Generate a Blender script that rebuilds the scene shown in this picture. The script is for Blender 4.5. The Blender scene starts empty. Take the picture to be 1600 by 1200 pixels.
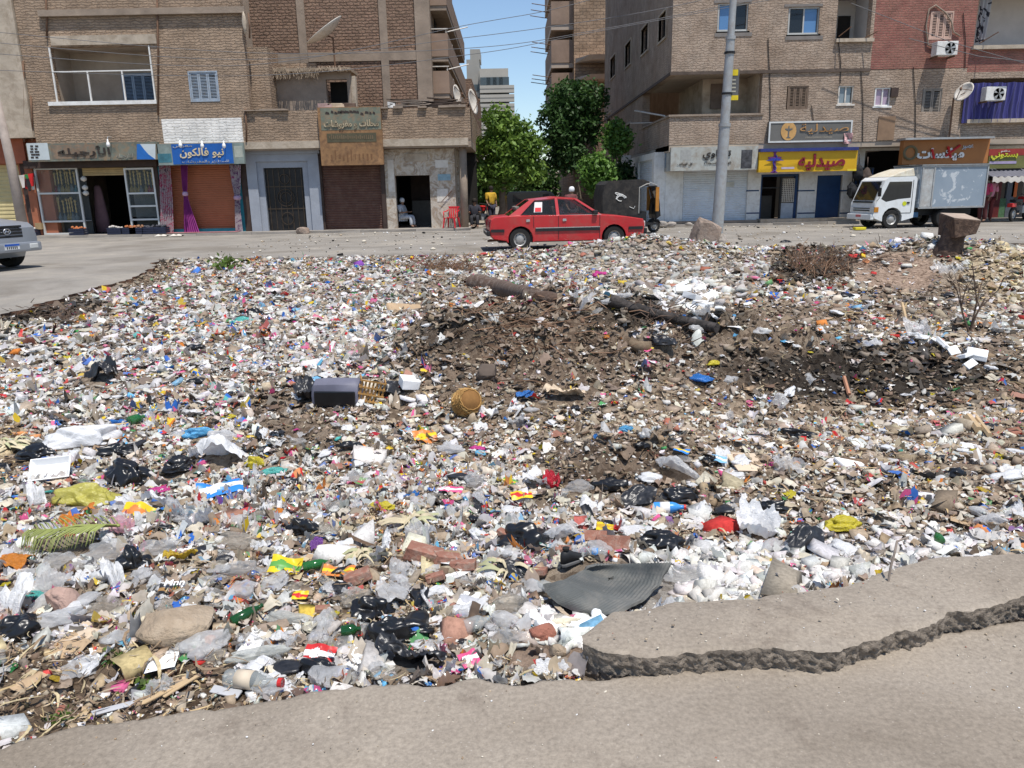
import bpy, bmesh, math, random
import numpy as np
from mathutils import Vector, Matrix, Euler
SC = bpy.context.scene
COL = SC.collection
RAD = math.radians
random.seed(7)
RNG = np.random.default_rng(11)
# ------------------------------------------------------------------ camera
CAM = np.array([0.0, 0.0, 1.6]); PITCH = RAD(14.2); ROLL = RAD(1.1); FPX = 1200.0
FWD = np.array([0, math.cos(PITCH), -math.sin(PITCH)])
_r0 = np.array([1.0, 0, 0]); _u0 = np.array([0, math.sin(PITCH), math.cos(PITCH)])
RGT = _r0 * math.cos(ROLL) - _u0 * math.sin(ROLL); UPV = _u0 * math.cos(ROLL) + _r0 * math.sin(ROLL)
cd = bpy.data.cameras.new('camera'); cam = bpy.data.objects.new('camera', cd); COL.objects.link(cam)
cd.sensor_width = 36.0; cd.lens = FPX / 1600 * 36; cd.clip_start = 0.05; cd.clip_end = 3000
m = Matrix.Identity(4)
for i in range(3):
 m[i][0] = RGT[i]; m[i][1] = UPV[i]; m[i][2] = -FWD[i]; m[i][3] = CAM[i]
cam.matrix_world = m
SC.camera = cam
# ------------------------------------------------------------------ light
SUN = Vector((0.17, -0.30, 0.94)).normalized()
wd = bpy.data.worlds.new('World'); SC.world = wd; wd.use_nodes = True
wn = wd.node_tree.nodes; wl = wd.node_tree.links
sky = wn.new('ShaderNodeTexSky'); sky.sky_type = 'NISHITA'; sky.sun_disc = False
sky.sun_elevation = math.asin(SUN.z); sky.sun_rotation = math.atan2(SUN.x, SUN.y)
sky.air_density = 1.0; sky.dust_density = 0.3; sky.ozone_density = 3.0; sky.altitude = 50
wl.new(sky.outputs[0], wn['Background'].inputs[0]); wn['Background'].inputs[1].default_value = 0.125
sl = bpy.data.lights.new('sun', 'SUN'); sl.energy = 4.4; sl.angle = RAD(0.5); sl.color = (1.0, 0.955, 0.89)
so = bpy.data.objects.new('sun', sl); COL.objects.link(so); so.rotation_euler = SUN.to_track_quat('Z', 'Y').to_euler()
so.location = (0, 0, 40)
SC.view_settings.view_transform = 'Standard'; SC.view_settings.look = 'None'
SC.view_settings.exposure = 0.27; SC.view_settings.gamma = 1.0; SC.view_settings.use_curve_mapping = False
SC.cycles.max_bounces = 6; SC.cycles.diffuse_bounces = 3; SC.cycles.glossy_bounces = 3
SC.cycles.transmission_bounces = 4; SC.cycles.transparent_max_bounces = 10; SC.cycles.use_denoising = True
SC.cycles.caustics_reflective = False; SC.cycles.caustics_refractive = False
# ------------------------------------------------------------------ pixel -> place
def ray(px, py): return FWD + RGT * (px - 800) / FPX - UPV * (py - 600) / FPX
def F(px, py, Y):                      # on the vertical plane at depth Y -> (x, z)
 d = ray(px, py); t = Y / d[1]; p = CAM + d * t; return p[0], p[2]
def S(px, py, X):                      # on the vertical plane at x = X -> (y, z)
 d = ray(px, py); t = X / d[0]; p = CAM + d * t; return p[1], p[2]
def G(px, py, z=0.0):                  # on the level z -> (x, y)
 d = ray(px, py); t = (z - CAM[2]) / d[2]; p = CAM + d * t; return p[0], p[1]
def topix(P):
 v = np.asarray(P, float) - CAM; k = v @ FWD
 return 800 + FPX * (v @ RGT) / k, 600 - FPX * (v @ UPV) / k, k
def RC(x0, y0, x1, y1, Y):             # rectangle of the facade plane Y -> (x0, x1, z0, z1)
 ym = (y0 + y1) / 2; xm = (x0 + x1) / 2
 return F(x0, ym, Y)[0], F(x1, ym, Y)[0], F(xm, y1, Y)[1], F(xm, y0, Y)[1]
# ------------------------------------------------------------------ noise
def _hash(ix, iy, iz, s):
 n = (ix * 374761393 + iy * 668265263 + iz * 2147483647 + s * 1274126177).astype(np.int64) & 0xffffffff
 n = ((n ^ (n >> 13)) * 1274126177) & 0xffffffff
 n = ((n ^ (n >> 16)) * 668265263) & 0xffffffff
 return ((n ^ (n >> 15)) & 0xffffff) / float(0xffffff)
def noise3(p, s=0):
 p = np.asarray(p, float); i = np.floor(p).astype(np.int64); f = p - i; f = f * f * (3 - 2 * f); r = 0
 for dx in (0, 1):
  for dy in (0, 1):
   for dz in (0, 1):
    w = (f[..., 0] if dx else 1 - f[..., 0]) * (f[..., 1] if dy else 1 - f[..., 1]) * (f[..., 2] if dz else 1 - f[..., 2])
    r = r + w * _hash(i[..., 0] + dx, i[..., 1] + dy, i[..., 2] + dz, s)
 return r
def fbm(p, s=0, o=4):
 r = 0; a = .5
 for k in range(o):
  r = r + a * noise3(p, s + k * 17); p = p * 2.03; a *= .5
 return r
def n2(x, y, f, s=0, o=4):
 x = np.asarray(x, float); y = np.asarray(y, float)
 return fbm(np.stack([x * f, y * f, np.zeros_like(x) + .37], -1), s, o) - .5
# ------------------------------------------------------------------ objects
def tag(o, label=None, cat=None, group=None, kind=None):
 if label: o['label'] = label
 if cat: o['category'] = cat
 if group: o['group'] = group
 if kind or cat: o['kind'] = kind or 'thing'
 return o
def thing(name, label, cat, loc=(0, 0, 0), rz=0.0, group=None):
 o = bpy.data.objects.new(name, None); COL.objects.link(o); o.location = loc; o.rotation_euler = (0, 0, rz)
 o.empty_display_size = .2
 return tag(o, label, cat, group)
def base_of(p):
 v = Vector((0, 0, 0))
 while p is not None: v += p.location; p = p.parent
 return v
def link(name, me, mt, parent=None, loc=(0, 0, 0), rot=(0, 0, 0), sc=(1, 1, 1)):
 o = bpy.data.objects.new(name, me); COL.objects.link(o); o.parent = parent
 o.location = loc; o.rotation_euler = rot; o.scale = sc
 if mt is not None and not me.materials: me.materials.append(mt)
 return o
def copy_tree(o, parent=None):
 c = o.copy(); COL.objects.link(c); c.parent = parent
 for ch in o.children: copy_tree(ch, c)
 return c
class MB:
 def __init__(s): s.v = []; s.f = []
 def add(s, vs, fs):
  n = len(s.v); s.v.extend([tuple(v) for v in vs]); s.f.extend([tuple(i + n for i in f) for f in fs]); return s
 def box(s, x0, x1, y0, y1, z0, z1):
  return s.add([(x0, y0, z0), (x1, y0, z0), (x1, y1, z0), (x0, y1, z0), (x0, y0, z1), (x1, y0, z1), (x1, y1, z1), (x0, y1, z1)],
      [(0, 3, 2, 1), (4, 5, 6, 7), (0, 1, 5, 4), (1, 2, 6, 5), (2, 3, 7, 6), (3, 0, 4, 7)])
 def hexa(s, b, t):                 # bottom four, top four (counter-clockwise from above)
  return s.add(list(b) + list(t), [(0, 3, 2, 1), (4, 5, 6, 7), (0, 1, 5, 4), (1, 2, 6, 5), (2, 3, 7, 6), (3, 0, 4, 7)])
 def tube(s, pts, rad, n=8, cap=True):
  pts = [Vector(p) for p in pts]; k = len(pts)
  if not hasattr(rad, '__len__'): rad = [rad] * k
  rings = []; ref = None
  for i, p in enumerate(pts):
   d = (pts[min(i + 1, k - 1)] - pts[max(i - 1, 0)]).normalized()
   if ref is None:
    ref = Vector((0, 0, 1)) if abs(d.z) < .9 else Vector((1, 0, 0))
   a = d.cross(ref).normalized(); b = d.cross(a).normalized(); ref = -b if False else a.cross(d)
   rings.append([p + (a * math.cos(t) + b * math.sin(t)) * rad[i] for t in [2 * math.pi * j / n for j in range(n)]])
  vs = [v for r in rings for v in r]; fs = []
  for i in range(k - 1):
   for j in range(n):
    fs.append((i * n + j, i * n + (j + 1) % n, (i + 1) * n + (j + 1) % n, (i + 1) * n + j))
  if cap: fs.append(tuple(range(n))[::-1]); fs.append(tuple((k - 1) * n + j for j in range(n)))
  return s.add(vs, fs)
 def lathe(s, prof, n=16, org=(0, 0, 0), axis='z', cap=True):
  k = len(prof); vs = []
  for r, h in prof:
   for j in range(n):
    a = 2 * math.pi * j / n; c, q = r * math.cos(a), r * math.sin(a)
    p = (c, q, h) if axis == 'z' else ((h, c, q) if axis == 'x' else (q, h, c))
    vs.append((p[0] + org[0], p[1] + org[1], p[2] + org[2]))
  fs = [(i * n + j, i * n + (j + 1) % n, (i + 1) * n + (j + 1) % n, (i + 1) * n + j) for i in range(k - 1) for j in range(n)]
  if cap: fs.append(tuple(range(n))[::-1]); fs.append(tuple((k - 1) * n + j for j in range(n)))
  return s.add(vs, fs)
 def prism(s, poly, fa, fb):        # polygon of 2d points; fa / fb map them to the two end faces
  n = len(poly)
  return s.add([fa(p) for p in poly] + [fb(p) for p in poly],
      [tuple(range(n)), tuple(range(2 * n - 1, n - 1, -1))] + [(i, i + n, (i + 1) % n + n, (i + 1) % n) for i in range(n)])
 def loft(s, rings, cap=True, closed=True):
  n = len(rings[0]); k = len(rings); fs = []
  for i in range(k - 1):
   for j in range(n if closed else n - 1):
    fs.append((i * n + j, i * n + (j + 1) % n, (i + 1) * n + (j + 1) % n, (i + 1) * n + j))
  if cap: fs.append(tuple(range(n))[::-1]); fs.append(tuple((k - 1) * n + j for j in range(n)))
  return s.add([p for r in rings for p in r], fs)
 def grid(s, nu, nv, fn):
  vs = [fn(i / nu, j / nv) for j in range(nv + 1) for i in range(nu + 1)]; w = nu + 1
  return s.add(vs, [(j * w + i, j * w + i + 1, (j + 1) * w + i + 1, (j + 1) * w + i) for j in range(nv) for i in range(nu)])
 def mesh(s, name, off=(0, 0, 0), smooth=False, fix=True, bevel=0):
  me = bpy.data.meshes.new(name); me.from_pydata([(v[0] - off[0], v[1] - off[1], v[2] - off[2]) for v in s.v], [], s.f)
  if fix or bevel:
   bm = bmesh.new(); bm.from_mesh(me)
   if bevel:
    bmesh.ops.remove_doubles(bm, verts=bm.verts, dist=1e-5)
   bmesh.ops.recalc_face_normals(bm, faces=bm.faces)
   if bevel:
    es = [e for e in bm.edges if len(e.link_faces) == 2 and e.calc_face_angle(0) > .5]
    bmesh.ops.bevel(bm, geom=es, offset=bevel, segments=2, affect='EDGES', profile=.6, clamp_overlap=True)
   bm.to_mesh(me); bm.free()
  if smooth:
   me.polygons.foreach_set('use_smooth', [True] * len(me.polygons))
   if smooth != True:
    try: me.set_sharp_from_angle(angle=RAD(smooth))
    except Exception: pass
  me.update(); return me
 def build(s, name, mt, parent=None, world=True, smooth=False, bevel=0, fix=True):
  if parent is not None:
   me = s.mesh(name, base_of(parent) if world else (0, 0, 0), smooth, fix, bevel)
   return link(name, me, mt, parent)
  if world:
   a = np.array(s.v); off = ((a[:, 0].min() + a[:, 0].max()) / 2, (a[:, 1].min() + a[:, 1].max()) / 2, a[:, 2].min())
  else: off = (0, 0, 0)
  return link(name, s.mesh(name, off, smooth, fix, bevel), mt, None, off)
def npmesh(name, V, Fc, nper, mt, col=None, smooth=False):       # big meshes from arrays; every face has nper corners
 me = bpy.data.meshes.new(name); nf = len(Fc)
 me.vertices.add(len(V)); me.vertices.foreach_set('co', np.ascontiguousarray(V, np.float32).ravel())
 me.loops.add(nf * nper); me.loops.foreach_set('vertex_index', np.ascontiguousarray(Fc, np.int32).ravel())
 me.polygons.add(nf); me.polygons.foreach_set('loop_start', np.arange(0, nf * nper, nper, dtype=np.int32))
 me.polygons.foreach_set('loop_total', np.full(nf, nper, np.int32))
 if col is not None:
  at = me.attributes.new('tint', 'FLOAT_COLOR', 'FACE')
  c4 = np.ones((nf, 4), np.float32); c4[:, :3] = col; at.data.foreach_set('color', c4.ravel())
 if smooth: me.polygons.foreach_set('use_smooth', np.ones(nf, bool))
 me.update(calc_edges=True)
 if mt: me.materials.append(mt)
 return me
# ------------------------------------------------------------------ materials
MATS = {}
def newmat(name):
 mt = bpy.data.materials.new(name); mt.use_nodes = True; nt = mt.node_tree
 return mt, nt, nt.nodes['Principled BSDF'], nt.nodes['Material Output']
def noise_node(nt, vec, scale, det=4, rough=.6, dist=0):
 n = nt.nodes.new('ShaderNodeTexNoise'); n.inputs['Scale'].default_value = scale; n.inputs['Detail'].default_value = det
 n.inputs['Roughness'].default_value = rough; n.inputs['Distortion'].default_value = dist
 if vec is not None: nt.links.new(vec, n.inputs['Vector'])
 return n
def ramp(nt, fac, stops):
 r = nt.nodes.new('ShaderNodeValToRGB'); e = r.color_ramp.elements
 while len(e) < len(stops): e.new(.5)
 for i, (p, c) in enumerate(stops): e[i].position = p; e[i].color = (c[0], c[1], c[2], 1)
 nt.links.new(fac, r.inputs[0]); return r
def mixc(nt, fac, a, b, mode='MIX'):
 x = nt.nodes.new('ShaderNodeMix'); x.data_type = 'RGBA'; x.blend_type = mode
 for k, v in ((0, fac), (6, a), (7, b)):
  if hasattr(v, 'is_output'): nt.links.new(v, x.inputs[k])
  elif k == 0: x.inputs[0].default_value = v
  else: x.inputs[k].default_value = (v[0], v[1], v[2], 1)
 return x.outputs[2]
def c3(c, f): return tuple(min(1, max(0, x * f)) for x in c)
def mat(name, col, rough=.8, var=.25, scale=3.0, bump=.0, bscale=40.0, metal=0.0, spec=.3, dirt=None, damt=.35, coat=0):
 if name in MATS: return MATS[name]
 mt, nt, b, out = newmat(name); L = nt.links
 tc = nt.nodes.new('ShaderNodeTexCoord'); v = tc.outputs['Object']
 n = noise_node(nt, v, scale, 6, .65)
 r = ramp(nt, n.outputs[0], [(.28, c3(col, 1 - var)), (.72, c3(col, 1 + var))]); o = r.outputs[0]
 if dirt:
  n3 = noise_node(nt, v, scale * 2.3, 8, .7, .4)
  r3 = ramp(nt, n3.outputs[0], [(.46, (0, 0, 0)), (.62, (damt,) * 3)]); o = mixc(nt, r3.outputs[0], o, dirt)
 L.new(o, b.inputs['Base Color']); b.inputs['Roughness'].default_value = rough; b.inputs['Metallic'].default_value = metal
 b.inputs['Specular IOR Level'].default_value = spec; b.inputs['Coat Weight'].default_value = coat; b.inputs['Coat Roughness'].default_value = .08
 if bump:
  n4 = noise_node(nt, v, bscale, 5, .65); bp = nt.nodes.new('ShaderNodeBump'); bp.inputs['Strength'].default_value = 1.0
  bp.inputs['Distance'].default_value = bump; L.new(n4.outputs[0], bp.inputs['Height']); L.new(bp.outputs[0], b.inputs['Normal'])
 MATS[name] = mt; return mt
def brickmat(name, ca, cb, mortar, bw=.26, rh=.1, ms=.014, warp=.05, depth=.02, stain=(.12, .08, .05), samt=.45):
 mt, nt, b, out = newmat(name); L = nt.links
 tc = nt.nodes.new('ShaderNodeTexCoord'); sp = nt.nodes.new('ShaderNodeSeparateXYZ'); L.new(tc.outputs['Object'], sp.inputs[0])
 ad = nt.nodes.new('ShaderNodeMath'); L.new(sp.outputs[0], ad.inputs[0]); L.new(sp.outputs[1], ad.inputs[1])
 cb_ = nt.nodes.new('ShaderNodeCombineXYZ'); L.new(ad.outputs[0], cb_.inputs[0]); L.new(sp.outputs[2], cb_.inputs[1])
 wn_ = noise_node(nt, cb_.outputs[0], 4.5, 6, .72)
 sub = nt.nodes.new('ShaderNodeVectorMath'); sub.operation = 'SUBTRACT'; L.new(wn_.outputs[1], sub.inputs[0]); sub.inputs[1].default_value = (.5, .5, .5)
 scl = nt.nodes.new('ShaderNodeVectorMath'); scl.operation = 'SCALE'; L.new(sub.outputs[0], scl.inputs[0]); scl.inputs['Scale'].default_value = warp * 2
 vv = nt.nodes.new('ShaderNodeVectorMath'); L.new(cb_.outputs[0], vv.inputs[0]); L.new(scl.outputs[0], vv.inputs[1])
 br = nt.nodes.new('ShaderNodeTexBrick'); L.new(vv.outputs[0], br.inputs['Vector'])
 br.inputs['Scale'].default_value = 1; br.inputs['Brick Width'].default_value = bw; br.inputs['Row Height'].default_value = rh
 br.inputs['Mortar Size'].default_value = ms; br.inputs['Mortar Smooth'].default_value = 1.0
 for k, c in (('Color1', ca), ('Color2', cb), ('Mortar', mortar)): br.inputs[k].default_value = (*c, 1)
 n1 = noise_node(nt, cb_.outputs[0], .55, 7, .65, .5)
 r1 = ramp(nt, n1.outputs[0], [(.42, (0, 0, 0)), (.7, (samt,) * 3)])
 o = mixc(nt, r1.outputs[0], br.outputs['Color'], stain)
 n5 = noise_node(nt, cb_.outputs[0], 1.7, 6, .7)
 r5 = ramp(nt, n5.outputs[0], [(.3, (.72, .72, .72)), (.7, (1.22, 1.2, 1.18))]); o = mixc(nt, 1.0, o, r5.outputs[0], 'MULTIPLY')
 L.new(o, b.inputs['Base Color']); b.inputs['Roughness'].default_value = .93; b.inputs['Specular IOR Level'].default_value = .15
 n6 = noise_node(nt, cb_.outputs[0], 14, 5, .7)
 mu = nt.nodes.new('ShaderNodeMath'); mu.operation = 'MULTIPLY_ADD'; L.new(br.outputs['Fac'], mu.inputs[0]); mu.inputs[1].default_value = -1.0; L.new(n6.outputs[0], mu.inputs[2])
 bp = nt.nodes.new('ShaderNodeBump'); bp.inputs['Strength'].default_value = 1; bp.inputs['Distance'].default_value = depth
 L.new(mu.outputs[0], bp.inputs['Height']); L.new(bp.outputs[0], b.inputs['Normal'])
 MATS[name] = mt; return mt
def glassmat(name, col=(.02, .025, .03), alpha=.5, rough=.04):
 if name in MATS: return MATS[name]
 mt, nt, b, out = newmat(name); b.inputs['Base Color'].default_value = (*col, 1); b.inputs['Roughness'].default_value = rough
 t = nt.nodes.new('ShaderNodeBsdfTransparent'); mx = nt.nodes.new('ShaderNodeMixShader'); mx.inputs[0].default_value = alpha
 nt.links.new(t.outputs[0], mx.inputs[1]); nt.links.new(b.outputs[0], mx.inputs[2]); nt.links.new(mx.outputs[0], out.inputs[0])
 MATS[name] = mt; return mt
def film(name, col, alpha=.8, rough=.25, trans=.35, bump=.004, bscale=30, var=.12):
 if name in MATS: return MATS[name]
 mt, nt, b, out = newmat(name); L = nt.links
 tc = nt.nodes.new('ShaderNodeTexCoord'); n = noise_node(nt, tc.outputs['Object'], 6, 5, .6)
 r = ramp(nt, n.outputs[0], [(.3, c3(col, 1 - var)), (.7, c3(col, 1 + var))]); L.new(r.outputs[0], b.inputs['Base Color'])
 b.inputs['Roughness'].default_value = rough; b.inputs['Specular IOR Level'].default_value = .5
 n4 = noise_node(nt, tc.outputs['Object'], bscale, 4, .6, 1.0); bp = nt.nodes.new('ShaderNodeBump'); bp.inputs['Distance'].default_value = bump
 L.new(n4.outputs[0], bp.inputs['Height']); L.new(bp.outputs[0], b.inputs['Normal'])
 tl = nt.nodes.new('ShaderNodeBsdfTranslucent'); L.new(r.outputs[0], tl.inputs[0])
 m1 = nt.nodes.new('ShaderNodeMixShader'); m1.inputs[0].default_value = trans; L.new(b.outputs[0], m1.inputs[1]); L.new(tl.outputs[0], m1.inputs[2])
 o = m1.outputs[0]
 if alpha < 1:
  t = nt.nodes.new('ShaderNodeBsdfTransparent'); m2 = nt.nodes.new('ShaderNodeMixShader'); m2.inputs[0].default_value = alpha
  L.new(t.outputs[0], m2.inputs[1]); L.new(o, m2.inputs[2]); o = m2.outputs[0]
 L.new(o, out.inputs[0]); MATS[name] = mt; return mt
def tintmat(name, rough=.8, spec=.3, trans=0, alpha=1, var=.15, scale=30):
 mt, nt, b, out = newmat(name); L = nt.links
 a = nt.nodes.new('ShaderNodeAttribute'); a.attribute_name = 'tint'
 tc = nt.nodes.new('ShaderNodeTexCoord'); n = noise_node(nt, tc.outputs['Object'], scale, 4, .65)
 r = ramp(nt, n.outputs[0], [(.3, (1 - var,) * 3), (.7, (1 + var,) * 3)]); o = mixc(nt, 1.0, a.outputs[0], r.outputs[0], 'MULTIPLY')
 L.new(o, b.inputs['Base Color']); b.inputs['Roughness'].default_value = rough; b.inputs['Specular IOR Level'].default_value = spec
 sh = b.outputs[0]
 if trans:
  tl = nt.nodes.new('ShaderNodeBsdfTranslucent'); L.new(o, tl.inputs[0]); m1 = nt.nodes.new('ShaderNodeMixShader'); m1.inputs[0].default_value = trans
  L.new(sh, m1.inputs[1]); L.new(tl.outputs[0], m1.inputs[2]); sh = m1.outputs[0]
 if alpha < 1:
  t = nt.nodes.new('ShaderNodeBsdfTransparent'); m2 = nt.nodes.new('ShaderNodeMixShader'); m2.inputs[0].default_value = alpha
  L.new(t.outputs[0], m2.inputs[1]); L.new(sh, m2.inputs[2]); sh = m2.outputs[0]
 L.new(sh, out.inputs[0]); MATS[name] = mt; return mt
# ------------------------------------------------------------------ Arabic lettering (joined forms, set in visual order)
_AR = {'ا': (0xFE8D, 0), 'أ': (0xFE83, 0), 'ب': (0xFE8F, 1), 'ة': (0xFE93, 0), 'ت': (0xFE95, 1), 'ج': (0xFE9D, 1), 'د': (0xFEA9, 0), 'ر': (0xFEAD, 0),
  'س': (0xFEB1, 1), 'ش': (0xFEB5, 1), 'ص': (0xFEB9, 1), 'ع': (0xFEC9, 1), 'ف': (0xFED1, 1), 'ق': (0xFED5, 1), 'ك': (0xFED9, 1), 'ل': (0xFEDD, 1), 'م': (0xFEE1, 1),
  'ن': (0xFEE5, 1), 'ه': (0xFEE9, 1), 'و': (0xFEED, 0), 'ي': (0xFEF1, 1), 'ح': (0xFEA1, 1), 'ط': (0xFEC1, 1)}
def arabic(s):
 out = []
 for i, c in enumerate(s):
  if c not in _AR: out.append(c); continue
  code, dual = _AR[c]
  prev = i > 0 and s[i - 1] in _AR and _AR[s[i - 1]][1]; nxt = dual and i + 1 < len(s) and s[i + 1] in _AR
  out.append(chr(code + (3 if prev and nxt else 2 if nxt else 1 if prev else 0)))
 return ''.join(reversed(out))
def lettering(name, text, mt, parent, x0, x1, z0, z1, Y, bold=.0, depth=.02, ar=True, keep=False):
 cu = bpy.data.curves.new('lettering', 'FONT'); cu.body = arabic(text) if ar else text; cu.size = 1; cu.offset = bold; cu.extrude = .02; cu.resolution_u = 2
 ob = bpy.data.objects.new('lettering', cu); COL.objects.link(ob)
 me = bpy.data.meshes.new_from_object(ob.evaluated_get(bpy.context.evaluated_depsgraph_get()))
 bpy.data.objects.remove(ob); bpy.data.curves.remove(cu)
 n = len(me.vertices)
 if n == 0: return None
 a = np.zeros(n * 3); me.vertices.foreach_get('co', a); a = a.reshape(-1, 3)
 lo, hi = a.min(0), a.max(0)
 u = (a[:, 0] - lo[0]) / (hi[0] - lo[0]); w = (a[:, 1] - lo[1]) / (hi[1] - lo[1])
 # islands a hair apart in depth so that joined letters never share a plane
 par = list(range(n))
 def find(i):
  while par[i] != i: par[i] = par[par[i]]; i = par[i]
  return i
 for e in me.edges:
  p, q = find(e.vertices[0]), find(e.vertices[1])
  if p != q: par[p] = q
 roots = {}; lay = np.zeros(n)
 for i in range(n): lay[i] = roots.setdefault(find(i), len(roots)) % 5
 o = base_of(parent) if parent else Vector((0, 0, 0))
 b = np.zeros((n, 3)); b[:, 0] = x0 + u * (x1 - x0) - o.x; b[:, 2] = z0 + w * (z1 - z0) - o.z
 b[:, 1] = Y - depth * .5 - (a[:, 2] / .02) * depth * .5 - lay * .003 - o.y
 me.vertices.foreach_set('co', b.ravel()); me.materials.clear(); me.materials.append(mt); me.update()
 return link(name, me, None, parent)
# ================================================================== the ground
def ss(t, a, b):
 t = np.clip((t - a) / (b - a), 0, 1); return t * t * (3 - 2 * t)
def line(pix, z=0.0):
 a = np.array([G(x, y, z) for x, y in pix]); return a
ROADE = line([(-420, 1260), (0, 1168), (110, 1135), (230, 1112), (400, 1098), (500, 1075), (590, 1060), (690, 1064), (740, 1052), (800, 1064), (900, 1058),
    (955, 1051), (1060, 1045), (1150, 1042), (1290, 1036), (1345, 1019), (1400, 1004), (1500, 988), (1600, 962), (1900, 900), (2600, 800)])
SLABH = .085
SLABF = line([(911, 1003), (935, 1014), (1000, 1020), (1060, 1019), (1150, 1012), (1200, 1008), (1290, 1010), (1330, 1008), (1400, 985), (1455, 978), (1480, 955), (1540, 942), (1600, 925), (1900, 870), (2600, 770)], SLABH)
SLABB = line([(911, 996), (960, 962), (1060, 942), (1180, 937), (1330, 918), (1390, 898), (1450, 880), (1600, 868), (1900, 845), (2600, 760)], SLABH)
FARE = line([(250, 405), (400, 402), (550, 400), (700, 397), (830, 394), (975, 390), (1100, 386), (1250, 384), (1400, 381), (1600, 378)])
LEFTE = line([(-700, 760), (-350, 610), (0, 492), (60, 478), (130, 455), (190, 440), (230, 425), (240, 412), (250, 405)])
XTIP = SLABF[0, 0]
def y_road(x): return np.interp(x, ROADE[:, 0], ROADE[:, 1])
def y_near(x): return np.where(x < XTIP, y_road(x), np.interp(x, SLABB[:, 0], SLABB[:, 1]))
def y_far(x): return np.interp(x, FARE[:, 0], FARE[:, 1])
def x_left(y): return np.interp(y, LEFTE[:, 1], LEFTE[:, 0])
MOUNDS = [(790, 565, .58, 1.9, 1.1), (930, 548, .30, 1.6, 1.0), (980, 735, .28, .8, .45), (460, 672, .22, .6, .4), (1000, 402, .52, 2.3, .8), (1100, 430, .25, 2.0, 1.2),
   (1270, 440, .35, 1.6, 1.0), (1400, 420, .52, 1.8, 1.2), (1560, 425, .50, 1.8, 1.5), (1180, 470, .2, 1.6, 1.2), (1480, 520, .2, 1.6, 1.0),
   (1180, 560, .22, 1.0, .6), (1330, 612, -.2, 1.6, .5), (1360, 560, .22, 1.8, .5), (680, 430, .14, 1.4, .9), (350, 440, .12, 2.0, 1.2), (160, 470, .10, 1.2, .8), (1040, 590, .08, 1.2, .8),
   (300, 830, .06, .8, .5), (820, 850, .05, .5, .3), (220, 990, .03, .5, .3), (1300, 760, .06, 1.5, .8)]
MG = [(*G(a, b, -.12), h, rx, ry) for a, b, h, rx, ry in MOUNDS]
def H(x, y):
 x = np.asarray(x, float); y = np.asarray(y, float)
 dn = y - y_near(x); df = y_far(x) - y; dl = x - x_left(y)
 inside = ss(dn, -.05, .25) * ss(df, -.1, .5) * ss(dl, -.05, .3)
 z = -.05 - inside * (.21 * ss(dn, .3, 3.5) * ss(df, .0, 2.5) + .0)
 for gx, gy, h, rx, ry in MG:
  z = z + inside * h * np.exp(-((x - gx) / rx) ** 2 - ((y - gy) / ry) ** 2)
 far = ss(np.hypot(x, y), 2.5, 8); rg = 0
 for gx, gy, h, rx, ry in MG[:4] + MG[9:12]: rg = rg + np.exp(-((x - gx) / rx / 1.1) ** 2 - ((y - gy) / ry / 1.1) ** 2)
 z = z + inside * np.minimum(rg, 1.2) * (n2(x, y, 3.0, 91) * .44 + n2(x, y, 9, 92) * .24)
 z = z + inside * (n2(x, y, .55, 1) * (.10 + .25 * far) + n2(x, y, 1.9, 2) * (.10 + .08 * far) + n2(x, y, 6.0, 3) * .07)
 return z
_gx, _gy = np.linspace(-26, 26, 1041), np.linspace(1, 25, 601)
_HG = H(*np.meshgrid(_gx, _gy))
def HF(x, y):                          # the same height, read off a fine table
 u = np.clip((np.asarray(x, float) + 26) / .05, 0, 1039.99); v = np.clip((np.asarray(y, float) - 1) / .04, 0, 599.99); i = u.astype(int); j = v.astype(int); f = u - i; g = v - j
 return (_HG[j, i] * (1 - f) + _HG[j, i + 1] * f) * (1 - g) + (_HG[j + 1, i] * (1 - f) + _HG[j + 1, i + 1] * f) * g
def PT(px, py):                        # the place on the rubbish field seen at a pixel
 d = ray(px, py); ts = np.linspace(1.5, 26, 1200) / d[1]; p = CAM[None] + ts[:, None] * d[None]
 below = np.nonzero(p[:, 2] < HF(p[:, 0], p[:, 1]))[0]
 return CAM + ts[below[0]] * d if len(below) else np.array([*G(px, py), 0])
# zones of the field: earth, ash, straw, stones ... (their own colour of ground and litter)
ZN = {'earth': [(820, 555, 190, 80, 1), (960, 730, 130, 50, 1), (470, 650, 70, 40, .8), (1150, 570, 140, 50, .7), (210, 420, 60, 30, .7), (700, 470, 60, 40, .3), (1450, 470, 100, 30, .6), (1250, 505, 90, 25, .6), (1500, 615, 120, 30, .6), (1580, 560, 60, 40, .5)],
  'ash': [(1350, 585, 200, 42, .95), (1180, 570, 70, 25, .6), (1000, 490, 90, 22, .7), (40, 480, 110, 22, .9), (1270, 415, 60, 26, .8), (700, 520, 60, 30, .5), (1120, 500, 60, 20, .6)],
  'bare': [(1400, 425, 75, 32, 1), (860, 1030, 70, 26, 1), (1560, 760, 100, 60, .4)],
  'pale': [(1572, 428, 75, 46, 1)],
  'straw': [(100, 1080, 330, 75, .8), (10, 700, 40, 40, .9), (560, 910, 130, 70, .35), (620, 830, 70, 30, .5)],
  'stone': [(985, 402, 110, 22, 1), (1060, 440, 120, 45, .8), (300, 395, 70, 14, .6)],
  'plaster': [(1060, 925, 140, 32, 1), (1230, 890, 140, 34, 1), (890, 990, 60, 40, 1), (1120, 880, 150, 30, .5), (1400, 860, 160, 40, .5), (1080, 470, 60, 28, .8)],
  'chips': [(1250, 720, 420, 150, 1), (1300, 650, 350, 60, .7), (1550, 680, 200, 130, .8), (1350, 500, 330, 50, .5), (720, 660, 220, 55, .8), (450, 950, 400, 90, .45)]}
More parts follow.
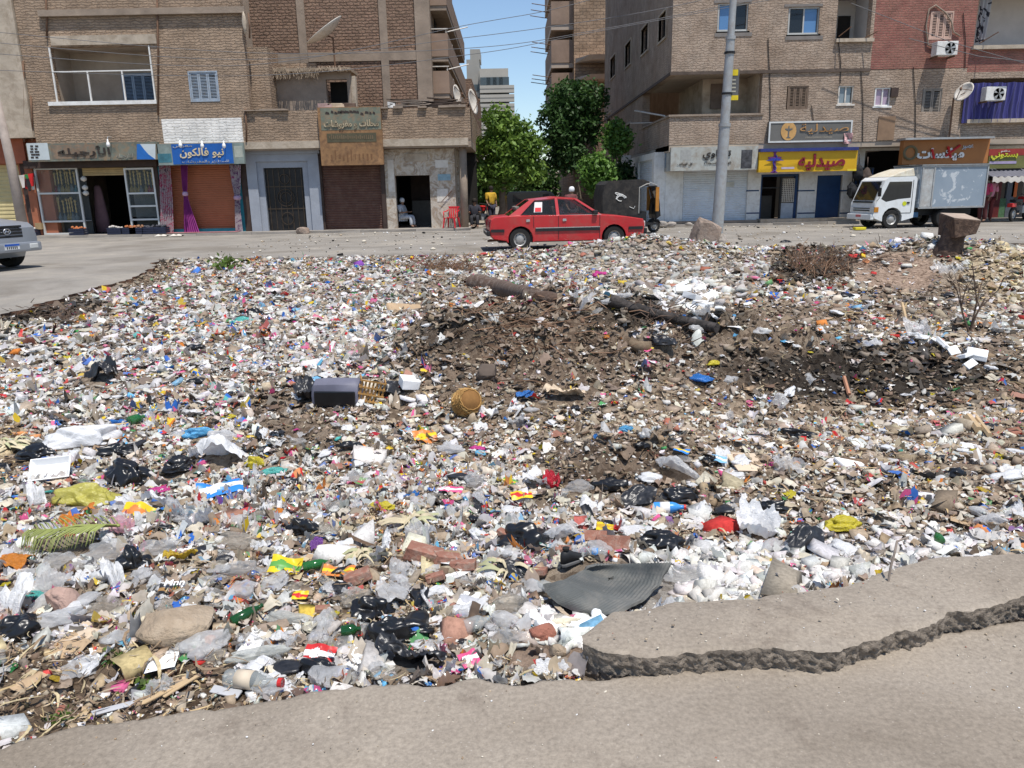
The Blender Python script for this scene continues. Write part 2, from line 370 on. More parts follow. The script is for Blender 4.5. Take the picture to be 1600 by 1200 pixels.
def zone(k, px, py, jit=.35):
 w = np.zeros_like(px)
 nz = n2(px / 40.0, py / 22.0, 1.0, 41) * 2 * jit
 for cx, cy, rx, ry, a in ZN[k]:
  r = np.hypot((px - cx) / rx, (py - cy) / ry) + nz
  w = np.maximum(w, a * np.clip((1.15 - r) / .35, 0, 1))
 return w
def build_terrain():
 nr, nc = 330, 330
 yy = 1.4 * (26.0 / 1.4) ** (np.arange(nr + 1) / nr); uu = np.linspace(-1, 1, nc + 1)
 X = uu[None] * (1.0 * yy[:, None] + 2.2); Y = np.repeat(yy[:, None], nc + 1, 1)
 Z = H(X, Y); V = np.stack([X, Y, Z], -1).reshape(-1, 3)
 i = np.arange(nr)[:, None] * (nc + 1) + np.arange(nc)[None]; i = i.ravel()
 Fq = np.stack([i, i + 1, i + nc + 2, i + nc + 1], -1); cen = V[Fq].mean(1)
 px, py, k = topix(cen)
 col = np.tile(np.array([.35, .29, .225]), (len(Fq), 1))
 for z, c in (('chips', (.33, .26, .19)), ('pale', (.44, .36, .25)), ('straw', (.19, .135, .09)), ('earth', (.23, .175, .13)), ('stone', (.34, .30, .25)), ('plaster', (.5, .47, .43)), ('bare', (.38, .285, .22)), ('ash', (.045, .038, .032))):
  w = zone(z, px, py)[:, None]; col = col * (1 - w) + np.array(c) * w
 mt, nt, b, out = newmat('soil_and_dust'); L = nt.links
 a = nt.nodes.new('ShaderNodeAttribute'); a.attribute_name = 'tint'; tc = nt.nodes.new('ShaderNodeTexCoord'); v = tc.outputs['Object']
 vo = nt.nodes.new('ShaderNodeTexVoronoi'); vo.inputs['Scale'].default_value = 26; L.new(v, vo.inputs['Vector'])
 hs = ramp(nt, vo.outputs['Color'], [(.25, (.55, .52, .5)), (.5, (1, 1, 1)), (.8, (1.0, 1.0, 1.0))]); o = mixc(nt, 1, a.outputs[0], hs.outputs[0], 'MULTIPLY')
 n = noise_node(nt, v, 9, 8, .75); r = ramp(nt, n.outputs[0], [(.3, (.55, .52, .5)), (.7, (1.35, 1.33, 1.3))]); o = mixc(nt, 1, o, r.outputs[0], 'MULTIPLY')
 L.new(o, b.inputs['Base Color']); b.inputs['Roughness'].default_value = .95; b.inputs['Specular IOR Level'].default_value = .1
 n4 = noise_node(nt, v, 22, 8, .75); bp = nt.nodes.new('ShaderNodeBump'); bp.inputs['Distance'].default_value = .05
 L.new(n4.outputs[0], bp.inputs['Height']); L.new(bp.outputs[0], b.inputs['Normal'])
 tag(link('rubbish_ground', npmesh('rubbish_ground', V, Fq, 4, mt, col, True), None), kind='structure')
build_terrain()
def asphalt(name, base, dust, damt, speck=(.5, .45, .4), sscale=150.0, grain=.0025, patch=(.2, .17, .15)):
 mt, nt, b, out = newmat(name); L = nt.links; tc = nt.nodes.new('ShaderNodeTexCoord'); v = tc.outputs['Object']
 n0 = noise_node(nt, v, .9, 8, .65, .6); r0 = ramp(nt, n0.outputs[0], [(.32, (0, 0, 0)), (.68, (1, 1, 1))]); o = mixc(nt, r0.outputs[0], base, dust)
 n1 = noise_node(nt, v, 3.1, 8, .7, .3); r1 = ramp(nt, n1.outputs[0], [(.55, (0, 0, 0)), (.72, (damt,) * 3)]); o = mixc(nt, r1.outputs[0], o, patch)
 n2_ = noise_node(nt, v, 60, 4, .7); r2 = ramp(nt, n2_.outputs[0], [(.25, (.72, .72, .72)), (.75, (1.25, 1.25, 1.25))]); o = mixc(nt, 1, o, r2.outputs[0], 'MULTIPLY')
 vo = nt.nodes.new('ShaderNodeTexVoronoi'); vo.inputs['Scale'].default_value = sscale; L.new(v, vo.inputs['Vector'])
 r3 = ramp(nt, vo.outputs['Distance'], [(.0, (1, 1, 1)), (.22, (0, 0, 0))]); vr = ramp(nt, vo.outputs['Color'], [(.62, (0, 0, 0)), (.7, (.55,) * 3)])
 f = mixc(nt, 1, r3.outputs[0], vr.outputs[0], 'MULTIPLY'); o = mixc(nt, f, o, speck)
 n9 = noise_node(nt, v, .38, 5, .6, .8); r9 = ramp(nt, n9.outputs[0], [(.35, (.80, .78, .75)), (.5, (1, 1, 1)), (.65, (1.16, 1.14, 1.1))]); o = mixc(nt, 1, o, r9.outputs[0], 'MULTIPLY')
 L.new(o, b.inputs['Base Color']); b.inputs['Roughness'].default_value = .93; b.inputs['Specular IOR Level'].default_value = .12
 n4 = noise_node(nt, v, 120, 5, .75); bp = nt.nodes.new('ShaderNodeBump'); bp.inputs['Distance'].default_value = grain * 2
 L.new(n4.outputs[0], bp.inputs['Height']); L.new(bp.outputs[0], b.inputs['Normal']); MATS[name] = mt; return mt
M_NEAR = asphalt('dusty_near_asphalt', (.245, .208, .168), (.335, .288, .234), .8, (.5, .45, .4), 60, .0016, (.17, .138, .11))
M_FAR = asphalt('dusty_street_asphalt', (.22, .203, .18), (.29, .266, .233), .35, (.4, .38, .35), 40)
M_BREAK = mat('broken_asphalt_face', (.24, .20, .16), .95, .4, 40, .01, 70, dirt=(.15, .125, .1), damt=.6)
def grid_np(X, Y, Z):
 nr, nc = X.shape; V = np.stack([X, Y, Z], -1).reshape(-1, 3)
 i = (np.arange(nr - 1)[:, None] * nc + np.arange(nc - 1)[None]).ravel()
 return V, np.stack([i, i + 1, i + nc + 1, i + nc], -1)
# near road: a sheet that breaks off at the rubbish
xs = np.concatenate([np.linspace(-30, -4, 40), np.arange(-3.9, 4.2, .016), np.linspace(4.3, 30, 40)])
ye = y_road(xs) + n2(xs, xs * 0, 2.5, 5) * .10 + n2(xs, xs * 0, 11, 6) * .05 + n2(xs, xs * 0, 40, 7) * .03
tt = np.linspace(0, 1, 40) ** 2.2
X = np.repeat(xs[None], 40, 0); Y = ye[None] - tt[:, None] * (ye[None] + 9.0)
Z = .012 * n2(X, Y, 1.5, 8) * 2 + .004 * n2(X, Y, 9, 9) * 2; Z[0] -= .006
V, Fq = grid_np(X, Y, Z); tag(link('near_road', npmesh('near_road', V, Fq[:, ::-1], 4, M_NEAR, None, True), None), kind='structure')
rows = 6; w = np.linspace(0, 1, rows)
X = np.repeat(xs[None], rows, 0); Y = np.repeat(ye[None], rows, 0); ZZ = np.repeat(Z[0][None], rows, 0) - w[:, None] * .10
Y = Y - w[:, None] * .01 + (fbm(np.stack([X * 40, Y * 0, ZZ * 40], -1), 21, 3) - .45) * .05 * (w[:, None] > 0)
V, Fq = grid_np(X, Y, ZZ); o = link('broken_edge', npmesh('broken_edge', V, Fq, 4, M_BREAK), None, bpy.data.objects['near_road'])
# broken slab lying higher
xs = np.arange(XTIP, 4.0, .008)
yf = np.interp(xs, SLABF[:, 0], SLABF[:, 1]) + n2(xs, xs * 0, 5, 12) * .06 + n2(xs, xs * 0, 26, 13) * .05
yb = np.maximum(np.interp(xs, SLABB[:, 0], SLABB[:, 1]) + n2(xs, xs * 0, 4, 14) * .10 + .06, yf + .01)
k = 26; tt = np.linspace(0, 1, k); X = np.repeat(xs[None], k, 0); Y = yf[None] + tt[:, None] * (yb - yf)[None]
Z = SLABH + .012 * n2(X, Y, 2.5, 15) * 2 + .004 * n2(X, Y, 12, 16) * 2 - .018 * (tt[:, None] ** 4); Z[0] -= .008
V, Fq = grid_np(X, Y, Z); slab = tag(link('broken_slab', npmesh('broken_slab', V, Fq, 4, M_NEAR, None, True), None), 'broken raised slab of old asphalt with a crumbling dark front edge', 'slab')
rows = 22; w = np.linspace(0, 1, rows); X = np.repeat(xs[None], rows, 0); ZZ = Z[0][None] - w[:, None] * (.15)
Y = np.repeat(yf[None], rows, 0) + w[:, None] * .012
q = np.stack([X, Y * 0, ZZ], -1); hc = lambda f, sd: _hash(np.floor(X * f + fbm(q * 30, 8, 2) * 2).astype(int), np.floor(ZZ * f * 1.3 + fbm(q * 30, 9, 2) * 2).astype(int), (X * 0).astype(int), sd) - .5
Y = Y + ((fbm(q * 14, 32, 2) - .38) * .016 + hc(45, 5) * .012 + hc(110, 6) * .010) * np.minimum(1, w[:, None] * 6)
V, Fq = grid_np(X, Y, ZZ); link('crumbled_edge', npmesh('crumbled_edge', V, Fq, 4, M_BREAK), None, slab)
# far street, left arm of the street, land behind
xs = np.concatenate([np.arange(FARE[0, 0], 16, .06), np.linspace(16.2, 90, 40)])
ye = y_far(xs) + n2(xs, xs * 0, 1.2, 51) * .5 + n2(xs, xs * 0, 6, 52) * .18
k = 16; tt = np.linspace(0, 1, k); X = np.repeat(xs[None], k, 0); Y = ye[None] + tt[:, None] * (34 - ye)[None]; Z = .02 * n2(X, Y, .5, 53); Z[0] -= .01
V, Fq = grid_np(X, Y, Z); street = tag(link('street', npmesh('street', V, Fq, 4, M_FAR, None, True), None), kind='structure')
w = np.linspace(0, 1, 5); X = np.repeat(xs[None], 5, 0); Y = np.repeat(ye[None], 5, 0) + (fbm(np.stack([X * 6, w[:, None] * 3 + X * 0, X * 0], -1), 3, 3) - .45) * .12 * (w[:, None] > 0)
V, Fq = grid_np(X, Y, np.repeat(Z[0][None], 5, 0) - w[:, None] * .2); link('broken_edge', npmesh('broken_edge', V, Fq, 4, M_BREAK), None, street)
ysr = np.concatenate([np.linspace(-6, 6, 30), np.arange(6.05, FARE[0, 1] + .3, .05), np.linspace(FARE[0, 1] + .4, 34, 20)])
xe = np.where(ysr < FARE[0, 1], x_left(ysr), FARE[0, 0]) + np.where(ysr < FARE[0, 1], n2(ysr, ysr * 0, 1.4, 61) * .5 + n2(ysr, ysr * 0, 6, 62) * .22, 0)
xe[ysr < 4] = -14
k = 14; tt = np.linspace(0, 1, k); Y = np.repeat(ysr[:, None], k, 1); X = xe[:, None] - tt[None] ** 1.6 * (xe + 90)[:, None]; Z = .02 * n2(X, Y, .5, 53) - .003
V, Fq = grid_np(X, Y, Z); tag(link('street_arm', npmesh('street_arm', V, Fq[:, ::-1], 4, M_FAR, None, True), None), kind='structure')
mk = (ysr < FARE[0, 1] + .2) & (ysr > 4); w = np.linspace(0, 1, 7); yq = ysr[mk]; xq = xe[mk]
Y = np.repeat(yq[None], 7, 0); X = np.repeat(xq[None], 7, 0) - w[:, None] * .05 + (fbm(np.stack([Y * 7, w[:, None] * 4 + Y * 0, Y * 0], -1), 3, 3) - .45) * .16 * (w[:, None] > 0)
V, Fq = grid_np(X, Y, Z[mk, 0][None] - w[:, None] * .42)
M_CUT = mat('cut_earth_face', (.20, .105, .065), .95, .45, 5, .03, 25, dirt=(.05, .04, .035), damt=.9)
link('broken_edge', npmesh('broken_edge', V, Fq, 4, M_CUT), None, bpy.data.objects['street_arm'])
M_DIRT = mat('packed_dirt', (.30, .26, .21), .95, .25, .8, .02, 12)
mb = MB(); mb.add([(-1500, 33.9, -.03), (1500, 33.9, -.03), (1500, 2500, -.03), (-1500, 2500, -.03)], [(0, 1, 2, 3)]); tag(mb.build('far_ground', M_DIRT, fix=False), kind='structure')
mb = MB(); mb.add([(-1500, -900, -1.2), (1500, -900, -1.2), (1500, 2500, -1.2), (-1500, 2500, -1.2)], [(0, 1, 2, 3)]); tag(mb.build('ground', M_DIRT, fix=False), kind='structure')
mb = MB(); mb.add([(3.0, 34.0, .0), (-1.2, 34.0, .0), (-1.2, 200, .0), (3.0, 200, .0)], [(3, 2, 1, 0)]); tag(mb.build('side_street', M_FAR, fix=False), kind='structure')
M_PAVE = mat('dusty_pavement', (.30, .27, .235), .95, .2, 1.5, .01, 20)
def slabrow(name, x0, x1, y0, y1, z1):
 m_ = MB(); n = max(1, int((x1 - x0) / 2.2)); st = (x1 - x0) / n
 for i in range(n):
  dz = random.uniform(-.012, .012)
  m_.hexa([(x0 + i * st + .008, y0 + random.uniform(-.05, .05), -.1), (x0 + (i + 1) * st - .008, y0 + random.uniform(-.05, .05), -.1), (x0 + (i + 1) * st - .008, y1, -.1), (x0 + i * st + .008, y1, -.1)],
    [(x0 + i * st + .008, y0, z1 + dz), (x0 + (i + 1) * st - .008, y0, z1 + dz), (x0 + (i + 1) * st - .008, y1, z1 + dz), (x0 + i * st + .008, y1, z1 + dz)])
 return tag(m_.build(name, M_PAVE), kind='structure')
slabrow('pavement', -40, -1.6, 32.3, 42, .10)
slabrow('pavement', 6.3, 46, 31.75, 36, .10)
# ================================================================== building helpers
def wall(mb, u0, u1, v0, v1, holes, th, xf):
 us = sorted(set([u0, u1] + [min(max(h[k], u0), u1) for h in holes for k in (0, 1)])); vs = sorted(set([v0, v1] + [min(max(h[k], v0), v1) for h in holes for k in (2, 3)]))
 nu, nv = len(us) - 1, len(vs) - 1
 def solid(i, j):
  if i < 0 or j < 0 or i >= nu or j >= nv: return False
  cu, cv = (us[i] + us[i + 1]) / 2, (vs[j] + vs[j + 1]) / 2
  return not any(h[0] < cu < h[1] and h[2] < cv < h[3] for h in holes)
 for i in range(nu):
  for j in range(nv):
   if not solid(i, j): continue
   a, b, c, d = us[i], us[i + 1], vs[j], vs[j + 1]
   mb.add([xf(a, c, 0), xf(b, c, 0), xf(b, d, 0), xf(a, d, 0)], [(0, 1, 2, 3)]); mb.add([xf(a, c, th), xf(b, c, th), xf(b, d, th), xf(a, d, th)], [(3, 2, 1, 0)])
   for di, dj, e in ((-1, 0, (a, c, a, d)), (1, 0, (b, d, b, c)), (0, -1, (b, c, a, c)), (0, 1, (a, d, b, d))):
    if not solid(i + di, j + dj): mb.add([xf(e[0], e[1], 0), xf(e[2], e[3], 0), xf(e[2], e[3], th), xf(e[0], e[1], th)], [(0, 1, 2, 3)])
def front(Y): return lambda u, v, w: (u, Y + w, v)
def side(X): return lambda u, v, w: (X + w, u, v)
def R(root, name, mt, rect, Y, d=.06, z0=None, z1=None, bevel=0):
 x0, x1, a, b = RC(*rect, Y); a = a if z0 is None else z0; b = b if z1 is None else z1
 return MB().box(x0, x1, Y, Y + d, a, b).build(name, mt, root, bevel=bevel)
def ribbed(x0, x1, z0, z1, Y, pitch=.09, amp=.018):
 mb = MB(); z = z0; pts = []
 while z < z1 - 1e-4:
  for f, y in ((0, 0), (.25, -amp), (.7, -amp * .9), (.92, 0)): pts.append((min(z + f * pitch, z1), y))
  z += pitch
 pts.append((z1, 0)); rr = [[(x, Y + y, z) for z, y in pts] for x in (x0, x1)]; n = len(pts)
 mb.add(rr[0] + rr[1], [(i, n + i, n + i + 1, i + 1) for i in range(n - 1)]); return mb
def shutter(root, mt, rect, Y, z0=.1, name='roller_shutter', pitch=.09):
 x0, x1, a, b = RC(*rect, Y); o = ribbed(x0, x1, z0 + .06, b, Y, pitch).build(name, mt, root)
 MB().box(x0 + .01, x1 - .01, Y - .035, Y + .02, z0, z0 + .06).build('bottom_bar', mt, o); return o
def framed(mb, x0, x1, z0, z1, Y, w, d):
 mb.box(x0, x0 + w, Y, Y + d, z0, z1); mb.box(x1 - w, x1, Y, Y + d, z0, z1); mb.box(x0 + w, x1 - w, Y, Y + d, z1 - w, z1); mb.box(x0 + w, x1 - w, Y, Y + d, z0, z0 + w); return mb
def louvred(root, rect, Y, mtf, mts, leaves=2, name='louvred_window'):
 x0, x1, z0, z1 = RC(*rect, Y); fr = framed(MB(), x0, x1, z0, z1, Y - .04, .05, .12).build(name, mtf, root)
 st = (x1 - x0 - .1) / leaves
 for k in range(leaves):
  a = x0 + .05 + k * st; mb = framed(MB(), a + .006, a + st - .006, z0 + .055, z1 - .055, Y - .02, .05, .05); nz = int((z1 - z0 - .2) / .055)
  for j in range(nz):
   zz = z0 + .11 + j * .055; mb.hexa([(a + .056, Y - .015, zz), (a + st - .056, Y - .015, zz), (a + st - .056, Y + .03, zz + .03), (a + .056, Y + .03, zz + .03)],
            [(a + .056, Y - .015, zz + .008), (a + st - .056, Y - .015, zz + .008), (a + st - .056, Y + .03, zz + .038), (a + .056, Y + .03, zz + .038)])
  mb.build('shutter_leaf', mts, fr)
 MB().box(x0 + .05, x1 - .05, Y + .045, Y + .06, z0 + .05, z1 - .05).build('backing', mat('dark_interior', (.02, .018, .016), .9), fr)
 return fr
def window(root, rect, Y, mtf, glass, name='window', bars=1, w=.06):
 x0, x1, z0, z1 = RC(*rect, Y); fr = framed(MB(), x0, x1, z0, z1, Y - .03, w, .14)
 for k in range(1, bars + 1): xx = x0 + (x1 - x0) * k / (bars + 1); fr.box(xx - .025, xx + .025, Y + .0, Y + .08, z0 + w, z1 - w)
 f = fr.build(name, mtf, root)
 for k in range(bars + 1):
  a = x0 + w + (x1 - x0 - 2 * w) * k / (bars + 1) + .03; b = x0 + w + (x1 - x0 - 2 * w) * (k + 1) / (bars + 1) - .03
  MB().box(a, b, Y + .04 + .015 * (k % 2), Y + .05 + .015 * (k % 2), z0 + w, z1 - w).build('pane', glass[k % len(glass)], f)
 MB().box(x0 - .06, x1 + .06, Y - .08, Y + .02, z0 - .06, z0 - .002).build('sill', mtf, f)
 return f
def dish(name, label, c, r, yaw, tilt, mt, mtp, foot, group=None):
 t = thing(name, label, 'satellite dish', foot, 0, group)
 M4 = Matrix.Translation(c) @ Euler((tilt, 0, yaw)).to_matrix().to_4x4(); mb = MB(); pr = [(r * k / 6, .28 * r * (k / 6) ** 2) for k in range(7)]
 pr2 = [(a, b - .02) for a, b in reversed(pr)]
 tmp = MB().lathe([(max(a, .004), b) for a, b in pr] + [(max(a, .004), b) for a, b in pr2], 28); tmp.v = [tuple(M4 @ Vector(v)) for v in tmp.v]
 tmp.build('reflector', mt, t, smooth=True)
 mb = MB(); tip = M4 @ Vector((0, 0, r * .75))
 for k in range(3): a = 2.1 * k; mb.tube([M4 @ Vector((r * .93 * math.cos(a), r * .93 * math.sin(a), .25 * r)), tip], .012, 5)
 mb.lathe([(.03, -.06), (.05, 0), (.03, .06)], 8, tip); mb.build('feed_arm', mtp, t)
 MB().tube([foot, (foot[0], foot[1], c[2] - .15), tuple(M4 @ Vector((0, 0, -.03)))], .035, 7).build('mast', mtp, t)
 return t
# ------------------------------------------------------------------ shared materials
M_BROWN = brickmat('brown_washed_brick', (.385, .288, .208), (.355, .262, .187), (.29, .22, .165), .40, .10, .03, .13, .022, (.24, .17, .118), .6)
M_BROWN2 = brickmat('raw_brown_brick', (.31, .205, .145), (.265, .17, .125), (.20, .14, .105), .30, .125, .036, .10, .04, (.19, .135, .10), .5)
M_TANB = brickmat('tan_old_brick', (.415, .332, .262), (.385, .302, .237), (.35, .272, .212), .30, .09, .022, .14, .016, (.27, .19, .135), .75)
M_REDB = brickmat('red_painted_brick', (.305, .13, .105), (.26, .11, .092), (.33, .21, .165), .25, .085, .014, .05, .018, (.26, .15, .115), .7)
M_CONC = mat('grey_brown_concrete', (.28, .22, .17), .92, .25, 1.6, .01, 14)
M_CONCL = mat('pale_render', (.44, .37, .29), .92, .22, .9, .008, 16, dirt=(.2, .15, .1), damt=.5)
M_WHITEW = brickmat('whitewashed_brick', (.80, .78, .74), (.77, .75, .71), (.70, .68, .64), .6, .11, .02, .1, .015, (.5, .46, .4), .3)
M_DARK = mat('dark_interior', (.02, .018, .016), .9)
M_DKWOOD = mat('dark_brown_board', (.055, .035, .028), .7, .3, 4)
M_ALU = mat('pale_aluminium', (.62, .62, .60), .45, .1, 4, metal=.2)
M_WHITE = mat('worn_white_paint', (.72, .71, .68), .6, .1, 2, dirt=(.42, .37, .3), damt=.35)
M_BLUEG = mat('blue_grey_paint', (.30, .36, .43), .6, .2, 5, dirt=(.3, .27, .23), damt=.5)
M_GLASSD = glassmat('dark_window_glass', (.015, .018, .022), .9, .05)
M_GLASSB = glassmat('sky_painted_glass', (.10, .22, .42), .97, .03)  # blue base colour stands in for the sky's reflection in the panes
M_SHOPGL = glassmat('shop_glass', (.25, .30, .30), .10, .03)
M_STEEL = mat('galvanised_steel', (.36, .37, .37), .5, .15, 3, metal=.3, dirt=(.3, .25, .2), damt=.4)
M_BLK = mat('black_paint', (.015, .014, .014), .45, .3, 5)
M_RUST = mat('rusty_iron', (.14, .08, .05), .85, .4, 8)
M_PALEB = mat('dish_white', (.62, .58, .52), .6, .1, 2, dirt=(.35, .28, .2), damt=.4)
M_GREY = mat('grey_stone_frame', (.30, .32, .36), .7, .12, 2, .004, 20)
YL, YU, YT = 33.0, 32.4, 36.4
# ================================================================== left brick building
zfl = F(300, 226, YU)[1]
bl = thing('brown_brick_building', 'brown washed brick building with loggia, blue louvred window and shops below', 'building', (F(215, 300, YU)[0], YU, 0.1))
xa, xb = F(40, 120, YU)[0], F(386, 120, YU)[0]; xc = F(735, 200, YU)[0]; zpar = F(600, 170, YU)[1]
hb = RC(82, 72, 240, 161, YU); hw = RC(297, 112, 341, 158, YU)
mb = MB(); wall(mb, xa, xb, zfl, 13, [hb, hw], .35, front(YU)); mb.build('wall', M_BROWN, bl, fix=False)
mb = MB(); wall(mb, xb, xc, zfl, zpar, [], .3, front(YU)); wall(mb, YU + .3, 46, zfl, zpar, [], .3, lambda u, v, w: (xc - w, u, v)); mb.build('parapet', M_BROWN, bl, fix=False)
# slabs: over the shops, ledge, loggia
MB().box(xa, xc, YU + .02, 46, zfl - .28, zfl - .002).build('floor_slab', M_CONC, bl)
MB().box(xa, xc - .1, YU - .05, YU + .3, zfl - .22, zfl + .06).build('slab_edge', M_CONCL, bl)
x0, x1, z0, z1 = RC(62, 14, 384, 24, YU); MB().box(x0, x1, YU - .16, YU - .003, z0, z1).build('ledge', M_CONC, bl)
x0, x1, z0, z1 = RC(80, 55, 245, 70, YU); MB().box(x0, x1, YU - .06, YU - .003, z0, z1).build('lintel', M_CONCL, bl)
m_ = MB(); m_.box(hb[0], hb[1], YU + 1.5, YU + 1.6, hb[2], hb[3]); m_.box(hb[0] - .1, hb[0], YU + .35, YU + 1.6, hb[2], hb[3]); m_.box(hb[1], hb[1] + .1, YU + .35, YU + 1.6, hb[2], hb[3]); m_.box(hb[0] - .1, hb[1] + .1, YU + .35, YU + 1.6, hb[3], hb[3] + .1); m_.box(hb[0] - .1, hb[1] + .1, YU + .35, YU + 1.6, hb[2] - .1, hb[2])
m_.build('loggia', mat('loggia_render', (.36, .30, .24), .95, .2, 1.2), bl)
m_ = MB(); x0, x1, z0, z1 = RC(77, 158, 246, 164, YU); m_.box(x0, x1, YU - .1, YU - .004, z0, z1); m_.build('loggia_sill', M_WHITE, bl)
m_ = MB(); zz = F(160, 111, YU)[1]
for px in (83, 137, 191, 238): x = F(px, 115, YU)[0]; m_.box(x - .025, x + .025, YU - .03, YU + .03, hb[2] + .01, hb[3] - .01 if px in (83, 238) else zz)
m_.box(hb[0] + .03, hb[1] - .03, YU - .025, YU + .025, zz - .02, zz + .02); m_.build('loggia_frame', M_WHITE, bl)
louvred(bl, (192, 115, 243, 162), YU + 1.42, mat('blue_shutter_paint', (.22, .30, .40), .6, .2, 5), mat('blue_shutter_paint', (.22, .30, .40)), 3)
louvred(bl, (296, 111, 342, 159), YU + .02, M_BLUEG, M_BLUEG, 3)
R(bl, 'whitewash_patch', M_WHITEW, (254, 185, 379, 223), YU - .012, .011)
for px, p0, p1 in ((36, 95, 222), (48, 150, 220), (245, -20, 180), (71, -10, 60), (383, 170, 222), (388, 20, 60)):
 a = F(px, p0, YU - .06); b = F(px + 2, p1, YU - .06); MB().tube([(a[0], YU - .06, a[1]), ((a[0] + b[0]) / 2 + .03, YU - .07, (a[1] + b[1]) / 2), (b[0], YU - .06, b[1])], .035, 6).build('drain_pipe', M_RUST, bl, smooth=True)
rag = F(381, 35, YU - .2); m_ = MB().loft([[(rag[0] + math.cos(a) * r, YU - .15 + math.sin(a) * r * .6, rag[1] + h) for a in [k * .785 for k in range(8)]] for r, h in ((.02, .4), (.06, .25), (.10, .05), (.07, -.2), (.04, -.4))])
tag(m_.build('hanging_rag', M_CONCL, smooth=True), 'pale rag hanging at the corner of the brick building ledge', 'rag')
# ground floor: piers, lintels and back walls
for a, b in ((40, 60), (244, 252), (380, 392), (500, 506), (597, 603)):
 x0, x1, _, _ = RC(a, 258, b, 360, YL); MB().box(x0, x1, YL - .06, YL + .5, .1, zfl - .29).build('pier', M_DKWOOD, bl)
x0, x1, z0, z1 = RC(44, 250, 250, 262, YL); MB().box(x0, x1, YL - .35, YL + .3, z0, z1).build('lintel', M_DKWOOD, bl)
m_ = MB(); wall(m_, xa, F(603, 300, YL)[0], .1, zfl - .3, [RC(60, 262, 244, 380, YL), RC(252, 256, 380, 380, YL), RC(392, 232, 500, 380, YL), RC(506, 240, 597, 380, YL)], .3, front(YL + .02)); m_.build('shop_wall', M_CONC, bl, fix=False)
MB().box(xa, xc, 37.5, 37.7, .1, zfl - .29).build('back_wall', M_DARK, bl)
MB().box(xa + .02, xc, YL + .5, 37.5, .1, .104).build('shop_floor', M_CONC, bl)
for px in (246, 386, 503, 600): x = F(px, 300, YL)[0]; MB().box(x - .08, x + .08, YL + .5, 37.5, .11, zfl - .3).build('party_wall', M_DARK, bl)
# roller shutters and the stone portal of this building
sh = shutter(bl, mat('terracotta_shutter', (.34, .115, .055), .6, .15, 2), (262, 256, 372, 352), YL + .1, .25); sh['label'] = 'terracotta roller shutter'
m_ = MB(); x0, x1, _, z1 = RC(252, 256, 380, 352, YL)
m_.box(x0, F(263, 300, YL)[0], YL - .02, YL + .2, .1, z1); m_.box(F(371, 300, YL)[0], x1, YL - .02, YL + .2, .1, z1); m_.box(F(263, 300, YL)[0], F(371, 300, YL)[0], YL - .02, YL + .2, .1, .25); m_.build('teal_frame', mat('teal_paint', (.03, .22, .28), .5, .2, 4), bl)
shutter(bl, mat('dark_brown_shutter', (.10, .045, .032), .6, .2, 2, dirt=(.2, .13, .09), damt=.3), (506, 255, 597, 360), YL + .1, .1, pitch=.1)
x0, x1, z0, z1 = RC(390, 236, 502, 360, YL); q = RC(416, 262, 477, 360, YL)
m_ = MB(); wall(m_, x0, x1, .1, z1, [(q[0] - .25, q[1] + .25, 0, q[3] + .25)], .3, front(YL - .15)); wall(m_, q[0] - .25, q[1] + .25, .1, q[3] + .25, [(q[0], q[1], 0, q[3])], .25, front(YL - .05)); m_.box(x0 - .08, x1 + .08, YL - .26, YL - .15, z1 - .12, z1 + .05); m_.build('stone_portal', M_GREY, bl)
dr = MB().box(q[0], q[1], YL + .1, YL + .15, .1, q[3]).build('metal_door', M_BLK, bl)
m_ = MB(); xm = (q[0] + q[1]) / 2
for k in range(7): x = q[0] + (q[1] - q[0]) * (k + .5) / 7; m_.box(x - .015, x + .015, YL + .075, YL + .098, .15, q[3] - .06)
for zz in (1.0, 1.9): m_.box(q[0], q[1], YL + .07, YL + .098, zz - .02, zz + .02)
for zc, rr in ((1.45, .35), (1.45, .22), (.6, .25), (2.2, .2)):
 m_.tube([(xm + rr * math.cos(t), YL + .06, zc + rr * math.sin(t)) for t in [k * math.pi / 8 for k in range(17)]], .016, 5)
m_.build('ornament', mat('dull_bronze', (.075, .055, .04), .4, .3, 5, metal=.5), dr)
# peeling corner shop with open doorway
x0, x1, z0, z1 = RC(603, 240, 712, 360, YL); q = RC(619, 274, 673, 362, YL)
mt, nt, b_, out = newmat('peeling_plaster'); L_ = nt.links; tc = nt.nodes.new('ShaderNodeTexCoord')
na = noise_node(nt, tc.outputs['Object'], 1.7, 8, .72, .8); ra = ramp(nt, na.outputs[0], [(.40, (.40, .31, .22)), (.47, (.52, .47, .40)), (.56, (.30, .22, .15)), (.64, (.47, .45, .42)), (.74, (.22, .16, .11))])
nb = noise_node(nt, tc.outputs['Object'], 8, 6, .7); rb = ramp(nt, nb.outputs[0], [(.3, (.8,) * 3), (.7, (1.15,) * 3)]); L_.new(mixc(nt, 1, ra.outputs[0], rb.outputs[0], 'MULTIPLY'), b_.inputs['Base Color']); b_.inputs['Roughness'].default_value = .95
MATS['peeling_plaster'] = mt
m_ = MB(); wall(m_, x0, x1, .1, zfl - .3, [(q[0], q[1], 0, q[3])], .3, front(YL)); wall(m_, YL + .3, 46, .1, zfl - .3, [(34.2, 35.6, 0, 2.6)], .3, lambda u, v, w: (x1 - w, u, v)); m_.build('corner_shop_wall', mt, bl, fix=False)
R(bl, 'wall_plaque', M_CONCL, (632, 240, 668, 252), YL - .05, .045)
m_ = MB(); a = F(690, 330, YL - .1); m_.tube([(a[0], YL - .08, 1.15), (a[0] + .45, YL - .08, 1.6)], .015, 5); m_.build('hook', M_RUST, bl)
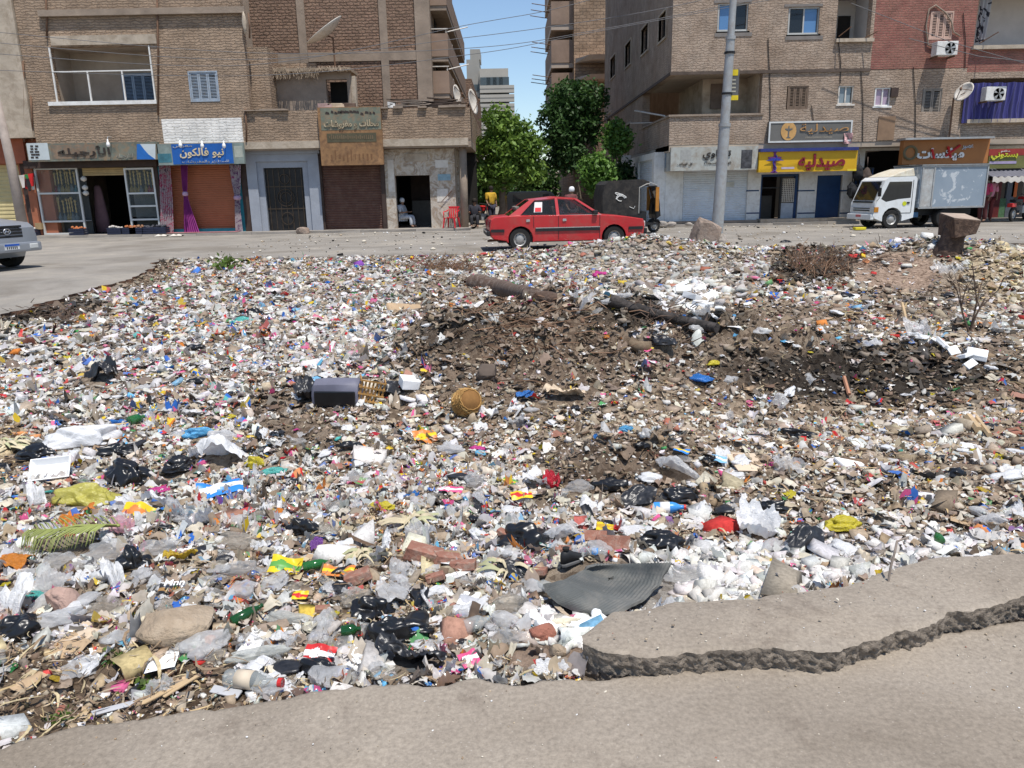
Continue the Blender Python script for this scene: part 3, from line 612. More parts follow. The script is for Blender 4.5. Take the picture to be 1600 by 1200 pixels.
for nm, rc_, mt_ in (('poster', (606, 250, 616, 300), M_PALEB), ('poster', (680, 250, 700, 262), M_PALEB), ('poster', (684, 272, 704, 282), mat('faded_blue_print', (.22, .33, .38), .8, .3, 6)), ('poster', (683, 295, 700, 315), M_PALEB)): R(bl, nm, mt_, rc_, YL - .012, .01)
x0, x1, z0, z1 = RC(712, 235, 735, 245, YU); MB().tube([(F(724, 300, YU)[0], YU + .5, .1), (F(724, 300, YU)[0], YU + .5, zfl - .29)], .16, 10).build('corner_column', M_CONC, bl, smooth=True)
# inside the open shop: counter and shelves, dim
MB().box(q[0] + .2, q[1], 36.6, 36.7, .11, 2.4).build('shop_shelf', M_DKWOOD, bl); MB().box(q[0] + .4, q[1] - .1, 35.2, 35.6, .11, 1.2).build('counter', mat('dim_counter', (.10, .09, .08), .6), bl)
# upper block set back behind the terrace
up = thing('raw_brick_block', 'raw brick upper block with concrete frame, set back above the terrace', 'building', (F(530, 150, YT)[0], YT, zfl))
xu0, xu1 = F(385, 80, YT)[0], F(668, 80, YT)[0]
m_ = MB(); wall(m_, xu0, xu1, zfl + .0, 14, [], .4, front(YT)); m_.build('wall', M_BROWN2, up, fix=False)
for px in (388, 473, 600): x = F(px, 60, YT)[0]; MB().box(x - .17, x + .17, YT - .06, YT - .003, zfl, 14).build('column', M_CONC, up)
x = F(662, 60, YT)[0]; MB().box(x - .35, x + .3, YT - .08, YT + 9, zfl, 14).build('column', M_CONC, up)
m_ = MB(); zb = F(560, 88, YT)[1]; m_.box(F(473, 60, YT)[0] + .18, F(662, 60, YT)[0] - .36, YT - .05, YT - .003, zb - .2, zb + .2); zb2 = F(440, 88, YT)[1]; m_.box(xu0, F(473, 60, YT)[0] - .18, YT - .05, YT - .003, zb2 - .5, zb2 + .1); m_.build('beam', M_CONC, up)
m_ = MB(); xs_ = F(662, 60, YT)[0] + .3; wall(m_, YT + 9, YT + 16, zfl, 14, [], .3, lambda u, v, w: (xs_ - w, u, v)); m_.build('side_wall', M_BROWN2, up, fix=False)
xo = F(698, 60, YT)[0]
for zt in (F(690, 163, YT)[1] + .5, F(690, 86, YT)[1], F(690, 5, YT)[1]):
 par = MB().box(xs_ + .002, xo, YT + .4, YT + 15, zt - .2, zt).build('balcony', M_CONC, up)
 m_ = MB(); m_.box(xs_ + .003, xo + .02, YT + .36, YT + .5, zt + .002, zt + .95); m_.box(xo - .12, xo + .02, YT + .5, YT + 15, zt + .002, zt + .95); m_.build('balcony_parapet', mat('brown_render', (.27, .19, .14), .95, .2, 1.4), par)
 m_ = MB(); m_.box(xs_ + .003, xo + .03, YT + .36, YT + .46, zt + 1.12, zt + 1.16)
 for k in range(4): m_.tube([(xo - .05, YT + .4 + 4 * k, zt + .96), (xo - .05, YT + .4 + 4 * k, zt + 1.16)], .02, 5)
 m_.tube([(xo - .1, YT + .45, zt + 1.0), (xo + .9, YT + .7, zt + 1.25)], .025, 5); m_.build('rail', M_PALEB, par)
for zt in (F(690, 120, YT)[1] - .5, F(690, 40, YT)[1] - .6):
 for k in range(2): MB().box(xs_ + .002, xs_ + .03, YT + 2 + 4 * k, YT + 3.2 + 4 * k, zt, zt + 2).build('side_door', M_DARK, up)
MB().box(xu0, xs_, YT + .4, YT + 15.9, 13.9, 14.1).build('roof', M_CONC, up)
# lean-to on the terrace, its thatch and junk
lt = thing('rooftop_shack', 'mud plastered shack with thatch roof edge on the terrace', 'shack', (F(470, 160, YU + 1.6)[0], YU + 1.6, zpar - 1.0))
YK = YU + 1.4
m_ = MB(); x0, x1, z0, z1 = RC(418, 108, 548, 166, YK); h = RC(510, 124, 543, 161, YK); wall(m_, x0, x1, zfl, z1, [h, RC(400, 70, 401, 71, YK)], .25, front(YK)); m_.build('wall', M_CONC, lt, fix=False)
m_ = MB(); m_.box(h[0], h[1], YK + .8, YK + .85, h[2], h[3]); m_.build('dark_opening', M_DARK, lt)
xq0, xq1, zq0, zq1 = RC(386, 72, 418, 160, YU + .3); m_ = MB(); m_.box(xq0, xq1, YU + .5, YK + .6, zfl, zq1); m_.box(xq0, F(470, 80, YU)[0], YK + .9, YK + 1.1, zfl, zq1 - .35); m_.build('buttress', M_BROWN, lt)
m_ = MB(); rr = random.Random(3)
x0, x1, z0, z1 = RC(410, 103, 548, 112, YK - .2)
m_.box(x0, x1, YK - .35, YK + 1.3, z0, z0 + .12)
for k in range(170):
 x = x0 + (x1 - x0) * rr.random(); l = rr.uniform(.1, .45); m_.tube([(x, YK - .3 + rr.uniform(-.1, .1), z0 + .1 + rr.uniform(-.05, .1)), (x + rr.uniform(-.12, .12), YK - .42, z0 + .1 - l * (1 if x < F(500, 100, YK)[0] else .35))], .014, 3)
m_.build('thatch', mat('grey_thatch', (.30, .235, .17), .95, .35, 4), lt)
tag(MB().box(*RC(543, 112, 556, 165, YK + .1)[:2], YK + .1, YK + .4, zfl, F(548, 118, YK)[1]).build('concrete_post', M_CONCL), 'pale square concrete post beside the rooftop shack', 'post')
rr = random.Random(5)
for k, (px, py, w_, lab, c) in enumerate([(525, 150, .75, 'beige carton lying on terrace wall beneath the shack opening', (.45, .36, .26)), (508, 158, .6, 'flat pink and grey bundle on the terrace wall', (.36, .25, .23)), (545, 156, .5, 'dark splintered board on the terrace wall', (.12, .08, .06)),
          (612, 163, .4, 'white crumpled scrap on terrace wall above the brown sign', (.6, .58, .55)), (640, 170, 1.6, 'long broken grey plank along the parapet top', (.2, .16, .13)), (682, 168, 1.3, 'dark bundle of palm ribs on the parapet', (.07, .05, .04)), (705, 168, .8, 'heap of dark twigs on the parapet corner', (.08, .055, .04))]):
 x, z = F(px, py, YU + .12); m_ = MB(); n = 1 if k < 4 else 9
 for j in range(n):
  a = rr.uniform(-.25, .25); ww = w_ * rr.uniform(.6, 1.0) / 2; dx, dz = math.cos(a) * ww, math.sin(a) * ww * (.4 if n > 1 else .3); cx = x + (rr.uniform(-.3, .3) if n > 1 else 0); zz = zpar + .03 + (j * .03 if n > 1 else 0) + abs(dz); hh = .22 if n == 1 else .035
  m_.hexa([(cx - dx, YU + .02, zz - dz), (cx + dx, YU + .0, zz + dz), (cx + dx, YU + .28, zz + dz), (cx - dx, YU + .26, zz - dz)], [(cx - dx, YU + .02, zz - dz + hh), (cx + dx * .9, YU + .02, zz + dz + hh * .8), (cx + dx, YU + .28, zz + dz + hh), (cx - dx, YU + .26, zz - dz + hh * .9)])
 tag(m_.build(['carton', 'bundle', 'broken_board', 'scrap', 'broken_plank', 'palm_ribs', 'twig_heap'][k], mat('junk_%d' % k, c, .9, .3, 4)), lab, 'junk')
rr = random.Random(8)
for px in (390, 410, 425, 436, 442, 520, 595, 622, 660, 700, 715):
 x, z = F(px, 168, YU); w_ = rr.uniform(.15, .5); MB().box(x - w_, x + w_, YU - .06 - rr.uniform(0, .08), YU + .34, zpar + .002, zpar + rr.uniform(.03, .10)).build('broken_coping', M_CONC, bl)
c = F(512, 55, YU + 2.4); dish('satellite_dish', 'large pale satellite dish tilted up on the terrace roof', (c[0], YU + 2.4, c[1]), .92, RAD(-72), RAD(36), M_PALEB, M_RUST, (F(524, 110, YU + 2.2)[0], YU + 2.2, F(524, 112, YU + 2.2)[1]))
for i, (px, py, r_, lab) in enumerate(((711, 150, .42, 'small grey satellite dish on the terrace parapet, nearer the shack'), (735, 160, .5, 'small pale satellite dish at the street corner of the terrace'))):
 c = F(px, py, YU + .6); dish('satellite_dish', lab, (c[0], YU + .6, c[1]), r_, RAD(75), RAD(80), M_PALEB, M_RUST, (c[0] - .1, YU + .6, zpar - .4))
# ------------------------------------------------------------------ signs of the left building
def sign(name, label, rect, Y, d, base, cat='sign'):
 x0, x1, z0, z1 = RC(*rect, Y); t = thing(name, label, cat, ((x0 + x1) / 2, Y, z0)); MB().box(x0, x1, Y, Y + d, z0, z1).build('board', base, t); return t
def panel(t, rect, Y, mt, name='print_panel', d=.006): return R(t, name, mt, rect, Y, d)
YS = YU - .28
t = sign('shop_sign', 'long dirty sign in green, brown and blue over the water pipe shop', (42, 223, 247, 251), YS, .2, mat('sign_murky_green', (.13, .145, .12), .6, .5, 1.5, dirt=(.25, .17, .10), damt=.8))
panel(t, (43, 223.5, 76, 250), YS - .008, mat('sign_pale_panel', (.50, .55, .56), .6, .1, 2))
panel(t, (80, 226, 150, 248), YS - .006, mat('sign_brown_field', (.22, .15, .10), .6, .4, 2, dirt=(.12, .14, .12), damt=.7), d=.004)
m_ = MB(); pts = [F(214, 225, YS), F(214, 249, YS), F(243, 249, YS), F(232, 241, YS), F(225, 233, YS), F(219, 225, YS)]; m_.prism(pts, lambda p: (p[0], YS - .012, p[1]), lambda p: (p[0], YS - .003, p[1])); m_.build('blue_wave', mat('sign_blue', (.02, .13, .42), .5, .15, 3), t)
m_ = MB(); pts = [F(219, 225, YS), F(225, 233, YS), F(232, 241, YS), F(243, 249, YS), F(243, 225, YS)]; m_.prism(pts, lambda p: (p[0], YS - .010, p[1]), lambda p: (p[0], YS - .003, p[1])); m_.build('pale_wave', mat('sign_pale_panel', (.5, .55, .56)), t)
M_LDK = mat('sign_dark_letters', (.04, .03, .025), .6)
lettering('letters', 'الأرجيله', M_LDK, t, *RC(90, 228, 172, 245, YS - .01), YS - .008, .012)
m_ = MB(); rr = random.Random(4)
for px in (50, 57):
 for k in range(5): x, z = F(px + rr.uniform(-1, 1), 228 + k * 4.4, YS); m_.box(x - .05, x + .05 + rr.uniform(0, .08), YS - .018, YS - .009, z - .045, z + .02)
m_.build('letters', M_LDK, t)
lettering('letters', 'للارجيله', mat('sign_grey_letters', (.3, .28, .24), .6), t, *RC(182, 240, 208, 248, YS), YS - .004, .0, .008)
t = sign('shop_sign', 'blue shop banner with cream lettering above the terracotta shutter', (246, 224, 381, 257), YS, .16, mat('sign_green_grey', (.20, .24, .22), .6, .4, 2))
panel(t, (269, 224.5, 364, 256), YS - .008, mat('sign_royal_blue', (.015, .10, .36), .5, .2, 2))
lettering('letters', 'نيو فالكون', mat('sign_cream_letters', (.62, .52, .34), .6), t, *RC(281, 231, 350, 247, YS - .01), YS - .01, .02)
lettering('letters', 'للستائر والمفروشات', mat('sign_light_letters', (.45, .45, .42), .6), t, *RC(285, 250, 358, 255, YS - .01), YS - .01, .0, .008)
lettering('letters', 'معرض', mat('sign_light_letters', (.45, .45, .42)), t, *RC(270, 226, 300, 231, YS - .01), YS - .01, .0, .008)
panel(t, (247, 240, 268, 254), YS - .006, mat('sign_teal_smudge', (.05, .16, .2), .6, .4, 3)); panel(t, (366, 228, 379, 246), YS - .006, mat('sign_pale_smudge', (.34, .36, .31), .6, .3, 3))
t = sign('shop_sign', 'tall rusty brown signboard with faded lettering above the brown shutter', (499, 167, 597, 258), YS + .1, .2, mat('sign_rusty_board', (.27, .15, .07), .75, .35, 1.5, dirt=(.13, .07, .04), damt=.7))
panel(t, (501, 168, 595, 203), YS + .092, mat('sign_faded_green', (.15, .165, .125), .7, .35, 2, dirt=(.27, .17, .1), damt=.7)); panel(t, (511, 208, 588, 222), YS + .09, mat('sign_dark_olive', (.085, .075, .045), .7, .3, 3))
M_LF = mat('sign_faded_letters', (.40, .33, .22), .7, .3, 6)
lettering('letters', 'محلات و مفروشات', M_LF, t, *RC(506, 187, 592, 201, YS + .09), YS + .088, .02)
m_ = MB(); rr = random.Random(14)
for k in range(13):
 x, z = F(512 + k * 6 + rr.uniform(-1, 1), 176 + rr.uniform(-2, 2), YS + .09); w_ = rr.uniform(.04, .11); m_.hexa([(x - w_, YS + .084, z - .03), (x + w_, YS + .084, z - .05), (x + w_, YS + .09, z - .05), (x - w_, YS + .09, z - .03)], [(x - w_ * .6, YS + .084, z + .06), (x + w_ * .8, YS + .084, z + .03), (x + w_ * .8, YS + .09, z + .03), (x - w_ * .6, YS + .09, z + .06)])
m_.build('flaked_letters', M_LDK, t)
m_ = MB()
for k in range(22):
 x, z = F(515 + k * 3.2, 215, YS + .09); h_ = rr.uniform(.05, .13); m_.box(x - .018, x + .018, YS + .08, YS + .089, z - h_ * .6, z + h_)
m_.build('worn_letters', mat('sign_brown_letters', (.17, .12, .07), .7), t); m_ = MB()
for k in range(11):
 x, z = F(518 + k * 6.2, 245, YS + .1); m_.box(x - .02, x + rr.uniform(.01, .05), YS + .092, YS + .099, z - rr.uniform(.05, .2), z + rr.uniform(.05, .3))
m_.build('drip_stain', mat('sign_rust_letters', (.17, .085, .04), .7), t)
for px, py in ((169, 226), (282, 227), (316, 228), (350, 228)):
 x, z = F(px, py, YS - .35); b_ = thing('lamp_bulb', 'white lamp bulb over the murky green water pipe shop sign' if px < 200 else 'white lamp bulb over the blue banner, %s' % {282: 'at its left end', 316: 'at its middle', 350: 'at its right end'}[px], 'lamp', (x, YS - .35, z), 0, 'bulbs over the shop signs')
 MB().lathe([(.02, -.09), (.06, -.06), (.075, 0), (.06, .06), (.03, .12), (.025, .2)], 10, (x, YS - .35, z)).build('bulb', mat('white_plastic', (.8, .8, .78), .4, .05), b_, smooth=True); MB().tube([(x, YS - .35, z + .2), (x, YS - .3, z + .3), (x, YS, z + .3)], .015, 5).build('arm', M_STEEL, b_)
# ------------------------------------------------------------------ water pipe shop: cases, door, goods
YD = YL - .1
for nm, rc_, lab, sh_ in (('display_case', (60, 262, 127, 361), 'glazed display case of water pipes left of the dark shop door', (262, 302, 346)), ('display_case', (199, 262, 245, 361), 'glazed display case with sparse shelves right of the dark shop door', (262, 302, 322, 343))):
 x0, x1, z0, z1 = RC(*rc_, YD); t = thing(nm, lab, 'display case', ((x0 + x1) / 2, YD, .1))
 m_ = framed(MB(), x0, x1, .12, z1, YD, .07, .08)
 for py in sh_[1:]: z = F((rc_[0] + rc_[2]) / 2, py, YD)[1]; m_.box(x0 + .07, x1 - .07, YD, YD + .07, z - .035, z + .035)
 m_.build('frame', M_ALU, t); MB().box(x0, x1, YD + .6, YD + .64, .12, z1).build('back_panel', mat('case_back', (.07, .075, .075), .7, .3, 3), t)
 for py in sh_[1:]: z = F((rc_[0] + rc_[2]) / 2, py, YD)[1]; MB().box(x0 + .02, x1 - .02, YD + .09, YD + .59, z - .015, z + .015).build('shelf', M_ALU, t)
 MB().box(x0 + .07, x1 - .07, YD + .03, YD + .036, F(90, sh_[-1], YD)[1] + .04, z1 - .07).build('pane', M_SHOPGL, t)
hk = None; rr = random.Random(2)
def make_hookah(c):
 t = thing('water_pipe', 'x', 'water pipe', (0, 0, 0)); MB().lathe([(.05, 0), (.075, .03), (.07, .12), (.025, .2), (.02, .26)], 8).build('base', mat('pipe_glass_%d' % c, [(.25, .05, .05), (.06, .16, .18), (.3, .22, .08), (.16, .18, .17)][c], .2, .3, 5), t, False, True)
 MB().lathe([(.018, .26), (.03, .3), (.015, .36), (.03, .42), (.015, .5), (.035, .56), (.015, .62), (.05, .66), (.04, .72)], 8).build('stem', mat('brass', (.45, .35, .16), .35, .2, 6, metal=.7), t, False, True); return t
HK = [make_hookah(c) for c in range(4)]; used = [0] * 4
for (a, b, py, n, lab) in ((70, 122, 300, 10, 'upper shelf of the left display case'), (70, 124, 344, 11, 'lower shelf of the left display case'), (203, 242, 300, 7, 'top shelf of the right display case')):
 for k in range(n):
  x, z = F(a + (b - a) * (k + .5) / n, py, YD + .3); c = rr.randrange(4); o = HK[c] if not used[c] else copy_tree(HK[c]); used[c] = 1
  o.location = (x, YD + .3 + rr.uniform(-.1, .1), F((a + b) / 2, {300: 302, 344: 346}[py], YD)[1] + .017); o.scale = (1.25, 1.25, rr.uniform(1.1, 1.45)); tag(o, 'slim brass and glass water pipe on the ' + lab, 'water pipe', 'water pipes on the ' + lab)
x0, x1, z0, z1 = RC(129, 262, 198, 274, YD); shutter(bl, mat('ochre_shutter', (.42, .30, .14), .6, .2, 2), (129, 262, 198, 274), YD + .1, z0)
t = tag(MB().loft([[(F(156, 320, YL + 1)[0] + r * math.cos(a), YL + 1 + r * math.sin(a) * .5, z) for a in [k * .785 for k in range(8)]] for r, z in ((.10, 2.1), (.16, 2.0), (.22, 1.5), (.3, .8), (.33, .15))]).build('robe', mat('dim_mauve_cloth', (.16, .09, .10), .9, .2, 4), smooth=True), 'dim mauve robe hanging inside the water pipe shop door', 'robe')
for k, z in enumerate((2.35, 2.0, 1.78)):
 x = F(133, 300, YD)[0]; tag(MB().lathe([(.02, z - .1), (.11, z - .04), (.12, z + .04), (.02, z + .12)], 10, (x + .05, YD - .05, 0)).build('hanging_bowl', M_PALEB, smooth=True), ['topmost', 'middle', 'lowest'][k] + ' pale bowl hanging on the post of the shop door', 'bowl', 'bowls on the shop door post')
x, z = F(44, 283, YD - .3)
m_ = MB(); rr = random.Random(6); cols = [(.55, .02, .02), (.02, .02, .02), (.6, .55, .5), (.03, .2, .05)]
t = thing('hanging_flags', 'bunch of red, black and white pennants hung beside the yellow shutter', 'pennants', (x, YD - .3, z))
for k in range(9):
 m_ = MB(); cx = x + rr.uniform(-.25, .25); cz = z + rr.uniform(-.1, .25); m_.hexa([(cx - .05, YD - .3 + k * .012, cz - .4), (cx + .05, YD - .3 + k * .012, cz - .38), (cx + .05, YD - .29 + k * .012, cz - .38), (cx - .05, YD - .29 + k * .012, cz - .4)], [(cx - .12, YD - .3 + k * .012, cz + .1), (cx + .12, YD - .3 + k * .012, cz + .12), (cx + .12, YD - .29 + k * .012, cz + .12), (cx - .12, YD - .29 + k * .012, cz + .1)])
 m_.build('pennant', mat('pennant_%d' % (k % 4), cols[k % 4], .8), t)
M_CRATE = mat('navy_crate', (.02, .025, .05), .6); goods = [mat('oranges', (.42, .14, .05), .6, .3, 20), mat('pale_goods', (.5, .46, .42), .7, .3, 20), mat('brown_goods', (.25, .13, .07), .7, .3, 20), mat('dark_goods', (.05, .05, .06), .6, .3, 20)]
def crate(px, py, w_, lab, g):
 x, y = G(px, py, .1); y = min(y, YL - .45); y = max(y, 32.32); t = thing('crate', lab, 'crate', (x, y, .112)); m_ = MB(); d = .4; h = .26
 m_.box(-w_, w_, 0, d, 0, .02)
 for a, b, c, e in ((-w_, w_, 0, .025), (-w_, w_, d - .025, d), (-w_, -w_ + .025, .025, d - .025), (w_ - .025, w_, .025, d - .025)):
  for k in range(3): m_.box(a, b, c, e, .02 + k * .085 + .001, .02 + k * .085 + .07)
 m_.build('box', M_CRATE, t, False); m_ = MB(); q = random.Random(px)
 for k in range(16): m_.lathe([(.005, -.06), (.05, -.03), (.06, .01), (.04, .05), (.005, .06)], 6, (q.uniform(-w_ + .07, w_ - .07), q.uniform(.08, d - .08), .24 + q.uniform(-.02, .07)))
 m_.build('goods', goods[g], t, False, True)
for a in ((72, 366, .45, 'wide navy crate by the left pier of the water pipe shop', 3), (95, 364, .3, 'navy crate of pale pots beneath the left display case', 1), (119, 368, .3, 'navy crate heaped with orange goods by the shop door', 0), (168, 368, .28, 'navy crate of pale goods at the left of the doorway row', 1), (188, 368, .28, 'navy crate of orange brown goods, second of the doorway row', 0), (206, 367, .28, 'navy crate of brown goods, third of the doorway row', 2), (222, 367, .24, 'navy crate of dark goods, fourth of the doorway row', 3), (238, 367, .24, 'navy crate of dark goods beside the floral curtain', 3)): crate(*a)
x, y = G(228, 352, .1); tag(MB().box(x - .13, x + .13, YL - .25, YL - .08, .36, .62).build('carton', mat('tan_carton', (.36, .25, .13), .8)), 'small tan carton standing behind the dark crates', 'carton')
for px, py, lab in ((210, 371, 'white rag dropped before the doorway crates'), (247, 369, 'cream rag beside the floral curtain hem')):
 x, y = G(px, py, .1); y = 32.2; tag(MB().grid(8, 5, lambda u, v: (x + (u - .5) * .5, y + (v - .5) * .3, .02 + .08 * math.sin(u * 7) ** 2 * math.sin(v * 3.1))).build('rag', M_PALEB, smooth=True), lab, 'rag')
# ------------------------------------------------------------------ curtains
def curtain(rects, Y, mts, lab, tie=None, group=None):
 x, z = F(rects[0][0], rects[0][2], Y); t = thing('curtain', lab, 'curtain', (x, Y, .12))
 def edges(zf):
  py = [r[2] for r in rects]; v = py[0] + (py[-1] - py[0]) * zf
  return np.interp(v, py, [r[0] for r in rects]), np.interp(v, py, [r[1] for r in rects]), v
 def fn(u, v, n=7):
  a, b, py = edges(v); x0, z0 = F(a, py, Y); x1, _ = F(b, py, Y); return (x0 + (x1 - x0) * u, Y + .05 * math.sin(u * n * 6.283) - .02 * v, z0)
 MB().grid(56, 40, fn).build('cloth', mts[0], t, smooth=True)
 if tie: a, b, py = edges((tie - rects[0][2]) / (rects[-1][2] - rects[0][2])); x0, z0 = F(a - 1, tie, Y); x1, _ = F(b + 1, tie, Y); MB().lathe([((x1 - x0) / 2 * .8, z0 - .09), ((x1 - x0) / 2 + .02, z0 - .04), ((x1 - x0) / 2 + .02, z0 + .04), ((x1 - x0) / 2 * .8, z0 + .09)], 14, ((x0 + x1) / 2, Y, 0)).build('tie_band', mts[1], t, smooth=True)
def floral(name, base, c2, c3_, s=5):
 mt, nt, b, out = newmat(name); tc = nt.nodes.new('ShaderNodeTexCoord'); n = noise_node(nt, tc.outputs['Object'], s, 3, .6, .6); r = ramp(nt, n.outputs[0], [(.36, base), (.42, c2), (.48, base), (.58, base), (.62, c3_), (.72, base)]); r.color_ramp.interpolation = 'CONSTANT'
 nt.links.new(r.outputs[0], b.inputs['Base Color']); b.inputs['Roughness'].default_value = .8; MATS[name] = mt; return mt
YC = YS - .02
YC = YL - .2
curtain([(248, 266, 258), (250, 270, 310), (251, 272, 363)], YC, [floral('rose_floral_cloth', (.42, .34, .36), (.40, .03, .10), (.14, .08, .12)), None], 'rose floral curtain hanging at the left edge of the terracotta shutter')
curtain([(282, 293, 258), (285, 293, 295), (287, 292, 302), (287, 297, 320), (288, 312, 363)], YC, [mat('magenta_cloth', (.30, .05, .24), .75, .2, 4), mat('lilac_cloth', (.45, .3, .42), .7)], 'magenta curtain gathered by a band before the terracotta shutter', 303)
curtain([(358, 376, 258), (362, 376, 285), (367, 375, 308), (367, 376, 330), (368, 380, 363)], YC, [floral('plum_white_cloth', (.55, .48, .50), (.18, .05, .18), (.40, .06, .2), 4), mat('lilac_cloth', (.45, .3, .42))], 'white and plum curtain tied at the right of the terracotta shutter', 309)
x0, x1, _, _ = RC(250, 262, 378, 300, YL); m_ = MB(); m_.tube([(x0, YC, F(310, 257, YC)[1]), (x1, YC, F(310, 257, YC)[1])], .02, 6); tag(m_.build('curtain_rod', M_STEEL), 'thin steel curtain rod beneath the blue banner', 'rod')
tag(MB().box(F(262, 362, YL)[0], F(378, 362, YL)[0], 32.35, 32.85, .116, .13).build('carpet', mat('pink_carpet', (.36, .16, .16), .95, .2, 6)), 'faded pink carpet strip before the terracotta shutter', 'carpet')
# ------------------------------------------------------------------ far left neighbour
fl = thing('beige_building', 'beige rendered building with yellow roller shutter at the left edge', 'building', (F(0, 300, YU)[0] - 4, YU, 0.1))
x0 = F(-330, 200, YU)[0]; m_ = MB(); wall(m_, x0, xa - .03, F(10, 216, YU)[1], 13, [], .4, front(YU - .1)); m_.build('wall', M_CONCL, fl, fix=False)
m_ = MB(); wall(m_, x0, xa - .03, .1, F(10, 216, YU)[1] - .01, [RC(-60, 258, 38, 380, YL), RC(-200, 258, -80, 380, YL)], .3, front(YL)); m_.build('shop_wall', mat('orange_plaster', (.36, .13, .07), .85, .2, 2), fl, fix=False)
for rc_ in ((-60, 258, 38, 350), (-200, 258, -80, 350)): shutter(fl, mat('yellow_shutter', (.52, .43, .22), .6, .15, 2), rc_, YL + .12, .1, pitch=.16)
R(fl, 'fascia', mat('orange_fascia', (.34, .10, .05), .7, .25, 2), (-60, 216, 38, 256), YL - .3, .25)
R(fl, 'post', mat('orange_plaster', (.36, .13, .07)), (45, 262, 57, 352), YL - .12, .1, z0=.1)
MB().box(x0, xa - .03, YL + .4, 40, .1, 12.9).build('core', M_CONC, fl)
# ================================================================== right corner building
YR, YO = 32.5, 31.5
XS = F(1046, 200, YO)[0]; XE = F(1512, 100, YO)[0]; XEND = F(1760, 100, YO)[0]
br = thing('corner_brick_building', 'tan brick corner building with wrapped balcony and shops below', 'building', (F(1250, 300, YR)[0], YR, .1))
zb0 = F(1150, 225, YO)[1]; zb1 = F(1120, 181, YO)[1]; zb2 = F(1120, 113, YO)[1]; zt = 14.0
y10, _ = S(1003, 200, XS); ylast, _ = S(944, 200, XS)
w_up = [RC(1121, 5, 1169, 49, YO), RC(1231, 11, 1280, 54, YO), RC(1308, -14, 1362, 62, YO)]
w_lo = [RC(1229, 134, 1263, 171, YO), RC(1309, 134, 1333, 163, YO), RC(1366, 137, 1391, 166, YO), RC(1440, 138, 1471, 181, YO)]
xr = F(1364, 60, YO)[0]; xj = F(1190, 150, YO)[0]; zr = F(1430, 108, YO)[1]
m_ = MB(); wall(m_, XS, XE, zb0, zb1, [], .35, front(YO)); wall(m_, xj, XE, zb1, zb2, w_lo, .35, front(YO)); wall(m_, XS, xr, zb2, zt, w_up, .35, front(YO)); wall(m_, xr, XE, zb2, zr, [], .35, front(YO)); m_.build('wall', M_TANB, br, fix=False)
m_ = MB(); wall(m_, xr, XE, zr, zt, [RC(1452, 18, 1488, 62, YO)], .35, front(YO)); m_.build('red_wall', M_REDB, br, fix=False)
def sw(px, py0, py1, w): y, a = S(px, py1, XS); _, b = S(px, py0, XS); y2, _ = S(px - w, py1, XS); return (y, y2, a, b)
ws = [sw(1041, 16, 56, 12), sw(1013, 36, 76, 11), sw(986, 62, 98, 9), sw(962, 84, 116, 8)]; ws2 = [sw(985, 193, 216, 7), sw(955, 175, 200, 6)]
m_ = MB(); wall(m_, YO + .35, ylast, zb0, zb1, [], .35, side(XS)); wall(m_, y10, ylast, zb1, zb2, ws2, .35, side(XS)); wall(m_, YO + .35, ylast, zb2, zt, ws, .35, side(XS)); m_.build('street_wall', M_TANB, br, fix=False)
m_ = MB(); m_.box(XS + .01, xj, YO + .01, 34.4, zb0 - .25, zb0 - .002); m_.box(XS + .01, XEND, YO + .02, 34.4, zb0 - .2, zb0 - .003); m_.box(XS + .01, XS + 2.4, 34.4, ylast, zb0 - .2, zb0 - .003); m_.build('overhang_slab', mat('soffit_render', (.40, .33, .26), .95, .2, 1), br)
m_ = MB(); m_.box(XS + .36, xj, YO + .36, 34.4, zb2 + .002, zb2 + .2); m_.box(XS + .36, XS + 2.2, 34.4, y10, zb2 + .002, zb2 + .2); m_.build('balcony_soffit', mat('soffit_render', (.4, .33, .26)), br)
m_ = MB(); m_.box(XS - .05, xj + .1, YO - .06, YO + .4, zb1 - .002, zb1 + .07); m_.box(XS - .05, XS + .4, YO + .4, y10, zb1 - .002, zb1 + .07); m_.build('balcony_coping', M_CONC, br)
m_ = MB(); m_.box(XS - .04, xr, YO - .05, YO - .002, zb2 - .07, zb2 + .04); m_.box(XS - .05, XS - .002, YO, ylast, zb2 - .07, zb2 + .04); m_.build('floor_band', mat('dark_band', (.10, .075, .06), .9, .3, 3), br)
# balcony back walls with a shuttered window
yb_ = 33.4; xb_ = XS + 1.7
m_ = MB(); wall(m_, xb_, xj, zb0, zb2, [], .2, front(yb_)); wall(m_, yb_ + .2, y10, zb0, zb2, [], .2, side(xb_)); m_.box(xj - .02, xj + .2, YO + .36, yb_, zb0, zb2); m_.build('balcony_wall', M_CONCL, br)
q = RC(1110, 131, 1138, 170, yb_); MB().box(q[0], q[1], yb_ - .06, yb_ - .002, q[2], q[3]).build('balcony_shutter', mat('brown_shutter', (.15, .11, .085), .7, .3, 4), br)
m_ = MB(); a = F(1008, 180, YO + 3); m_.tube([(XS + .2, YO + 2, zb1 + .2), (XS - .5, YO + 5.5, zb1 + .75)], .035, 5); m_.tube([(XS + .1, YO + 4, zb1 + .1), (XS - .3, YO + 8, zb1 + .4)], .03, 5); m_.build('laundry_pole', M_PALEB, br)
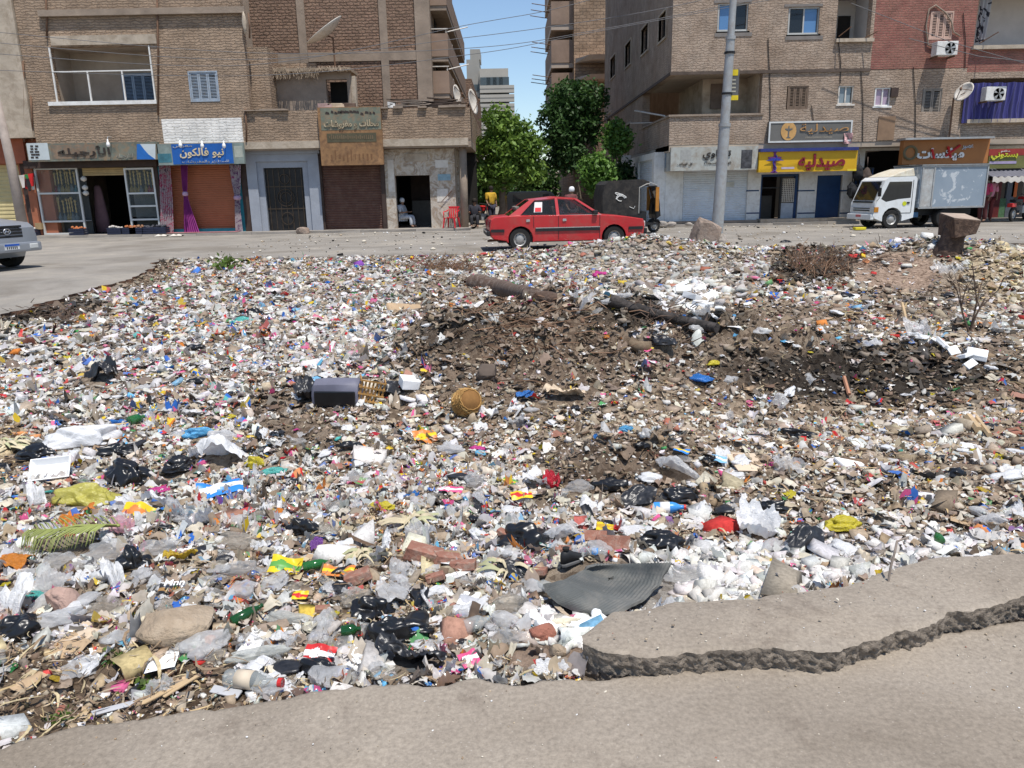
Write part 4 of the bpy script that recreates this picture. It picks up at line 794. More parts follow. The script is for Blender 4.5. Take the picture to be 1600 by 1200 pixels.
# windows of the front
for rc_, gl in (((1121, 5, 1169, 49), [M_GLASSB, M_GLASSD]), ((1231, 11, 1280, 54), [M_GLASSD, M_GLASSB])): window(br, rc_, YO + .08, mat('grey_alu_frame', (.42, .42, .40), .5, .1), gl); R(br, 'window_surround', mat('grey_cement', (.20, .18, .165), .95, .2, 3), (rc_[0] - 5, rc_[1] - 5, rc_[2] + 6, rc_[1] - 1), YO - .02, .018); R(br, 'window_surround', mat('grey_cement', (.2, .18, .165)), (rc_[0] - 4, rc_[3] + 2, rc_[2] + 6, rc_[3] + 8), YO - .02, .018)
louvred(br, (1230, 134, 1262, 171), YO + .05, mat('brown_wood_frame', (.17, .12, .085), .7, .25, 4), mat('brown_wood_frame', (.17, .12, .085)), 3, 'shuttered_window')
window(br, (1309, 134, 1333, 163), YO + .05, M_PALEB, [glassmat('pale_pane', (.22, .27, .30), .9, .1)], w=.05)
window(br, (1366, 137, 1391, 166), YO + .05, M_WHITE, [mat('mauve_pane', (.36, .28, .36), .5, .2, 6)], w=.05)
R(br, 'vent_box', M_DKWOOD, (1393, 137, 1404, 151), YO - .1, .2)
louvred(br, (1440, 138, 1471, 181), YO + .05, mat('grey_wood_frame', (.24, .21, .18), .8, .25, 4), mat('grey_wood_frame', (.24, .21, .18)), 2, 'shuttered_window')
louvred(br, (1452, 18, 1488, 62), YO + .03, mat('peach_paint', (.50, .34, .27), .7, .15, 4), mat('peach_paint', (.5, .34, .27)), 3, 'peach_window')
R(br, 'board_patch', mat('brown_board', (.25, .16, .10), .85, .2, 3), (1372, 182, 1398, 219), YO - .04, .038)
def ac(rect, Y, lab, d=.4):
 x0, x1, z0, z1 = RC(*rect, Y); t = thing('air_conditioner', lab, 'air conditioner', ((x0 + x1) / 2, Y, z0)); MB().box(x0, x1, Y, Y + d, z0, z1).build('case', M_WHITE, t, bevel=.02)
 xc_, zc_ = x0 + (x1 - x0) * .64, (z0 + z1) / 2; r = (z1 - z0) * .4; MB().lathe([(r, -.012), (r, .0), (r * .9, .0), (r * .9, -.012)], 20, (xc_, Y - .002, zc_), 'y').build('fan_ring', M_DARK, t); m_ = MB()
 for k in range(5): a = k * 1.2566; m_.hexa([(xc_, Y - .014, zc_ - .02), (xc_ + r * math.cos(a), Y - .014, zc_ + r * math.sin(a)), (xc_ + r * math.cos(a), Y - .02, zc_ + r * math.sin(a)), (xc_, Y - .02, zc_ - .02)], [(xc_, Y - .014, zc_ + .02), (xc_ + r * math.cos(a + .5), Y - .014, zc_ + r * math.sin(a + .5)), (xc_ + r * math.cos(a + .5), Y - .02, zc_ + r * math.sin(a + .5)), (xc_, Y - .02, zc_ + .02)])
 m_.build('fan', M_STEEL, t); [MB().box(q, q + .05, Y + .05, Y + d + .3, z0 - .06, z0 - .002).build('bracket', M_RUST, t) for q in (x0 + .05, x1 - .1)]; return t
ac((1464, 64, 1497, 86), YO - .55, 'white air conditioner under the peach window on red brick')
m_ = MB(); pts = [(1463, 75), (1450, 70), (1447, 40), (1452, 14), (1462, 8), (1478, 20), (1487, 34), (1490, 50), (1500, 56)]; m_.tube([(F(a, b, YO - .05)[0], YO - .05, F(a, b, YO - .05)[1]) for a, b in pts], .03, 5); m_.build('hose', M_CONC, br, smooth=True)
for px, a, b in ((1268, 165, 222), (1200, 60, 220), (1345, 105, 222), (1505, 20, 105), (1310, 65, 130), (1427, 105, 222)): x, z = F(px, a, YO - .03); x2, z2 = F(px + 3, b, YO - .03); MB().tube([(x, YO - .03, z), ((x + x2) / 2 + .05, YO - .03, (z + z2) / 2), (x2, YO - .03, z2)], .015, 5).build('wall_cable', M_BLK, br)
# open balcony of the upper floor (pale inside)
q = w_up[2]; m_ = MB(); m_.box(q[0], q[1], YO + 1.5, YO + 1.6, q[2], q[3]); m_.box(q[0] - .1, q[0], YO + .36, YO + 1.6, q[2], q[3]); m_.box(q[1], q[1] + .1, YO + .36, YO + 1.6, q[2], q[3]); m_.box(q[0] - .1, q[1] + .1, YO + .36, YO + 1.6, q[2] - .15, q[2]); m_.build('balcony_niche', mat('niche_render', (.50, .47, .43), .9, .1, 2), br)
q2 = RC(1309, 25, 1328, 60, YO + 1.45); MB().box(q2[0], q2[1], YO + 1.44, YO + 1.49, q2[2], q2[3]).build('balcony_door', M_DARK, br)
x0, x1, z0, z1 = RC(1305, 60, 1364, 66, YO); MB().box(x0, x1, YO - .12, YO + .2, z0, z1 - .01).build('balcony_sill', M_CONCL, br)
m_ = MB(); m_.tube([(F(1309, 58, YO)[0], YO - .1, F(1309, 58, YO)[1]), (F(1322, 38, YO)[0], YO - .5, F(1322, 46, YO)[1])], .02, 5); m_.tube([(F(1350, 60, YO)[0], YO - .1, F(1350, 60, YO)[1]), (F(1364, 50, YO)[0], YO - .4, F(1364, 52, YO)[1])], .02, 5); m_.build('laundry_pole', M_RUST, br)
# side windows
for k, (a, b, c, d) in enumerate(ws + ws2):
 m_ = MB(); m_.box(XS - .05, XS + .1, a - .08, a, c - .08, d + .08); m_.box(XS - .05, XS + .1, b, b + .08, c - .08, d + .08); m_.box(XS - .05, XS + .1, a, b, c - .08, c); m_.box(XS - .05, XS + .1, a, b, d, d + .08); f = m_.build('side_window', M_CONCL, br)
 MB().box(XS + .15, XS + .16, a, b, c, d).build('pane', M_GLASSD, f)
# right wing: balconies with the blue cloth
m_ = MB(); h1 = RC(1527, -20, 1720, 73, YO); h2 = RC(1513, 121, 1720, 188, YO)
wall(m_, XE, XEND, F(1560, 112, YO)[1], zt, [h1], .35, front(YO + .02)); m_.build('red_wall', M_REDB, br, fix=False)
m_ = MB(); wall(m_, XE, XEND, zb0, F(1560, 112, YO)[1], [h2], .35, front(YO + .02)); m_.build('wall', M_TANB, br, fix=False)
for h, mt_ in ((h1, mat('niche_render', (.5, .47, .43))), (h2, M_CONCL)):
 m_ = MB(); m_.box(h[0], h[1], YO + 1.7, YO + 1.8, h[2], h[3]); m_.box(h[0] - .1, h[0], YO + .38, YO + 1.8, h[2], h[3]); m_.box(h[0] - .1, h[1], YO + .38, YO + 1.8, h[3], h[3] + .12); m_.box(h[0] - .1, h[1], YO + .38, YO + 1.8, h[2] - .12, h[2]); m_.build('balcony_niche', mt_, br)
x0, x1, z0, z1 = RC(1518, 70, 1720, 76, YO); MB().box(x0, x1, YO - .15, YO + .015, z0, z1).build('balcony_sill', M_CONCL, br); x0, x1, z0, z1 = RC(1508, 185, 1720, 191, YO); MB().box(x0, x1, YO - .15, YO + .015, z0, z1).build('balcony_sill', M_CONCL, br)
m_ = MB(); m_.tube([(F(1530, 68, YO)[0], YO, F(1530, 68, YO)[1]), (F(1545, 55, YO)[0], YO - .6, F(1545, 55, YO)[1])], .02, 5); m_.build('laundry_pole', M_RUST, br)
x0, x1, z0, z1 = RC(1529, -20, 1548, 66, YO + .6); tag(MB().grid(20, 12, lambda u, v: (x0 + (x1 - x0) * u * (1 - .3 * v), YO + .6 + .06 * math.sin(u * 18), z1 + (z0 - z1) * v)).build('curtain', floral('black_white_drape', (.45, .45, .45), (.03, .03, .04), (.03, .03, .04), 1.5), smooth=True), 'black and white drape hanging in the top right balcony', 'curtain')
mtb, nt, b_, out = newmat('blue_patterned_cloth'); tc = nt.nodes.new('ShaderNodeTexCoord'); wv = nt.nodes.new('ShaderNodeTexWave'); wv.inputs['Scale'].default_value = 1.1; wv.inputs['Distortion'].default_value = 2.5; nt.links.new(tc.outputs['Object'], wv.inputs[0]); nt.links.new(ramp(nt, wv.outputs[0], [(.35, (.03, .03, .15)), (.6, (.08, .075, .28)), (.8, (.03, .03, .11))]).outputs[0], b_.inputs['Base Color']); b_.inputs['Roughness'].default_value = .8
x0, x1, z0, z1 = RC(1506, 128, 1720, 190, YO - .1); t = thing('balcony_cloth', 'deep blue patterned cloth covering the right balcony', 'cloth', (x0, YO - .1, z0)); MB().grid(140, 16, lambda u, v: (x0 + (x1 - x0) * u, YO - .1 + .045 * math.sin(u * 140) + .02 * math.sin(u * 47), z0 + (z1 - z0) * v + .02 * math.sin(u * 60) * (v - .5))).build('sheet', mtb, t, smooth=True)
ac((1541, 135, 1572, 157), YO - .62, 'white air conditioner hung before the blue balcony cloth', .35)
c = F(1508, 145, YO - .5); dish('satellite_dish', 'cream satellite dish on a mast left of the blue balcony cloth', (c[0], YO - .5, c[1]), .38, RAD(-68), RAD(62), M_PALEB, M_RUST, (c[0] - .25, YO - .2, F(1503, 215, YO)[1]))
# ground floor
m_ = MB(); holes = [RC(1066, 265, 1166, 400, YR), RC(1186, 272, 1245, 400, YR), RC(1273, 274, 1312, 400, YR), RC(1345, 235, 1420, 400, YR), RC(1425, 240, 1540, 400, YR), RC(1548, 262, 1600, 400, YR)]
xg0 = F(1021, 300, YR)[0]; wall(m_, xg0, XEND, .1, zb0 - .21, holes, .3, front(YR)); wall(m_, YR + .3, 46, .1, zb0 - .21, [(33.0, 36.5, 0, 2.7)], .3, side(xg0)); m_.build('shop_wall', M_WHITE, br, fix=False)
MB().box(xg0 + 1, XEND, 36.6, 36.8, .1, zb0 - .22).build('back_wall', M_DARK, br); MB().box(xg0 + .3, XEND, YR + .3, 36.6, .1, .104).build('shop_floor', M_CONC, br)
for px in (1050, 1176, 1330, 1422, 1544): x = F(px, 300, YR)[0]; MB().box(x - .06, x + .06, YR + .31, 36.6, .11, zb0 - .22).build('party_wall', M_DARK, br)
M_WSH = mat('white_shutter', (.62, .66, .70), .55, .08, 1.5, dirt=(.45, .42, .38), damt=.3)
shutter(br, M_WSH, (1067, 266, 1166, 350), YR + .12, .12); sh2 = ribbed(33.0, 36.5, .12, 2.7, 0, .09); sh2.v = [(xg0 + .1 + y, x, z) for x, y, z in sh2.v]; sh2.build('roller_shutter', M_WSH, br)
MB().box(F(1040, 300, YR - .1)[0], F(1062, 300, YR)[0], YR - .04, YR - .002, .1, F(1050, 268, YR)[1]).build('white_pier', M_WHITE, br)
R(br, 'notice', mat('pale_notice', (.55, .55, .5), .7), (1134, 284, 1147, 292), YR + .08, .01);
# pharmacy front
M_NAVY = mat('navy_paint', (.015, .045, .12), .45, .2, 3)
q = RC(1186, 272, 1245, 350, YR); framed(MB(), q[0], q[1], .1, q[3], YR + .02, .1, .2).build('door_frame', M_NAVY, br)
g = MB(); xg = F(1222, 300, YR)[0]
for k in range(8): x = xg + (q[1] - .12 - xg) * k / 7; g.box(x - .012, x + .012, YR + .05, YR + .08, .9, q[3] - .2)
for k in range(13): z = .9 + (q[3] - 1.1) * k / 12; g.box(xg, q[1] - .11, YR + .045, YR + .085, z - .01, z + .01)
g.build('door_grille', M_PALEB, br); MB().box(xg, q[1] - .11, YR + .05, YR + .1, .12, .85).build('door_panel', mat('grey_blue_panel', (.4, .43, .47), .6), br)
MB().box(q[0] + .12, q[1], YR + 2.6, YR + 2.9, .11, 2.3).build('shop_shelf', M_DKWOOD, br); MB().box(q[0] + .15, xg - .1, YR + .9, YR + 1.3, .11, 1.15).build('counter', mat('dim_counter', (.1, .09, .08)), br)
m_ = MB(); m_.box(xg - .08, xg, YR + .03, YR + .1, .11, q[3] - .1); m_.box(q[0] + .1, xg - .08, YR + .05, YR + .09, 1.45, 1.5); m_.build('door_leaf', M_BLK, br)
q = RC(1273, 274, 1312, 350, YR); MB().box(q[0], q[1], YR + .05, YR + .1, .1, q[3]).build('blue_panel_door', M_NAVY, br); m_ = MB(); m_.box(q[0] + .02, q[1] - .02, YR + .03, YR + .048, 1.2, 1.24); m_.build('door_rail', M_NAVY, br)
for py in (298, 333):
 for a, b in ((1166, 1186), (1246, 1273), (1312, 1326)): R(br, 'painted_line', M_NAVY, (a, py - 1, b, py + 1), YR - .01, .009)
m_ = MB(); x0, x1, _, _ = RC(1020, 340, 1180, 350, YR); m_.box(x0, x1, YR - .35, YR - .01, .1, .2); m_.build('doorstep', M_CONC, br); x0, x1, _, _ = RC(1182, 340, 1345, 350, YR); MB().box(x0, x1, YR - .55, YR - .01, .1, .24).build('doorstep', M_CONCL, br)
# signs
YG = YO - .12
t = sign('shop_sign', 'dirty pale grey corner sign with dark lettering above white shutters', (1048, 229, 1184, 266), YG, .25, mat('sign_dirty_grey', (.40, .41, .38), .7, .15, 1, dirt=(.25, .2, .15), damt=.7))
x0, x1, z0, z1 = RC(1048, 229, 1184, 266, YG); MB().box(x0 - .02, x0 + .2, YG + .26, YG + 2.3, z0, z1).build('return_board', mat('sign_dirty_grey', (.4, .41, .38)), t)
lettering('letters', 'تعناوي', M_LDK, t, *RC(1098, 234, 1142, 250, YG), YG - .006, .02); lettering('letters', 'للهواتف والاكسسوارات', M_LDK, t, *RC(1100, 252, 1142, 257, YG), YG - .006, .0, .008); lettering('letters', 'كل الهواتف', M_LDK, t, *RC(1058, 254, 1082, 259, YG), YG - .006, .0, .008)
panel(t, (1158, 234, 1175, 263), YG - .006, mat('sign_black_photo', (.06, .06, .065), .6, .9, 5)); panel(t, (1063, 234, 1080, 250), YG - .004, mat('sign_faint_photo', (.33, .33, .31), .6, .15, 8), d=.003)
for k, (ya, yb2) in enumerate(((.5, .8), (1.0, 1.9))): MB().box(x0 - .03, x0 - .021, YG + .26 + ya, YG + .26 + yb2, z0 + .15, z1 - .15).build('side_print', mat('sign_blue_grey', (.16, .2, .24), .6, .6, 7), t)
t = sign('shop_sign', 'bright yellow pharmacy sign with maroon lettering and snake emblem', (1186, 236, 1339, 268), YG - .1, .25, mat('sign_yellow', (.62, .36, .015), .5, .08, 1.5))
lettering('letters', 'صيدليه', mat('sign_maroon', (.22, .015, .03), .5), t, *RC(1247, 240, 1320, 266, YG - .1), YG - .11, .03, .03)
x0, x1, z0, z1 = RC(1188, 231, 1341, 236, YG - .15); MB().box(x0, x1, YG - .2, YG + .15, z0, z1).build('cap_strip', mat('navy_strip', (.03, .04, .16), .5), t)
em = MB(); cx, cz = F(1210, 252, YG - .1); em.lathe([(.02, -.45), (.16, -.42), (.05, -.36), (.05, 0), (.25, .1), (.27, .16), (.05, .17), (.04, .3), (.09, .36), (.02, .44)], 12, (0, 0, 0)); em.v = [(cx + x, YG - .125 + y * .06, cz + z) for x, y, z in em.v]; e_ = em.build('emblem', mat('sign_emblem_purple', (.14, .03, .16), .5), t)
em = MB(); em.tube([(cx + .07 * math.sin(k * .8), YG - .15, cz - .38 + k * .055) for k in range(12)], .02, 5); em.hexa([(cx - .36, YG - .16, cz + .02), (cx + .36, YG - .16, cz + .02), (cx + .36, YG - .15, cz + .02), (cx - .36, YG - .15, cz + .02)], [(cx - .1, YG - .16, cz + .12), (cx + .1, YG - .16, cz + .12), (cx + .1, YG - .15, cz + .12), (cx - .1, YG - .15, cz + .12)]); em.build('snake', mat('sign_emblem_blue', (.03, .05, .3), .5), t)
panel(t, (1221, 261, 1241, 264), YG - .106, mat('sign_pale_violet', (.55, .45, .55), .5)); panel(t, (1324, 264, 1338, 267), YG - .106, mat('sign_bright_yellow', (.8, .6, .05), .5))
t = sign('shop_sign', 'grey signboard with faded orange lettering above the yellow pharmacy sign', (1201, 189, 1331, 222), YO - .16, .15, mat('sign_dark_grey', (.135, .13, .12), .6, .12, 2))
x0, x1, z0, z1 = RC(1201, 189, 1331, 222, YO - .16); framed(MB(), x0, x1, z0, z1, YO - .18, .06, .018).build('sign_frame', M_ALU, t)
M_OR = mat('sign_faded_orange', (.42, .23, .09), .6, .2, 5); lettering('letters', 'صيدلية', M_OR, t, *RC(1250, 193, 1326, 209, YO - .16), YO - .168, .0, .014); panel(t, (1258, 213, 1300, 216), YO - .164, mat('sign_dim_letters', (.2, .18, .15), .6, .5, 20), d=.003)
cx, cz = F(1232, 205, YO - .16); d_ = MB().lathe([(.30, 0), (.30, -.012), (.01, -.012)], 24, (0, 0, 0), 'y'); d_.v = [(cx + x, YO - .165 + y, cz + z * 1.15) for x, y, z in d_.v]; d_.build('emblem_disc', mat('sign_orange_disc', (.52, .30, .11), .6), t)
em = MB(); em.lathe([(.02, -.26), (.1, -.25), (.03, -.2), (.03, 0), (.14, .06), (.15, .1), (.03, .1), (.02, .2)], 10); em.v = [(cx + x, YO - .182 + y * .03, cz + z) for x, y, z in em.v]; em.build('emblem', mat('sign_dark_grey', (.135, .13, .12)), t)
m_ = MB(); x, z = F(1325, 216, YO - .2); m_.grid(6, 6, lambda u, v: (x + (u - .5) * .32, YO - .2 - .05 * math.sin(u * 5 + v * 4), z + (v - .5) * .4)); tag(m_.build('torn_poster', mat('red_white_print', (.5, .3, .3), .7, .8, 9)), 'torn red and white scrap stuck on the grey signboard corner', 'poster')
YM = YO - .6
t = sign('shop_sign', 'orange brown sign with white and red lettering above the truck', (1411, 218, 1545, 256), YM, .3, mat('sign_burnt_orange', (.36, .145, .045), .55, .1, 2))
lettering('letters', 'ميكسات', mat('sign_white_letters', (.75, .72, .68), .5), t, *RC(1432, 231, 1506, 251, YM), YM - .012, .04, .03); lettering('letters', 'عصير', mat('sign_light_letters2', (.5, .52, .55), .5), t, *RC(1503, 226, 1520, 234, YM), YM - .012, .02, .02)
m_ = MB()
for pts in (((1455, 233), (1458, 248)), ((1480, 229), (1484, 246)), ((1476, 244), (1499, 227))): a, b = F(*pts[0], YM), F(*pts[1], YM); MB().tube([(a[0], YM - .06, a[1]), (b[0], YM - .06, b[1])], .045, 6).build('red_stroke', mat('sign_red', (.45, .02, .02), .5), t)
x0, x1, z0, z1 = RC(1409, 215, 1547, 218, YM); MB().box(x0, x1, YM - .3, YM + .4, z0, z1).build('cap_strip', M_STEEL, t)
cx, cz = F(1422, 239, YM); m_ = MB(); m_.tube([(cx + .24 * math.cos(a), YM - .02, cz + .24 * math.sin(a)) for a in [k * .4 for k in range(17)]], .05, 6); m_.build('round_emblem', mat('sign_olive', (.16, .13, .07), .6), t)
t = sign('shop_sign', 'red and green sign with yellow lettering at the right edge', (1545, 232, 1602, 263), YM + .2, .2, mat('sign_olive_green', (.15, .15, .05), .6, .3, 2)); panel(t, (1545.5, 232.5, 1601, 243), YM + .192, mat('sign_dull_red', (.28, .035, .03), .6)); lettering('letters', 'بستوني', mat('sign_lime', (.55, .55, .05), .5), t, *RC(1548, 238, 1590, 250, YM + .19), YM + .19, .03); panel(t, (1546, 252, 1588, 256), YM + .19, mat('sign_violet_line', (.36, .3, .45), .6)); lettering('letters', 'مطعم', M_WHITE, t, *RC(1564, 234, 1578, 239, YM + .19), YM + .188, .0, .008)
# awning, shop contents at far right
x0, x1, z0, z1 = RC(1540, 264, 1640, 281, YO - .6); t = thing('awning', 'grey striped canvas awning under the red and green sign', 'awning', (x0, YO - .6, z0)); MB().grid(60, 8, lambda u, v: (x0 + (x1 - x0) * u, YO - .2 - .9 * v, z1 - (z1 - z0) * .7 * v + .02 * math.sin(u * 90))).build('canvas', mat('grey_awning', (.12, .12, .14), .8, .2, 2), t, smooth=True); MB().grid(60, 3, lambda u, v: (x0 + (x1 - x0) * u, YO - 1.1, z0 + (z1 - z0) * .3 - .2 * v + .03 * math.sin(u * 60))).build('valance', M_PALEB, t, smooth=True)
for rc_, mt_, lab, nm in (((1550, 275, 1563, 350), mat('dark_red_panel', (.12, .02, .02), .6), 'dark red door panel at the right shop', 'door_panel'), ((1571, 278, 1583, 350), mat('slate_panel', (.10, .11, .13), .6), 'slate blue upright cooler in the right shop doorway', 'cooler'), ((1581, 281, 1590, 308), mat('orange_panel', (.55, .12, .02), .5), 'small orange panel hanging in the right shop', 'panel'), ((1560, 310, 1571, 350), mat('green_goods', (.08, .16, .08), .6, .5, 12), 'green stocked shelf in the right shop doorway', 'shelf')):
 x0, x1, z0, z1 = RC(*rc_, YR - .2); z0 = .104 if rc_[3] == 350 else z0; tag(MB().box(x0, x1, YR - .2, YR - .06, z0, z1).build(nm, mt_, bevel=.02), lab, nm.split('_')[-1])
# dark clutter hung beside the pharmacy
YH = YO - .05; rr = random.Random(9)
for k, (px, py, r_, lab) in enumerate(((1341, 270, .20, 'dark round bundle hung left of the truck, topmost'), (1354, 276, .22, 'brown sack hung over the truck cab'), (1331, 297, .2, 'black bundle hanging beside the blue panel door'), (1346, 304, .30, 'large black bundle hanging behind the truck cab'))):
 x, z = F(px, py, YH); m_ = MB(); sd = k * 7.3
 def fn(u, v):
  a = u * 6.2832; h = 1 - 2 * v; s = math.sqrt(max(0, 1 - h * h)) * (.55 + .45 * math.sin(v * 2.6)); q = 1 + .55 * (float(fbm(np.array([math.cos(a) * 1.7 + sd, math.sin(a) * 1.7, h * 2.2]), 3, 3)) - .45) * 2
  return (x + r_ * s * q * math.cos(a), YH + r_ * s * q * math.sin(a), z + r_ * 1.7 * h)
 m_.grid(20, 14, fn); m_.tube([(x, YH, z + r_ * 1.6), (x + .03, YH + .1, z + r_ * 1.6 + .4)], .02, 5)
 tag(m_.build('hanging_bundle', mat('black_sacking' if k != 1 else 'brown_sacking', (.02, .02, .022) if k != 1 else (.07, .05, .04), .85, .4, 9), smooth=True), lab, 'bundle')
m_ = MB(); x, z = F(1338, 330, YR - .3); m_.box(x - .25, x + .5, YR - .45, YR - .36, .11, 2.2); t = tag(m_.build('dark_gate', M_BLK), 'black folded gate leaf beside the truck front', 'gate')
for k in range(5): MB().box(x - .22 + k * .16, x - .18 + k * .16, YR - .48, YR - .452, .15, 2.15).build('bar', M_NAVY, t)
# wall air conditioner low on the street side
x_ = xg0 - .45; t = thing('air_conditioner', 'old beige air conditioner on the side street wall behind the rickshaw', 'air conditioner', (x_, 39, 2.3)); MB().box(x_, xg0 - .003, 38.6, 39.8, 2.2, 3.1).build('case', M_PALEB, t, bevel=.02); MB().box(x_ - .012, x_ - .002, 38.75, 39.4, 2.3, 3.0).build('grille', M_DARK, t)
MB().box(XS + 2.0, XEND, 37.3, ylast - .1, zb0, zt).build('core', M_CONC, br); MB().box(XS + 2.4, XEND, YO + 2.5, 37, zt - .2, zt).build('roof', M_CONC, br)
# ================================================================== trees
M_BARK = mat('grey_brown_bark', (.16, .125, .095), .95, .3, 6, .02, 18)
M_LEAF = tintmat('leaves', .55, .35, .35, 1, .25, 1.5)
def leaves(pts, size, cols, rng):
 n = len(pts); a = rng.normal(size=(n, 3)); a[:, 2] = np.abs(a[:, 2]) * .8 + .15; a /= np.linalg.norm(a, axis=1)[:, None]
 t = np.cross(a, rng.normal(size=(n, 3))); t /= np.linalg.norm(t, axis=1)[:, None]; b = np.cross(a, t)
 s = size * rng.uniform(.6, 1.35, n)[:, None]; w = s * .55
 V = np.stack([pts - t * s, pts + b * w + a * s * .12, pts + t * s, pts - b * w + a * s * .12], 1).reshape(-1, 3)
 return V, np.arange(n * 4).reshape(-1, 4), cols
def tree(name, label, foot, lobes, nl, size, c_lo, c_hi, trunk_r, seed, group=None):
 rng = np.random.default_rng(seed); t = thing(name, label, 'tree', foot, 0, group); fv = Vector(foot)
 cs = np.array([l[:3] for l in lobes]); rs = np.array([l[3] for l in lobes]); top = cs[:, 2].min()
 m_ = MB(); cen = Vector(cs.mean(0)); fork = fv.lerp(cen, .45); fork.z = max(foot[2] + .9, top - rs.min() * .3)
 fork.x = fv.x + (cen.x - fv.x) * .5
 m_.tube([fv, fv.lerp(fork, .33) + Vector((.06, .03, 0)), fv.lerp(fork, .7) + Vector((-.05, 0, 0)), fork], [trunk_r * 1.3, trunk_r, trunk_r * .9, trunk_r * .75], 9)
 tr = m_.build('trunk', M_BARK, t, smooth=True)
 m_ = MB()
 for c, r in zip(cs, rs):
  e = Vector(c); mid = fork.lerp(e, .5) + Vector(rng.uniform(-.2, .2, 3)); m_.tube([fork - Vector((0, 0, .1)), mid, e], [trunk_r * .5, trunk_r * .32, trunk_r * .12], 6)
  for k in range(3): d = Vector(rng.normal(size=3)).normalized() * r * .8; m_.tube([mid.lerp(e, .6), e + d], [trunk_r * .16, .012], 4)
 m_.build('limb', M_BARK, tr, smooth=True)
 w = rs ** 2; k = rng.choice(len(rs), nl, p=w / w.sum()); d = rng.normal(size=(nl, 3)); d /= np.linalg.norm(d, axis=1)[:, None]
 # clumps: points gathered round twig ends near the shell of each lobe
 nt = nl // 26; kt = rng.choice(len(rs), nt, p=w / w.sum()); dt = rng.normal(size=(nt, 3)); dt /= np.linalg.norm(dt, axis=1)[:, None]
 rad = rs[kt] * np.where(rng.random(nt) < .72, rng.uniform(.8, 1.25, nt), rng.uniform(.3, .8, nt)); tw = cs[kt] + dt * rad[:, None]
 j = rng.integers(0, nt, nl); P = tw[j] + rng.normal(size=(nl, 3)) * (.17 * size / .12)
 tone = rng.uniform(0, 1, nt)[j] * .75 + rng.uniform(0, .25, nl); col = np.array(c_lo)[None] * (1 - tone[:, None]) + np.array(c_hi)[None] * tone[:, None]
 V, Fq, cc = leaves(P, size, col, rng); V -= np.array(foot)
 cr = link('crown', npmesh('crown', V, Fq, 4, M_LEAF, cc), None, t); cr['kind'] = 'stuff'
 return t
def lob(px, py, rpx, Y): x, z = F(px, py, Y); return (x, Y + 0.0, z, rpx / FPX * Y)
def crown(Y, spec, rng=random.Random(1)): return [(a, b + rng.uniform(-.5, .5) * r, c, r) for a, b, c, r in [lob(px, py, r_, Y) for px, py, r_ in spec]]
x, y = F(782, 330, 38)[0], 38
tree('street_tree', 'bright green round tree at the mouth of the side street', (x, y, 0), crown(38, [(772, 195, 18), (795, 212, 26), (762, 232, 20), (812, 226, 22), (832, 240, 16), (782, 246, 24), (806, 258, 22), (765, 268, 16), (830, 266, 14), (790, 276, 18)]), 10500, .12, (.07, .13, .022), (.21, .33, .06), .2, 1)
x = F(905, 330, 42)[0]
tree('street_tree', 'tall dark green tree against the tan brick corner building', (x, 42, 0), crown(42, [(872, 158, 18), (898, 150, 20), (924, 152, 16), (865, 185, 18), (890, 185, 24), (918, 182, 20), (878, 216, 22), (908, 214, 20), (926, 205, 12), (890, 244, 20), (872, 250, 12)]), 10500, .12, (.02, .055, .015), (.075, .15, .04), .16, 2)
x = F(963, 330, 36)[0]
tree('slim_tree', 'slim tree with a small leafy top above the black rickshaw', (x, 36, 0), crown(36, [(963, 208, 14), (955, 218, 12), (971, 220, 12), (962, 228, 10)]), 2200, .10, (.05, .11, .02), (.14, .26, .05), .06, 3)
x = F(938, 330, 35)[0]
tree('bushy_tree', 'low bushy tree between the red car roof and black rickshaw', (x, 35, 0), crown(35, [(932, 262, 16), (944, 275, 18), (938, 292, 14), (925, 275, 12)]), 3600, .11, (.06, .13, .02), (.15, .28, .05), .07, 4)
x = F(972, 330, 37)[0]
tree('bushy_tree', 'dark bushy tree behind the rickshaw beside the street wall', (x, 37, 0), crown(37, [(972, 270, 14), (966, 285, 16), (980, 290, 12)]), 2600, .11, (.02, .05, .015), (.06, .12, .03), .07, 5)
for k, (px, py, r_, Y, lab) in enumerate(((752, 290, 22, 52, 'dark tree behind the bright tree, beside the left building'), (840, 285, 22, 60, 'dark distant tree in the middle of the side street'), (905, 300, 20, 75, 'distant tree low at the end of the side street'), (780, 300, 22, 80, 'distant green tree beyond the bright street tree'))):
 tree('far_tree', lab, (F(px, 330, Y)[0], Y, 0), crown(Y, [(px, py, r_), (px - r_ * .6, py + 8, r_ * .7), (px + r_ * .6, py + 5, r_ * .7)]), 3000, .2, (.03, .07, .02), (.10, .19, .04), .15, 10 + k, 'far trees')
